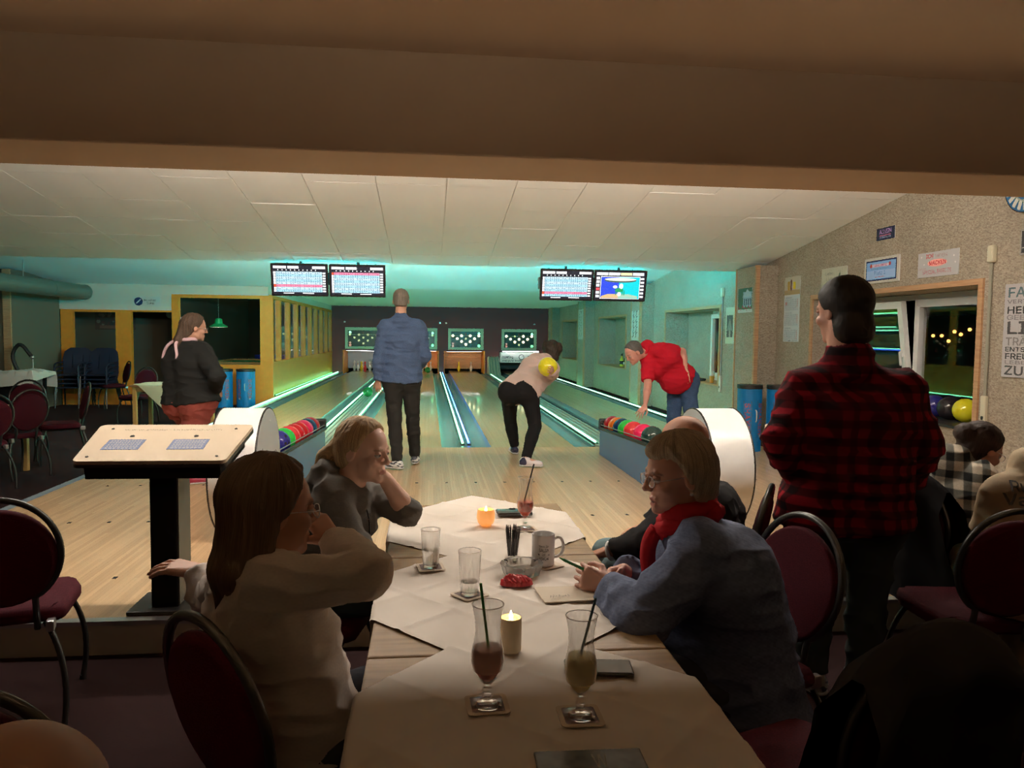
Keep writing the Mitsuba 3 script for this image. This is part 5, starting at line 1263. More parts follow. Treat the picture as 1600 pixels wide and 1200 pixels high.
chair_jacket(0.98, 1.80, 0.35, 'black jacket hung over the back of the chair at the lower right', 5)
chair_jacket(2.58, 3.52, -1.30, 'black jacket hung over the chair of the woman in the checked shirt', 8)
place(_ch, mat4((-1.685, 3.310, 0), 0.28))
# ------------------------------------------------------------------ people: a body is one distance field turned into one surface
def V(*a): return np.array(a, float)
def unit(v): v = np.asarray(v, float); return v / (np.linalg.norm(v) + 1e-12)

class Field:
    """a smooth union of round cones and ellipsoids"""
    def __init__(s): s.p = []
    def cone(s, a, b, ra, rb, k=0.02, cap=False, capa=False, grow=0.0):
        s.p.append(('c', np.asarray(a, float), np.asarray(b, float), ra + grow, rb + grow, k, cap, capa)); return s
    def ell(s, c, r, R=None, k=0.02, sub=False):
        s.p.append(('s' if sub else 'e', np.asarray(c, float), np.asarray(r, float), np.eye(3) if R is None else np.asarray(R), k)); return s
    def cut(s, o, n, k=0.004):
        s.p.append(('h', np.asarray(o, float), unit(n), k)); return s
    def __call__(s, P):
        d = np.full(len(P), 1e3)
        for q in s.p:
            if q[0] == 'c':
                _, a, b, ra, rb, k, cap, capa = q
                ba = b - a; L = np.linalg.norm(ba); pa = P - a
                h = pa @ ba / (L * L + 1e-12); t = np.clip(h, 0, 1)
                e = np.linalg.norm(pa - t[:, None] * ba, axis=1) - (ra + (rb - ra) * t)
                if cap: e = np.maximum(e, (h - 1) * L)
                if capa: e = np.maximum(e, -h * L)
            elif q[0] in 'es':
                _, c, r, R, k = q
                l = (P - c) @ R
                k0 = np.linalg.norm(l / r, axis=1); k1 = np.linalg.norm(l / (r * r), axis=1)
                e = np.where(k0 > 0.05, k0 * (k0 - 1) / np.maximum(k1, 1e-9), -r.min())
            else:
                _, o, n, k = q
                e = (P - o) @ n
                h = np.clip(0.5 + 0.5 * (e - d) / k, 0, 1); d = d * (1 - h) + e * h + k * h * (1 - h); continue
            if q[0] == 's':
                h = np.clip(0.5 - 0.5 * (d + e) / k, 0, 1); d = d * (1 - h) - e * h + k * h * (1 - h)
            else:
                h = np.clip(0.5 + 0.5 * (e - d) / k, 0, 1); d = e * (1 - h) + d * h - k * h * (1 - h)
        return d
    def bounds(s):
        lo, hi = [], []
        for q in s.p:
            if q[0] == 'c':
                r = max(q[3], q[4]); lo += [np.minimum(q[1], q[2]) - r]; hi += [np.maximum(q[1], q[2]) + r]
            elif q[0] == 'e':
                r = q[2].max(); lo += [q[1] - r]; hi += [q[1] + r]
        return np.min(lo, 0) - 0.03, np.max(hi, 0) + 0.03

CORN = np.array([[i, j, k] for i in (0, 1) for j in (0, 1) for k in (0, 1)])
EDG = [(a, b) for a in range(8) for b in range(a + 1, 8) if np.abs(CORN[a] - CORN[b]).sum() == 1]
def surface(f, h):
    """sparse surface nets of the field f at cell size h"""
    lo, hi = f.bounds(); lv = 8
    n = np.ceil((hi - lo) / (h * lv)).astype(int)
    cells = np.stack(np.meshgrid(*[np.arange(x) for x in n], indexing='ij'), -1).reshape(-1, 3) * lv
    while True:
        c = lo + (cells + lv / 2) * h
        cells = cells[np.abs(f(c)) < lv * h * 1.05 + (0.01 if lv > 2 else 0)]
        if lv == 1: break
        lv //= 2
        cells = (cells[:, None] + CORN[None] * lv).reshape(-1, 3)
    N = n * 8 + 2
    def key(c): return (c[..., 0] * N[1] + c[..., 1]) * N[2] + c[..., 2]
    ck = key(cells[:, None] + CORN[None])
    uk, inv = np.unique(ck, return_inverse=True); inv = inv.reshape(ck.shape)
    pos = lo + np.stack([uk // (N[1] * N[2]), uk // N[2] % N[1], uk % N[2]], 1) * h
    val = f(pos)[inv]
    act = (val.min(1) < 0) & (val.max(1) >= 0)
    cells, val = cells[act], val[act]
    s, w = np.zeros((len(cells), 3)), np.zeros(len(cells))
    for a, b in EDG:
        x = (val[:, a] < 0) != (val[:, b] < 0)
        t = np.where(x, val[:, a] / np.where(x, val[:, a] - val[:, b], 1), 0)
        s += np.where(x[:, None], CORN[a] + t[:, None] * (CORN[b] - CORN[a]), 0); w += x
    vert = lo + (cells + s / w[:, None]) * h
    kk = key(cells); order = np.argsort(kk); ks = kk[order]
    faces = []
    for ax in range(3):
        u, v = (ax + 1) % 3, (ax + 2) % 3
        b = {0: 4, 1: 2, 2: 1}[ax]
        on = (val[:, 0] < 0) != (val[:, b] < 0)
        idx = np.nonzero(on)[0]
        def find(off):
            t = key(cells[idx] + off); p = np.searchsorted(ks, t); p = np.minimum(p, len(ks) - 1)
            return np.where(ks[p] == t, order[p], -1)
        e = np.eye(3, dtype=int)
        q = np.stack([idx, find(-e[u]), find(-e[u] - e[v]), find(-e[v])], 1)
        ok = (q >= 0).all(1); q = q[ok]; neg = val[idx[ok], 0] < 0
        q[~neg] = q[~neg][:, ::-1]
        faces.append(q[:, [0, 1, 2]]); faces.append(q[:, [0, 2, 3]])
    m = trimesh.Trimesh(vert, np.vstack(faces), process=False)
    if m.volume < 0: m.invert()
    return m

def vnormals(m):
    v, f = m.vertices, m.faces
    n = np.zeros_like(v); fn = np.cross(v[f[:, 1]] - v[f[:, 0]], v[f[:, 2]] - v[f[:, 0]])
    for k in range(3): np.add.at(n, f[:, k], fn)
    return n / (np.linalg.norm(n, axis=1, keepdims=True) + 1e-12)

def wrinkle(m, amp=0.006, freq=9.0, seed=0, stretch=(1, 1, 1)):
    v = np.array(m.vertices)
    a = meshkit.fbm(v * freq * np.array(stretch), 3, seed); b = 1 - np.abs(2 * meshkit.noise(v * freq * 1.6 * np.array(stretch)[[1, 2, 0]], seed + 3) - 1)
    w = v + 0.05 * np.stack([meshkit.fbm(v * 5 + s_, 2, seed) for s_ in (0, 11, 23)], 1)
    c = 1 - np.abs(2 * meshkit.noise(w * freq * 1.1 * np.array([1.0, 1.0, 2.2]) * np.array(stretch), seed + 7) - 1)
    m.vertices = v + vnormals(m) * ((a - 0.5) * amp * 1.6 + (b - 0.6) * amp * 0.8 + (c ** 3 - 0.3) * amp * 1.1)[:, None]
    return m

def basis_of(f, up=(0, 0, 1)):
    f = unit(f); r = unit(np.cross(f, up)); u = np.cross(r, f)
    return r, f, u

def hand_field(F, wr, d, n, side, curl=0.5, thumb=0.5, spread=0.15, s=1.0, curls=None):
    """wrist, direction of the fingers, palm normal, side = +1 where the thumb lies along d x n; curl in radians per joint"""
    d = unit(d); n = unit(n - d * (np.asarray(n) @ d)); t = np.cross(d, n) * side
    pk = wr + d * 0.085 * s
    for k, o in enumerate((-0.030, -0.010, 0.011, 0.030)):
        F.cone(wr + t * o * 0.55 * s + d * 0.008, pk + t * o * s * 0.95 - d * abs(o) * 0.25, 0.0145 * s, 0.0115 * s, 0.012)
    L = (0.060, 0.072, 0.078, 0.068)
    for k, o in enumerate((-0.031, -0.0105, 0.0105, 0.031)):
        p = pk + t * o * s * 0.95 - d * abs(o) * 0.25; dd = unit(d + t * o / 0.03 * spread); c = curl if curls is None else curls[k]
        rr = (0.0085, 0.0078, 0.0068)
        for j in range(3):
            c2 = c * (0.8, 1.1, 0.8)[j]
            dd = unit(dd * math.cos(c2) + n * math.sin(c2)); nn = None
            # turn the normal too
            n2 = n * math.cos(c2) - d * math.sin(c2) if j == 0 else n
            q = p + dd * L[k] * s * (0.46, 0.30, 0.24)[j]
            F.cone(p, q, rr[j] * s, (0.0078, 0.0068, 0.0060)[j] * s, 0.003); p = q
    p = wr + d * 0.018 * s + t * 0.020 * s + n * 0.004
    a = unit(d * 0.55 + t * (1.0 - 0.5 * thumb) + n * 0.5 * thumb)
    q = p + a * 0.042 * s; F.cone(p, q, 0.0155 * s, 0.0110 * s, 0.008)
    b = unit(d * 0.95 + t * (0.45 - 0.5 * thumb) + n * 0.55 * thumb); q2 = q + b * 0.032 * s; F.cone(q, q2, 0.0102 * s, 0.0090 * s, 0.003)
    c = unit(d * 1.0 + t * (0.1 - 0.5 * thumb) + n * 0.6 * thumb); F.cone(q2, q2 + c * 0.024 * s, 0.0088 * s, 0.0070 * s, 0.003)

SKIN, LIP, BROW = (0.50, 0.27, 0.185), (0.40, 0.13, 0.105), (0.10, 0.06, 0.04)
def person(label, J, build=None, skin=SKIN, hair=None, tops=(), res=0.0075, hands=None, glasses=None, brow=BROW, face=True, head_s=1.0, mouth_open=0.0, smile=0.0):
    """J: joints (world metres). Returns the key of the person."""
    key = thing('person', label, 'person')
    B = dict(mass=1.0, belly=0.0, bust=0.0, arm=1.0, leg=1.0, neck=1.0, sh=1.0, hip=1.0); B.update(build or {})
    J = {k: np.asarray(v, float) for k, v in J.items()}
    m = B['mass']
    hl, hr_ = J['hipL'], J['hipR']; rt = unit(hr_ - hl)
    pel = (hl + hr_) / 2; sh = (J['shL'] + J['shR']) / 2; rs = unit(J['shR'] - J['shL'])
    spine = unit(sh - pel); fw = unit(np.cross(spine, rs)) * 1.0
    fw = unit(np.cross(unit(sh - pel), rs)); fwd = -fw if (fw @ J['hf']) < -0.2 and B.get('flip') else fw
    waist = J.get('waist', pel * 0.60 + sh * 0.40); chest = J.get('chest', pel * 0.25 + sh * 0.75)
    def torso(F, g=0.0, hem=None, k=0.04):
        o = 0.07 * m
        rp, rw, rc = 0.105 * m * B['hip'] + g, 0.098 * m + g, 0.112 * m + g
        for s_ in (-1, 1):
            P0, W0, C0 = pel + rt * s_ * o, waist + (rt + rs) / 2 * s_ * o * 0.85, chest + rs * s_ * o * 1.0
            if hem is not None:
                F.cone(W0, hem + rt * s_ * o * 1.05, rw, rp * 1.05 + 0.010, k, cap=True)
            else:
                F.cone(W0, P0, rw, rp, k)
            F.cone(C0, W0, rc, rw, k)
            S = J['shL'] if s_ < 0 else J['shR']
            F.cone(C0 + spine * 0.03, S * 0.86 + sh * 0.14 - spine * 0.01, rc * 0.90, 0.060 * B['sh'] * (0.5 + 0.5 * m) + g, k)
        nb = J['neck']
        F.cone(nb - spine * 0.06, J['shL'] * 0.6 + nb * 0.4 - spine * 0.015, 0.062 + g, 0.050 + g, k)
        F.cone(nb - spine * 0.06, J['shR'] * 0.6 + nb * 0.4 - spine * 0.015, 0.062 + g, 0.050 + g, k)
        if B['belly']:
            F.ell(waist * 0.75 + pel * 0.25 + fwd * B['belly'] * 0.62, V(0.15 * m + g, B['belly'] + g, 0.15 * m + g), np.stack([np.cross(fwd, spine), fwd, spine], 1), k)
        if B['bust']:
            for s_ in (-1, 1): F.ell(chest + rs * s_ * 0.075 * m + fwd * (0.085 * m) - spine * 0.05, V(0.062, 0.060, 0.065) * (B['bust'] + 0.0) + g, None, k)
    def arm(F, s_, g=0.0, cuff=1.0, k=0.03):
        S, E, W = J['sh' + s_], J['el' + s_], J['wr' + s_]; a = B['arm']
        if cuff < 0.5:
            F.cone(S, S + (E - S) * cuff * 2, 0.054 * a + g, 0.046 * a + g, k, cap=True); return
        F.cone(S, E, 0.054 * a + g, 0.041 * a + g, k)
        if cuff < 1: W = E + (W - E) * (cuff * 2 - 1)
        F.cone(E, E + (W - E) * 0.35, 0.041 * a + g, 0.042 * a + g, 0.015); F.cone(E + (W - E) * 0.35, W, 0.042 * a + g, 0.029 * (0.6 + 0.4 * a) + g * 1.3, 0.012, cap=cuff <= 1 and g > 0)
    def leg(F, s_, g=0.0, cap=False, k=0.03):
        H, K, A = J['hip' + s_], J['kn' + s_], J['an' + s_]; l = B['leg']
        F.cone(H, K, 0.088 * l + g, 0.058 * l + g, k)
        F.cone(K, K + (A - K) * 0.35, 0.056 * l + g, 0.056 * l + g, 0.015); F.cone(K + (A - K) * 0.35, A, 0.056 * l + g, 0.038 * (0.5 + 0.5 * l) + g * 1.4, 0.015, cap=cap)
    # ---- body with head, hands
    F = Field()
    g0 = -0.008
    torso(F, g0)
    for s_ in 'LR':
        arm(F, s_, g0 if B.get('sleeves', 1) else 0.0, cuff=1.01); leg(F, s_, g0)
        toe = J['an' + s_] + unit(J['toe' + s_] - J['an' + s_]) * 0.13 if 'toe' + s_ in J else None
        if toe is not None: F.cone(J['an' + s_] - V(0, 0, 0.02), toe, 0.034, 0.025, 0.02)
    c, hf = J['head'], unit(J['hf']); r, f, u = basis_of(hf, J.get('hu', V(0, 0, 1)))
    hs = head_s
    def H(x, y, z): return c + (r * x + f * y + u * z) * hs
    R3 = np.stack([r, f, u], 1)
    F.cone(H(0, -0.022, -0.055), J['neck'] - spine * 0.02, 0.054 * B['neck'], 0.060 * B['neck'], 0.03)
    F.ell(H(0, -0.017, 0.036), V(.077, .099, .088) * hs, R3, 0.02)
    F.ell(H(0, 0.040, 0.030), V(.060, .050, .058) * hs, R3, 0.02)
    F.ell(H(0, 0.040, -0.032), V(.058, .050, .060) * hs, R3, 0.02)
    F.ell(H(0, 0.036, -0.078), V(.049, .050, .038) * hs, R3, 0.02)
    F.ell(H(0, 0.076, -0.100), V(.020, .018, .018) * hs, R3, 0.015)
    if face:
        for s_ in (-1, 1):
            F.ell(H(s_ * .036, .066, -.030), V(.025, .022, .022) * hs, R3, 0.012)
            F.ell(H(s_ * .031, .098, .002), V(.017, .014, .012) * hs, R3, 0.010, sub=True)
            F.ell(H(s_ * .0105, .099, -.033), V(.0075, .009, .007) * hs, R3, 0.006)
        F.cone(H(-.034, .084, .021), H(.034, .084, .021), .010 * hs, .010 * hs, 0.010)
        F.cone(H(0, .091, .016), H(0, .113, -.028), .0068 * hs, .0098 * hs, 0.009)
        F.cone(H(-.018, .086, -.064), H(.018, .086, -.064), .0075 * hs, .0075 * hs, 0.004)
        F.cone(H(0, .091, -.064), H(0, .092, -.065), .008 * hs, .008 * hs, 0.004)
        F.cone(H(-.014, .085, -.077 - mouth_open), H(.014, .085, -.077 - mouth_open), .0085 * hs, .0085 * hs, 0.004)
    for s_ in (-1, 1):
        Re = np.stack([r, unit(f * 0.95 - u * 0.25), unit(u * 0.95 + f * 0.25)], 1)
        F.ell(H(s_ * .079, -.006, -.006), V(.0085, .020, .032) * hs, Re, 0.006)
        F.ell(H(s_ * .090, -.002, -.004), V(.006, .010, .016) * hs, Re, 0.005, sub=True)
    for s_ in 'LR':
        h = (hands or {}).get(s_)
        if h: hand_field(F, J['wr' + s_], **h)
        else:
            d = unit(J['wr' + s_] - J['el' + s_]); hand_field(F, J['wr' + s_], d, rs * (-1 if s_ == 'R' else 1) + V(0, 0, -0.2), 1 if s_ == 'R' else -1, 0.3)
    bm_ = surface(F, res)
    v = bm_.vertices; lc = (v - c) @ R3 / hs
    col = np.tile(np.array(skin, float), (len(v), 1))
    col *= (0.93 + 0.14 * meshkit.fbm(v * 30, 2, 3))[:, None]
    def paint(mask, cc, a=1.0):
        w = (np.clip(mask, 0, 1) * a)[:, None]; col[:] = col * (1 - w) + np.array(cc) * w
    if face:
        q = 1 - (np.abs(lc[:, 0]) / 0.022) ** 2 - ((lc[:, 2] + 0.0705 + mouth_open / 2) / (0.012 + mouth_open / 2)) ** 2
        paint(q * 4 * (lc[:, 1] > 0.07), LIP, 0.75)
        if mouth_open > 0.004:
            q = 1 - (np.abs(lc[:, 0]) / 0.014) ** 2 - ((lc[:, 2] + 0.071 + mouth_open / 2) / (mouth_open * 0.55)) ** 2
            paint(q * 6 * (lc[:, 1] > 0.07), (0.05, 0.015, 0.015))
        for s_ in (-1, 1):
            q = 1 - ((lc[:, 0] - s_ * 0.031) / 0.021) ** 2 - ((lc[:, 2] - 0.022 + 14 * (np.abs(lc[:, 0]) - 0.028) ** 2) / 0.005) ** 2
            paint(q * 3 * (lc[:, 1] > 0.06), brow, 0.7)
            q = 1 - ((lc[:, 0] - s_ * 0.036) / 0.022) ** 2 - ((lc[:, 2] + 0.032) / 0.02) ** 2
            paint(q * (lc[:, 1] > 0.05), (skin[0] * 1.0, skin[1] * 0.78, skin[2] * 0.75), 0.35)
    obj('body', bm_, M['skin'], key, smooth=True, color=col)
    if face and face != 'blind':
        for s_ in (-1, 1):
            e = trimesh.creation.icosphere(3, 0.0125 * hs); ec = H(s_ * .031, .0825, .001)
            g = unit(f + u * B.get('gaze', -0.05)); dt = unit(e.vertices.copy()) if False else e.vertices / (0.0125 * hs)
            a = dt @ g; cc = np.where((a > 0.965)[:, None], (0.01, 0.01, 0.01), np.where((a > 0.86)[:, None], (0.045, 0.05, 0.05), (0.36, 0.32, 0.29)))
            e.apply_translation(ec); obj('eye', e, M['vcol_gloss'], key, smooth=True, color=cc)
            lid = Field().ell(ec + u * 0.0045 * hs, V(.0140, .0132, .0100) * hs, np.stack([r, f, u], 1), 0.004).cut(ec + u * 0.0010 * hs, -u + f * 0.12, 0.002)
            lm = surface(lid, 0.0015); obj('eyelid', lm, M['skin'], key, smooth=True, color=np.tile(np.array(skin) * 0.9, (len(lm.vertices), 1)))
    env = dict(J=J, torso=torso, arm=arm, leg=leg, H=H, r=r, f=f, u=u, R3=R3, fwd=fwd, spine=spine, rt=rt, rs=rs, pel=pel, sh=sh, waist=waist, chest=chest, key=key, hs=hs, B=B, res=res)
    if glasses:
        rim = []
        for s_ in (-1, 1):
            q = np.linspace(0, 2 * PI, 25)[:-1]
            pts = [H(s_ * .032 + .023 * math.cos(t), .106 - 0.004 * abs(math.cos(t)), -.004 + .017 * math.sin(t)) for t in q]
            rim.append(tube(pts, 0.0012, 6, closed=True))
            rim.append(tube([H(s_ * .055, .102, .002), H(s_ * .074, .085, .004), H(s_ * .083, .0, .006), H(s_ * .082, -.012, -.004)], 0.0012, 6))
        rim.append(tube([H(-.009, .107, .0), H(0, .110, .003), H(.009, .107, .0)], 0.0012, 6))
        g = obj('glasses', cat_(rim), glasses, key, smooth=True)
        for s_ in (-1, 1):
            q = np.linspace(0, 2 * PI, 21)[:-1]
            ring = np.array([H(s_ * .032 + .0225 * math.cos(t), .1055 - 0.004 * abs(math.cos(t)), -.004 + .0165 * math.sin(t)) for t in q]); cen = ring.mean(0)
            obj('lens', trimesh.Trimesh(np.vstack([ring, cen]), [[k, (k + 1) % 20, 20] for k in range(20)], process=False), M['pane'], g)
    for t in tops: t(env)
    if hair: hair(env)
    return key

M['skin'] = material('skin', {'type': 'mesh_attribute', 'name': 'vertex_color'}, 0.5, spec=0.35)
def hair_mesh(env, F, color, amp=0.004, res=None, flow=(1, 1, 6), name='hair', freq=55, label=None):
    m = surface(F, res or env['res'] * 0.8)
    v = np.array(m.vertices); lc = (v - env['J']['head']) @ env['R3']
    # strands: noise that runs along the polar direction of the head
    ang = np.arctan2(lc[:, 0], -lc[:, 1]); p = np.stack([ang * 0.09 * freq, lc[:, 2] * freq / flow[2], np.hypot(lc[:, 0], lc[:, 1]) * freq / 3], 1)
    n1 = meshkit.fbm(p * 1.6, 3, 2)
    m.vertices = v + vnormals(m) * ((n1 - 0.5) * amp * 2)[:, None]
    uv = np.stack([ang * 0.1, lc[:, 2] + 0.35 * np.hypot(lc[:, 0], lc[:, 1])], 1)
    cl = tuple(float(x) for x in color); wav = 260.0 if flow[2] > 1.5 else 120.0
    def fn(p, n, uv):
        s_ = noise(uv.x * 900 + 3 * noise(uv.x * 60, uv.y * 30), uv.y * 14) * 0.6 + noise(uv.x * wav, uv.y * 9, 3.0) * 0.4
        return mix(tuple(0.45 * x for x in cl), tuple(1.5 * x for x in cl), s_)
    return obj(name, m, material('hair_' + env['key'], proc(fn), 0.62, spec=0.22), env['key'], smooth=True, uv=uv, label=label)
M['hair'] = material('hair', {'type': 'mesh_attribute', 'name': 'vertex_color'}, 0.45, spec=0.4)
def cap_field(env, th=0.012, front=0.052, side=-0.02, back=-0.085, tilt=0.5):
    """hair over the skull: front = how far down the forehead it reaches"""
    H, R3, hs = env['H'], env['R3'], env['hs']; r, f, u = env['r'], env['f'], env['u']
    F = Field()
    F.ell(H(0, -.017, .036), (V(.077, .099, .088) + th) * hs, R3, 0.01)
    F.ell(H(0, .030, .036), (V(.062, .052, .056) + th * 0.9) * hs, R3, 0.02)
    F.ell(H(0, -.055, -.040 - max(0, -0.075 - back) * 0.9), (V(.058, .055, .060 + max(0, -0.075 - back) * 0.6) + th * 0.6) * hs, R3, 0.03)
    F.cut(H(0, .052, front), f * 0.80 - u * 0.60, 0.006)
    F.cut(H(0, .015, side), f * 0.92 - u * 0.38, 0.006)
    F.cut(H(0, -.05, back), -u, 0.01)
    return F
# ------------------------------------------------------------------ the people in the picture (joints in world metres; L and R are their own left and right)
JOINTS = {
  'denim': dict(head=(-0.28, 8.07, 1.915), hf=(0.05, 1, -0.12), neck=(-0.28, 8.04, 1.755), shL=(-0.447, 8.05, 1.642), shR=(-0.093, 8.07, 1.646), elL=(-0.502, 8, 1.313), wrL=(-0.512, 8.05, 1.099), elR=(-0.032, 8.08, 1.354), wrR=(-0.1, 8.28, 1.24), hipL=(-0.365, 8.08, 1.13), hipR=(-0.185, 8.12, 1.13), knL=(-0.342, 8.08, 0.669), knR=(-0.159, 8.22, 0.674), anL=(-0.315, 8.02, 0.262), anR=(-0.135, 8.36, 0.262), toeL=(-0.47, 8.12, 0.2), toeR=(-0.11, 8.58, 0.2)),
  'bowler': dict(head=(1.47, 9.1, 1.37), hf=(0.15, 0.8, -0.55), hu=(0.2, 0.5, 0.85), neck=(1.385, 8.97, 1.3), shL=(1.254, 8.98, 1.287), shR=(1.448, 8.85, 1.188), elL=(1.25, 9.22, 1.13), wrL=(1.33, 9.38, 1.02), elR=(1.4, 8.58, 1.15), wrR=(1.36, 8.36, 1.2), hipL=(0.916, 8.62, 0.941), hipR=(1.135, 8.56, 0.947), knL=(0.963, 8.95, 0.585), knR=(1.197, 8.5, 0.562), anL=(1.03, 9.02, 0.26), anR=(1.05, 8.13, 0.26), toeL=(1, 9.22, 0.19), toeR=(1.23, 8.08, 0.19)),
  'black': dict(head=(-2.152, 7.42, 1.615), hf=(0.85, 0.45, -0.12), neck=(-2.228, 7.42, 1.496), shR=(-2.048, 7.28, 1.388), shL=(-2.385, 7.55, 1.397), elR=(-1.868, 7.1, 1.183), wrR=(-1.966, 7.36, 1.032), elL=(-2.45, 7.72, 1.18), wrL=(-2.25, 7.85, 1.05), hipR=(-2.09, 7.33, 0.968), hipL=(-2.292, 7.47, 0.956), knR=(-2.155, 7.3, 0.569), knL=(-2.179, 7.62, 0.525), anR=(-2.22, 7.33, 0.25), anL=(-2.02, 7.75, 0.26), toeR=(-2.05, 7.4, 0.19), toeL=(-1.85, 7.84, 0.19)),
  'redm': dict(head=(2.289, 8.42, 1.399), hf=(-0.8, -0.28, -0.55), hu=(-0.45, -0.1, 0.88), neck=(2.436, 8.5, 1.428), shL=(2.583, 8.42, 1.438), shR=(2.482, 8.52, 1.304), elL=(2.877, 8.5, 1.417), wrL=(2.915, 8.46, 1.193), elR=(2.436, 8.34, 1.039), wrR=(2.36, 8.16, 0.826), hipL=(3.002, 8.66, 1.08), hipR=(2.945, 8.86, 1.068), knL=(3.061, 8.62, 0.627), knR=(2.864, 8.72, 0.639), anL=(3.12, 8.75, 0.156), anR=(2.918, 8.9, 0.172), toeL=(2.948, 8.7, 0.127), toeR=(2.73, 8.8, 0.158)),
  'plaid': dict(head=(1.812, 3.22, 1.7), hf=(-0.3, 0.95, -0.08), neck=(1.832, 3.2, 1.506), shL=(1.653, 3.22, 1.346), shR=(2.058, 3.15, 1.341), elL=(1.515, 3.14, 1.158), wrL=(1.628, 3.25, 0.97), elR=(2.13, 3.1, 1.139), wrR=(2.172, 3.22, 0.942), hipL=(1.739, 3.22, 0.807), hipR=(1.951, 3.17, 0.81), knL=(1.727, 3.23, 0.47), knR=(1.96, 3.18, 0.472), anL=(1.72, 3.19, 0.09), anR=(1.93, 3.15, 0.09), toeL=(1.66, 3.34, 0.04), toeR=(1.97, 3.31, 0.04)),
  'w6': dict(head=(-0.381, 1.92, 1.145), hf=(0.86, 0.48, -0.05), neck=(-0.401, 1.92, 1.031), shR=(-0.359, 1.8, 0.989), shL=(-0.496, 2.06, 0.928), elR=(-0.137, 1.8, 1.016), wrR=(-0.247, 2.06, 1.025), elL=(-0.611, 2.24, 0.811), wrL=(-0.663, 2.3, 0.878), hipR=(-0.25, 1.84, 0.57), hipL=(-0.37, 1.98, 0.57), knR=(0.12, 1.92, 0.56), knL=(0, 2.22, 0.56), anR=(0.1, 1.95, 0.1), anL=(0.02, 2.25, 0.1), toeR=(0.22, 2, 0.04), toeL=(0.14, 2.3, 0.04)),
  'girl': dict(head=(-0.245, 2.98, 1.13), hf=(0.86, -0.46, -0.1), neck=(-0.296, 3, 1), shR=(-0.357, 2.9, 0.972), shL=(-0.246, 3.18, 0.914), elL=(-0.078, 3.04, 0.874), wrL=(-0.163, 2.99, 1.018), elR=(-0.258, 2.8, 0.796), wrR=(-0.164, 2.92, 0.691), hipR=(-0.5, 3, 0.56), hipL=(-0.44, 3.18, 0.56), knR=(-0.06, 2.98, 0.56), knL=(-0.02, 3.25, 0.56), anR=(-0.05, 2.98, 0.1), anL=(-0.03, 3.22, 0.1), toeR=(0.08, 2.95, 0.04), toeL=(0.1, 3.18, 0.04)),
  'gran': dict(head=(0.792, 2.36, 1.141), hf=(-0.97, -0.12, -0.1), neck=(0.841, 2.38, 0.99), shL=(0.831, 2.22, 0.93), shR=(0.916, 2.56, 0.868), elL=(0.612, 2.12, 0.76), wrL=(0.571, 2.34, 0.792), elR=(0.79, 2.66, 0.646), wrR=(0.663, 2.5, 0.788), hipL=(0.997, 2.28, 0.46), hipR=(1.069, 2.5, 0.398), knL=(0.55, 2.22, 0.57), knR=(0.56, 2.5, 0.57), anL=(0.58, 2.2, 0.1), anR=(0.58, 2.5, 0.1), toeL=(0.45, 2.18, 0.04), toeR=(0.45, 2.48, 0.04), waist=(1.012, 2.38, 0.618), chest=(0.941, 2.38, 0.802)),
  'bald': dict(head=(1.094, 3.2, 1.118), hf=(-0.7, 0.68, 0), neck=(1.144, 3.2, 0.955), shL=(1.065, 3.05, 0.905), shR=(1.312, 3.36, 0.846), elL=(0.862, 2.92, 0.761), wrL=(0.724, 3.02, 0.704), elR=(1.25, 3.55, 0.8), wrR=(1.05, 3.6, 0.66), hipL=(1.24, 3.12, 0.57), hipR=(1.3, 3.32, 0.57), knL=(0.8, 3.12, 0.6), knR=(0.82, 3.4, 0.58), anL=(0.8, 3.1, 0.1), anR=(0.82, 3.42, 0.1), toeL=(0.67, 3.1, 0.04), toeR=(0.69, 3.45, 0.04)),
  'check': dict(head=(2.733, 3.52, 1.04), hf=(0.9, 0.08, -0.42), hu=(0.35, 0.05, 0.9), neck=(2.612, 3.5, 0.98), shR=(2.624, 3.36, 0.911), shL=(2.628, 3.66, 0.9), elR=(2.809, 3.42, 0.587), wrR=(2.98, 3.62, 0.66), elL=(2.72, 3.85, 0.74), wrL=(2.94, 3.85, 0.66), hipR=(2.512, 3.42, 0.356), hipL=(2.531, 3.6, 0.317), knR=(2.85, 3.55, 0.56), knL=(2.8, 3.78, 0.56), anR=(2.85, 3.5, 0.1), anL=(2.8, 3.75, 0.1), toeR=(2.97, 3.55, 0.04), toeL=(2.93, 3.83, 0.04)),
  'beige': dict(head=(2.86, 3.12, 1.12), hf=(0.55, 0.7, -0.45), hu=(0.5, 0.3, 0.8), neck=(2.565, 2.96, 1.05), shL=(2.35, 2.9, 0.955), shR=(2.65, 2.82, 0.955), elL=(2.405, 3.06, 0.74), wrL=(2.555, 3.24, 0.68), elR=(2.795, 2.94, 0.74), wrR=(2.715, 3.16, 0.68), hipL=(2.365, 2.84, 0.56), hipR=(2.545, 2.8, 0.56), knL=(2.495, 3.24, 0.56), knR=(2.695, 3.18, 0.56), anL=(2.495, 3.22, 0.1), anR=(2.695, 3.16, 0.1), toeL=(2.535, 3.36, 0.04), toeR=(2.735, 3.3, 0.04)),
  'edge': dict(head=(-0.44, 0.85, 1.03), hf=(0.5, 0.85, -0.25), neck=(-0.5, 0.78, 0.885), shL=(-0.64, 0.88, 0.805), shR=(-0.38, 0.68, 0.805), elL=(-0.69, 1.02, 0.585), wrL=(-0.52, 1.17, 0.555), elR=(-0.26, 0.8, 0.565), wrR=(-0.24, 1, 0.555), hipL=(-0.64, 0.74, 0.525), hipR=(-0.5, 0.62, 0.525), knL=(-0.46, 1.1, 0.505), knR=(-0.24, 0.92, 0.505), anL=(-0.44, 1.07, 0.095), anR=(-0.22, 0.9, 0.095), toeL=(-0.39, 1.2, 0.045), toeR=(-0.14, 1.02, 0.045)),
}
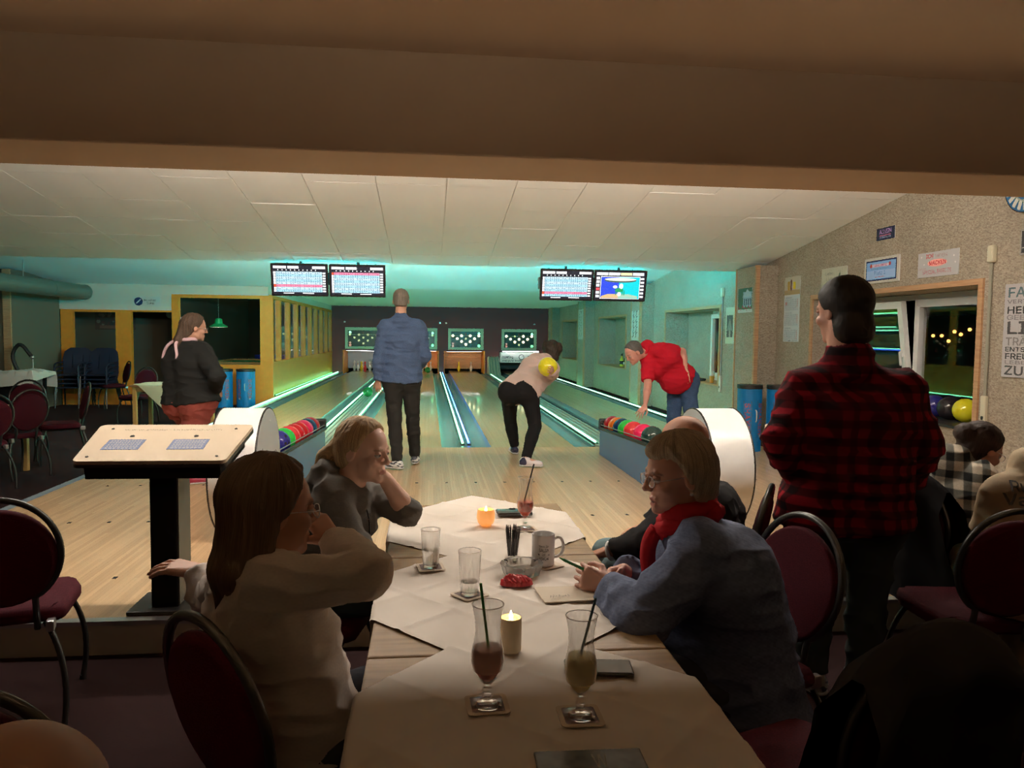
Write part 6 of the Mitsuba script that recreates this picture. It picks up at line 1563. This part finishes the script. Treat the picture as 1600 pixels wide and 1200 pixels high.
def cmat(name, c, rough=0.9, vary=0.12, f=220.0, **kw):
    lo, hi = tuple(float(x) * (1 - vary) for x in c), tuple(min(float(x) * (1 + vary), 1.0) for x in c)
    return material(name, proc(lambda p, n, uv: mix(lo, hi, noise(p.x * f, p.y * f, p.z * f) * 0.6 + fbm(p.x * 12, p.y * 12, p.z * 12, 2) * 0.4)), rough, spec=0.2, **kw)
def shirt(mat, g=0.014, hem=0.10, cuffs=(0.98, 0.98), collar=0.062, ch=0.035, amp=0.008, freq=9.0, seed=1, name='shirt', label=None, res=None, hood=False, stretch=(1, 1, 1), hemdir=None):
    def go(e):
        F = Field(); J = e['J']
        e['torso'](F, g, hem=(e['pel'] + (hemdir if hemdir is not None else -e['spine'] * hem)))
        e['arm'](F, 'L', g * 0.9, cuffs[0]); e['arm'](F, 'R', g * 0.9, cuffs[1])
        nb, sp = J['neck'], e['spine']
        ax = unit(e['H'](0, -0.02, -0.06) - nb) if collar else sp
        if collar: F.cone(nb - ax * 0.05, nb + ax * ch, collar + 0.028, collar, 0.012, cap=True)
        if hood:
            b = nb - e['fwd'] * 0.055
            for q in np.linspace(-1.2, 1.2, 7):
                o = b + (e['rs'] * math.sin(q) - e['fwd'] * math.cos(q) * 0.7) * 0.075 - ax * 0.01
                F.ell(o, V(0.04, 0.04, 0.045), None, 0.03)
            F.ell(b - e['fwd'] * 0.07 - ax * 0.06, V(0.085, 0.045, 0.07), np.stack([e['rs'], e['fwd'], sp], 1), 0.03)
        m = wrinkle(surface(F, res or e['res'] * 1.5), amp, freq, seed, stretch)
        return obj(name, m, mat, e['key'], smooth=True, label=label)
    return go
def trousers(mat, g=0.012, amp=0.007, seed=4, name='trousers', label=None, capz=True):
    def go(e):
        F = Field(); o = 0.07 * e['B']['mass']
        for s_ in (-1, 1):
            F.cone(e['waist'] * 0.35 + e['pel'] * 0.65 + e['rt'] * s_ * o, e['pel'] + e['rt'] * s_ * o, 0.092 * e['B']['mass'], 0.105 * e['B']['mass'] * e['B']['hip'] + g * 0.35, 0.04)
        F.cone(e['J']['hipL'] - e['spine'] * 0.03, e['J']['hipR'] - e['spine'] * 0.03, 0.098 * e['B']['mass'], 0.098 * e['B']['mass'], 0.05)
        e['leg'](F, 'L', g, True, 0.05); e['leg'](F, 'R', g, True, 0.05)
        if e['B'].get('seat'):
            for s_ in (-1, 1): F.ell(e['pel'] + e['rt'] * s_ * 0.075 * e['B']['mass'] - e['fwd'] * 0.05 - e['spine'] * 0.06, V(0.10, 0.10, 0.11) * e['B']['seat'] + g, None, 0.05)
        obj(name, wrinkle(surface(F, e['res'] * 1.8), amp, 8.0, seed), mat, e['key'], smooth=True, label=label)
    return go
def shoes(mat, sole=None, label=None):
    def go(e):
        for s_ in 'LR':
            A, Tt = e['J']['an' + s_], e['J']['toe' + s_]
            d = Tt - A; d[2] = 0; d = unit(d); zf = A[2] - 0.085
            base = np.array([A[0], A[1], zf])
            F = Field()
            F.cone(base - d * 0.035 + V(0, 0, 0.045), base + d * 0.15 + V(0, 0, 0.028), 0.040, 0.036, 0.02)
            F.cone(base + V(0, 0, 0.05), base + V(0, 0, 0.10), 0.045, 0.044, 0.03, cap=True)
            F.cut(base + V(0, 0, 0.012), V(0, 0, -1), 0.004)
            k = obj('shoe', surface(F, 0.009), mat, e['key'], smooth=True, label=label)
            G = Field().cone(base - d * 0.035 + V(0, 0, 0.03), base + d * 0.152 + V(0, 0, 0.025), 0.044, 0.039, 0.02).cut(base + V(0, 0, 0.0015), V(0, 0, -1), 0.002).cut(base + V(0, 0, 0.018), V(0, 0, 1), 0.002)
            obj('sole', surface(G, 0.008), sole or M['white'], k, smooth=40)
    return go
RX = JOINTS
# 1 the man in the denim shirt, watching his lane
def hair_short(color, th=0.010, front=0.060, side=-0.012, back=-0.070, amp=0.0025):
    def go(e): hair_mesh(e, cap_field(e, th, front, side, back), color, amp, flow=(1, 1, 3), freq=90)
    return go
M['denim_shirt'] = cmat('denim_shirt', (0.062, 0.100, 0.185), vary=0.28)
M['dark_jeans'] = cmat('dark_jeans', (0.018, 0.018, 0.017))
M['sneaker'] = material('sneaker', proc(lambda p, n, uv: mix((0.06, 0.065, 0.08), (0.58, 0.58, 0.56), smoothstep(0.42, 0.5, noise(p.x * 34 + p.z * 20, p.y * 34, p.z * 60)))), 0.5)
J = RX['denim']
person('man seen from behind in a blue denim shirt and black jeans', J, dict(mass=1.08, arm=1.1), hair=hair_short((0.15, 0.13, 0.105), 0.007, 0.06, -0.02, -0.062),
       tops=(shirt(M['denim_shirt'], 0.016, 0.045, seed=2, amp=0.010, freq=7, stretch=(1, 1, 1.8), label='blue denim shirt'), trousers(M['dark_jeans'], label='black jeans'), shoes(M['sneaker'], label='white and grey trainer')),
       hands=dict(L=dict(d=unit(V(0.0, 0.10, -1)), n=V(0.5, 0.9, 0), side=-1, curl=0.28, thumb=0.3), R=dict(d=unit(V(-0.8, 0.5, -0.2)), n=V(-0.3, -0.6, -0.7), side=1, curl=0.4)))
# 2 the woman bowling
def hair_curly(e):
    F = cap_field(e, 0.030, 0.050, -0.005, -0.10)
    H = e['H']
    for k in range(16):
        a = k * 2.4; F.ell(H(0.085 * math.cos(a), -0.045 + 0.06 * math.sin(a), 0.03 + 0.05 * math.sin(k * 1.7)), V(0.04, 0.04, 0.04), None, 0.012)
    F.ell(H(0.02, -0.06, -0.09), V(0.08, 0.06, 0.07), None, 0.02)
    hair_mesh(e, F, (0.030, 0.020, 0.015), 0.008, freq=60)
M['pink_top'] = cmat('pink_top', (0.56, 0.42, 0.38), vary=0.05)
M['leggings'] = cmat('leggings', (0.006, 0.006, 0.007), vary=0.2)
M['bowling_shoe'] = material('bowling_shoe', proc(lambda p, n, uv: mix((0.02, 0.02, 0.05), (0.60, 0.55, 0.55), smoothstep(0.40, 0.46, noise(p.x * 13 + 2, p.y * 13, p.z * 9)))), 0.4)
person('woman bending forward in a pale pink top, swinging a yellow ball', RX['bowler'], dict(mass=1.12, hip=1.12, leg=1.12, arm=1.15, seat=1.0, bust=0.4), hair=hair_curly,
       tops=(shirt(M['pink_top'], 0.018, 0.03, (0.98, 0.9), seed=3, amp=0.010, freq=6, label='pale pink top'), trousers(M['leggings'], 0.008, 0.003, label='black leggings', name='leggings'), shoes(M['bowling_shoe'], label='pale bowling shoe')),
       hands=dict(L=dict(d=unit(V(0.3, 0.7, -0.4)), n=V(0, -0.3, -1), side=-1, curl=0.2), R=dict(d=unit(V(-0.25, -0.9, 0.1)), n=V(-0.9, 0.3, 0.2), side=1, curl=0.35, thumb=0.2)))
# 3 the woman in the black pullover
def hair_long_black(e):
    F = cap_field(e, 0.014, 0.050, -0.02, -0.10); H = e['H']
    F.cone(H(0, -0.085, 0.00), H(0.01, -0.13, -0.13), 0.055, 0.038, 0.03); F.cone(H(0.01, -0.13, -0.13), H(0.02, -0.14, -0.20), 0.036, 0.016, 0.02)
    hair_mesh(e, F, (0.07, 0.046, 0.032), 0.006)
    # pink scarf with two hanging ends
    nb, ax = e['J']['neck'], unit(e['H'](0, -0.02, -0.06) - e['J']['neck'])
    ring = [nb + ax * 0.015 + (e['rs'] * math.cos(t) + e['fwd'] * math.sin(t)) * 0.078 for t in np.linspace(0, 2 * PI, 25)[:-1]]
    sc = obj('scarf', tube(ring, 0.020, 8, closed=True), M['scarf_pink'], e['key'], smooth=True, label='pale pink neck scarf')
    for s_ in (-0.55, 0.45):
        p0 = nb - e['fwd'] * 0.085 + e['rs'] * s_ * 0.05
        pts = [p0, p0 - e['fwd'] * 0.055 + e['rs'] * s_ * 0.05 - V(0, 0, 0.035), p0 - e['fwd'] * 0.072 + e['rs'] * s_ * 0.13 - V(0, 0, 0.10), p0 - e['fwd'] * 0.080 + e['rs'] * s_ * 0.15 - V(0, 0, 0.17)]
        obj('scarf_end', tube(smoothpath(pts), 0.014, 8), M['scarf_pink'], sc, smooth=True)
    obj('hair_clip', rbox(-0.02, 0.02, -0.006, 0.006, -0.008, 0.008, 0.004).apply_translation(H(-0.03, -0.11, 0.075)), M['steel'], e['key'])
M['scarf_pink'] = material('scarf_pink', (0.62, 0.42, 0.45), 0.7)
M['knit_black'] = cmat('knit_black', (0.012, 0.013, 0.013), vary=0.3)
M['rust'] = cmat('rust', (0.24, 0.055, 0.042), vary=0.12)
M['red_shoe'] = material('red_shoe', (0.35, 0.03, 0.06), 0.4)
person('woman in a black pullover and rust red trousers walking past the left tables', RX['black'], dict(mass=1.42, hip=1.08, leg=1.45, arm=1.25, bust=0.7, belly=0.13, seat=1.15), hair=hair_long_black, glasses=M['steel'],
       tops=(shirt(M['knit_black'], 0.020, 0.05, (0.94, 0.94), 0.070, 0.01, seed=5, amp=0.012, freq=6, label='black pullover', name='pullover'), trousers(M['rust'], 0.014, 0.012, label='rust red trousers'), shoes(M['red_shoe'], label='red shoe')),
       hands=dict(R=dict(d=unit(V(0.35, 0.5, -0.75)), n=V(-0.6, 0.6, 0.1), side=1, curl=0.8, thumb=0.6), L=dict(d=unit(V(0.3, 0.5, -0.7)), n=V(0.6, -0.5, 0), side=-1, curl=0.5)))
# 4 the man in the red polo shirt
M['polo'] = cmat('polo', (0.50, 0.012, 0.028), vary=0.10)
M['jeans'] = cmat('jeans', (0.045, 0.085, 0.17), vary=0.30)
def belt(e):
    q = np.linspace(0, 2 * PI, 33)[:-1]; c = e['waist'] * 0.30 + e['pel'] * 0.70
    obj('belt', tube([c + (e['rt'] * math.cos(t) * 0.205 + e['fwd'] * math.sin(t) * 0.138) for t in q], 0.016, 6, closed=True), M['black'], e['key'], smooth=True)
    obj('polo_collar', tube([e['J']['neck'] + (e['rs'] * math.cos(t) + e['fwd'] * math.sin(t)) * 0.070 + e['spine'] * 0.018 for t in np.linspace(0.9, 2 * PI - 0.9 + 0.6, 24)], 0.014, 8), M['polo'], e['key'], smooth=True)
person('man in a red polo shirt and jeans bending over the right ball rack', RX['redm'], dict(mass=1.22, belly=0.15, arm=1.2, leg=1.1, seat=1.0), hair=hair_short((0.10, 0.095, 0.09), 0.006, 0.075, -0.005, -0.055), skin=(0.56, 0.27, 0.21),
       tops=(shirt(M['polo'], 0.014, -0.07, (0.40, 0.40), 0.064, 0.03, seed=6, amp=0.009, freq=7, label='red polo shirt', name='polo_shirt'), trousers(M['jeans'], 0.012, 0.009, label='blue jeans'), shoes(M['black']), belt),
       hands=dict(R=dict(d=unit(V(-0.55, -0.2, -0.65)), n=V(-0.2, 0.3, -0.9), side=1, curl=0.25, spread=0.3, thumb=0.2), L=dict(d=unit(V(0.08, 0.0, -1)), n=V(0.3, 0.9, 0.1), side=-1, curl=0.25)))
# 5 the standing man in the red and black checked shirt
def plaid(c0, c1, c2, w, shear=0.8):
    def fn(p, n, uv):
        a = (p.x + shear * p.y) / w; b = p.z / w + 0.12 * p.x
        def band(t): 
            f = t - dr.floor(t); return smoothstep(0.02, 0.10, f) * (1 - smoothstep(0.48, 0.56, f))
        s_ = band(a) + band(b)
        col = dr.select(s_ < 1, mix(c0, c1, s_), mix(c1, c2, s_ - 1))
        return col * (0.85 + 0.3 * noise(p.x * 300, p.y * 300, p.z * 300))
    return fn
M['plaid_red'] = material('plaid_red', proc(plaid((0.17, 0.005, 0.011), (0.045, 0.003, 0.005), (0.005, 0.003, 0.004), 0.076)), 0.95, spec=0.1)
M['jeans_dark'] = cmat('jeans_dark', (0.020, 0.028, 0.030))
def hair_dense(e):
    F = cap_field(e, 0.014, 0.058, -0.030, -0.110); H = e['H']
    F.ell(H(0, -0.050, -0.066), V(.084, .058, .078) * e['hs'], e['R3'], 0.03)
    hair_mesh(e, F, (0.007, 0.006, 0.006), 0.002, flow=(1, 1, 3), freq=90)
def watch(s_, mat):
    def go(e):
        E, W = e['J']['el' + s_], e['J']['wr' + s_]; d = unit(W - E); a = unit(np.cross(d, V(0, 0.2, 1))); b = np.cross(d, a)
        k = obj('watch_strap', tube([W - d * 0.02 + (a * math.cos(t) + b * math.sin(t)) * 0.034 for t in np.linspace(0, 2 * PI, 21)[:-1]], 0.008, 6, closed=True), mat, e['key'], smooth=True)
        obj('watch_case', cyl(W - d * 0.02 + a * 0.036, W - d * 0.02 + a * 0.046, 0.018, 16), M['steel'], k)
    return go
person('tall standing man in a red and black checked shirt', RX['plaid'], dict(mass=1.44, belly=0.17, arm=1.50, leg=1.25, neck=1.45, sh=1.25), hair=hair_dense, res=0.008, skin=(0.40, 0.21, 0.15), head_s=1.15,
       tops=(shirt(M['plaid_red'], 0.020, 0.06, (0.98, 0.98), 0.084, 0.050, seed=8, amp=0.016, freq=5, label='red and black checked shirt'), trousers(M['jeans_dark'], 0.014, 0.010, label='dark jeans'), shoes(M['sneaker']), watch('L', M['black'])),
       hands=dict(L=dict(d=unit(V(0.3, 0.25, -0.9)), n=V(0.8, 0.3, 0), side=-1, curl=0.5), R=dict(d=unit(V(-0.3, 0.3, -0.9)), n=V(-0.8, 0.3, 0), side=1, curl=0.5)))
# 6 the woman with long brown hair at the near left of the table
def hair_long_brown(e):
    F = cap_field(e, 0.020, 0.054, -0.008, -0.09); H = e['H']
    for x, y, w in ((-0.05, -0.055, 0.042), (0.0, -0.068, 0.045), (0.05, -0.055, 0.042)):
        F.cone(H(x, y, 0.01), H(x * 1.15, y - 0.03, -0.14), w, w * 0.95, 0.03); F.cone(H(x * 1.15, y - 0.03, -0.14), H(x * 1.25, y - 0.035, -0.235), w * 0.95, w * 0.45, 0.03)
    F.cone(H(0.075, -0.03, -0.03), H(0.085, -0.045, -0.16), 0.024, 0.018, 0.02)
    F.cone(H(-0.075, -0.02, 0.0), H(-0.085, -0.03, -0.20), 0.030, 0.022, 0.02)
    hair_mesh(e, F, (0.06, 0.038, 0.023), 0.007, flow=(1, 1, 8), label='long brown hair')
    obj('hair_clip', rbox(-0.030, 0.030, -0.008, 0.008, -0.012, 0.012, 0.006).apply_transform(np.vstack([np.c_[e['R3'], H(0.0, -0.120, 0.045)], [0, 0, 0, 1]])), M['black'], e['key'])
M['pale_knit'] = cmat('pale_knit', (0.60, 0.54, 0.49), vary=0.10)
M['skirt_dark'] = cmat('skirt_dark', (0.02, 0.022, 0.03))
person('woman with long brown hair in a pale knit top, seated nearest at the left', RX['w6'], dict(mass=1.08, arm=1.08, bust=0.5), hair=hair_long_brown, glasses=M['steel'], res=0.0055, smile=1,
       tops=(shirt(M['pale_knit'], 0.014, 0.10, (0.98, 0.98), 0.075, 0.0, seed=11, amp=0.007, freq=11, label='pale knit top', name='pullover'), trousers(M['skirt_dark']), shoes(M['black'])),
       hands=dict(R=dict(d=unit(V(-0.55, 0.35, 0.55)), n=V(-0.4, 0.4, -0.8), side=1, curl=0.7, thumb=0.5), L=dict(d=unit(V(-0.95, 0.15, 0.15)), n=V(-0.1, 0.2, -1), side=-1, curl=0.3)))
# 7 the girl with the pony tail
def hair_pony(e):
    F = cap_field(e, 0.012, 0.060, 0.002, -0.075); H = e['H']
    F.cone(H(0, -0.105, 0.02), H(0.02, -0.16, -0.05), 0.030, 0.032, 0.02); F.cone(H(0.02, -0.16, -0.05), H(0.06, -0.19, -0.17), 0.032, 0.014, 0.02)
    hair_mesh(e, F, (0.40, 0.27, 0.14), 0.004, flow=(1, 1, 2), freq=70, label='blond hair tied back')
M['hoodie'] = cmat('hoodie', (0.115, 0.110, 0.100), vary=0.15)
def zipper(e):
    p = e['chest'] + e['fwd'] * 0.135
    obj('drawstring', tube(smoothpath([e['J']['neck'] + e['fwd'] * 0.085 - e['spine'] * 0.04, p + e['spine'] * 0.0 + e['fwd'] * 0.01, p - e['spine'] * 0.12 + e['fwd'] * 0.012]), 0.003, 6), M['black'], e['key'], smooth=True)
person('blond girl in a grey hooded jacket resting her chin on her hand', RX['girl'], dict(mass=0.88, arm=0.92, sleeves=0), hair=hair_pony, res=0.0055, head_s=0.98, skin=(0.70, 0.44, 0.33), brow=(0.30, 0.18, 0.10),
       tops=(shirt(M['hoodie'], 0.016, 0.06, (0.56, 0.62), 0.070, 0.0, seed=13, amp=0.010, freq=9, label='grey hooded jacket', name='hooded_jacket', hood=True), trousers(M['jeans_dark']), shoes(M['black']), zipper),
       hands=dict(L=dict(d=unit(V(-0.42, -0.18, 0.85)), n=V(-0.8, -0.2, -0.3), side=-1, curl=0.75, thumb=0.4), R=dict(d=unit(V(0.9, 0.1, -0.1)), n=V(0, 0, -1), side=1, curl=0.3)))
# 8 the woman with short grey hair
def hair_grey(e):
    F = cap_field(e, 0.022, 0.046, 0.022, -0.090); H = e['H']
    F.ell(H(0, 0.04, 0.085), V(.062, .055, .040), e['R3'], 0.03); F.ell(H(0, -0.07, -0.02), V(.075, .06, .075), e['R3'], 0.03)
    hair_mesh(e, F, (0.30, 0.235, 0.16), 0.008, flow=(1, 1, 2), freq=50, label='short grey blond hair')
    nb = e['J']['neck']; ax = unit(H(0, -0.02, -0.06) - nb)
    for k, (rr, o, w) in enumerate(((0.075, 0.028, 0.026), (0.086, -0.004, 0.028))):
        obj('scarf', wrinkle(tube([nb + ax * (o + 0.010 * math.sin(3 * t + k)) + (e['rs'] * math.cos(t) + e['fwd'] * math.sin(t)) * rr for t in np.linspace(0, 2 * PI, 49)[:-1]], w, 12, closed=True), 0.008, 22, k), M['scarf_red'], e['key'], smooth=True, label='red neck scarf')
    p = nb + e['fwd'] * 0.105
    obj('scarf_end', tube(smoothpath([p, p + e['fwd'] * 0.03 - V(0, 0, 0.06), p + e['fwd'] * 0.02 - V(0, 0, 0.15), p + e['fwd'] * 0.0 - V(0, 0, 0.24)]), 0.026, 10), M['scarf_red'], e['key'], smooth=True)
    obj('earring', trimesh.creation.icosphere(2, 0.006).apply_translation(H(-0.088, -0.004, -0.046)), M['steel'], e['key'], smooth=True)
M['scarf_red'] = cmat('scarf_red', (0.36, 0.016, 0.022))
def knit(p, n, uv):
    rib = 0.5 + 0.5 * dr.sin((p.x * 0.5 + p.y * 0.3 + p.z) * 620)
    a = fbm(p.x * 90, p.y * 90, p.z * 90, 2)
    return mix((0.05, 0.066, 0.115), (0.115, 0.14, 0.215), a * 0.9 + rib * 0.1)
M['knit_blue'] = material('knit_blue', proc(knit), 0.95, spec=0.1, sheen=0.4)
person('elderly woman with grey hair and red scarf in a blue pullover', RX['gran'], dict(mass=1.38, arm=1.35, bust=0.9, belly=0.17), hair=hair_grey, glasses=M['steel'], res=0.0055, skin=(0.50, 0.27, 0.20), mouth_open=0.008,
       tops=(shirt(M['knit_blue'], 0.020, 0.10, (0.96, 0.96), 0.070, 0.01, seed=17, amp=0.011, freq=7, label='blue knitted pullover', name='pullover'), trousers(M['skirt_dark'], 0.014), shoes(M['black'])),
       hands=dict(L=dict(d=unit(V(-0.75, 0.45, 0.18)), n=V(0.35, 0.85, -0.3), side=-1, curl=0.75, thumb=0.8), R=dict(d=unit(V(-0.75, -0.45, -0.05)), n=V(0.25, -0.75, -0.5), side=1, curl=0.65, thumb=0.6)))
w = np.array(RX['gran']['wrL'])
pn = thing('pen', 'dark green pen held by the woman in the blue pullover', 'pen')
pc = w + V(-0.085, 0.055, 0.045); pd_ = unit(V(-0.85, 0.0, 0.42))
obj('barrel', cyl(pc - pd_ * 0.06, pc + pd_ * 0.055, 0.005, 10), material('pen_green', (0.012, 0.12, 0.03), 0.3), pn, smooth=40)
obj('tip', cyl(pc + pd_ * 0.0552, pc + pd_ * 0.072, 0.005, 10, 0.0012), M['straw_green'], pn, smooth=40)
# 9 the bald man
M['pull_black'] = cmat('pull_black', (0.008, 0.008, 0.009))
M['jeans_light'] = cmat('jeans_light', (0.13, 0.19, 0.20))
person('bald man in a black pullover, mostly behind the woman in blue', RX['bald'], dict(mass=1.18, arm=1.15, belly=0.12), res=0.0055, skin=(0.42, 0.20, 0.12),
       tops=(shirt(M['pull_black'], 0.016, 0.08, (0.90, 0.96), 0.066, 0.03, seed=19, amp=0.009, freq=7, label='black pullover', name='pullover'), trousers(M['jeans_light'], label='pale jeans'), shoes(M['black']), watch('L', M['white'])), glasses=M['steel'],
       hands=dict(L=dict(d=unit(V(-0.93, 0.15, -0.30)), n=V(-0.2, 0, -1), side=-1, curl=0.16, spread=0.2, thumb=0.1), R=dict(d=unit(V(-0.9, 0, -0.3)), n=V(0, -0.2, -1), side=1, curl=0.3)))
# 10 the woman in the black and white checked shirt
def hair_bun(e):
    F = cap_field(e, 0.014, 0.055, -0.006, -0.08); H = e['H']
    F.ell(H(0, -0.125, 0.035), V(.052, .045, .050), e['R3'], 0.015)
    hair_mesh(e, F, (0.022, 0.013, 0.010), 0.004, flow=(1, 1, 2), freq=70, label='dark hair in a bun')
M['plaid_white'] = material('plaid_white', proc(plaid((0.42, 0.37, 0.29), (0.10, 0.10, 0.085), (0.010, 0.011, 0.011), 0.085, -0.6)), 0.95, spec=0.1)
person('woman with a dark bun in a black and white checked shirt', RX['check'], dict(mass=1.06, arm=1.15, bust=0.3), hair=hair_bun, glasses=M['steel'], res=0.007, skin=(0.48, 0.25, 0.17),
       tops=(shirt(M['plaid_white'], 0.018, 0.08, (0.97, 0.97), 0.072, 0.03, seed=23, amp=0.014, freq=6, label='black and white checked shirt'), trousers(M['jeans_dark']), shoes(M['black'])))
# 11 the person at the right edge, in a printed beige shirt
M['beige_shirt'] = cmat('beige_shirt', (0.42, 0.33, 0.22), vary=0.08)
M['beige_pants'] = cmat('beige_pants', (0.30, 0.25, 0.17), vary=0.08)
def back_print(e):
    P = Print(); k = (0.02, 0.018, 0.015)
    P.text('Rue', -0.160, 0.080, 0.044, k, width=0.10); P.text('Valoux', -0.185, 0.028, 0.044, k, width=0.21)
    for q in range(4): P.poly(sg.Polygon([(-0.16 + q * 0.06, -0.11), (-0.13 + q * 0.06, -0.05), (-0.10 + q * 0.06, -0.11)]), (0.08, 0.07, 0.06))
    m, c = P.mesh(); v = m.vertices.copy()
    # laid on the back of the shirt
    o = e['chest'] + e['spine'] * 0.03; F = Field(); e['torso'](F, 0.020, hem=e['pel'] - e['spine'] * 0.08)
    p = o + v[:, :1] * e['rs'] + v[:, 1:2] * e['spine'] - e['fwd'] * 0.25
    for _ in range(14): p = p + e['fwd'] * np.clip(F(p) * 0.8, -0.05, 0.05)[:, None]
    m.vertices = p - e['fwd'] * 0.016
    obj('lettering', m, M['vcol'], e['key'], color=c, label='dark lettering on the back')
person('person at the right edge in a beige shirt with lettering', RX['beige'], dict(mass=1.02, arm=1.0), hair=hair_short((0.05, 0.035, 0.025)), res=0.009,
       tops=(shirt(M['beige_shirt'], 0.016, 0.10, (0.45, 0.45), 0.068, 0.02, seed=29, amp=0.006, freq=6, label='beige printed shirt'), trousers(M['beige_pants'], 0.022, 0.014, label='beige trousers'), shoes(M['black']), back_print))
# 12 the bald head at the lower left edge
person('person with a bald head at the bottom left edge, in the foreground', RX['edge'], dict(mass=1.05), res=0.009, skin=(0.40, 0.22, 0.14), head_s=1.0,
       tops=(shirt(M['pull_black'], 0.014, 0.08, seed=31, name='pullover'), trousers(M['jeans_dark']), shoes(M['black'])))
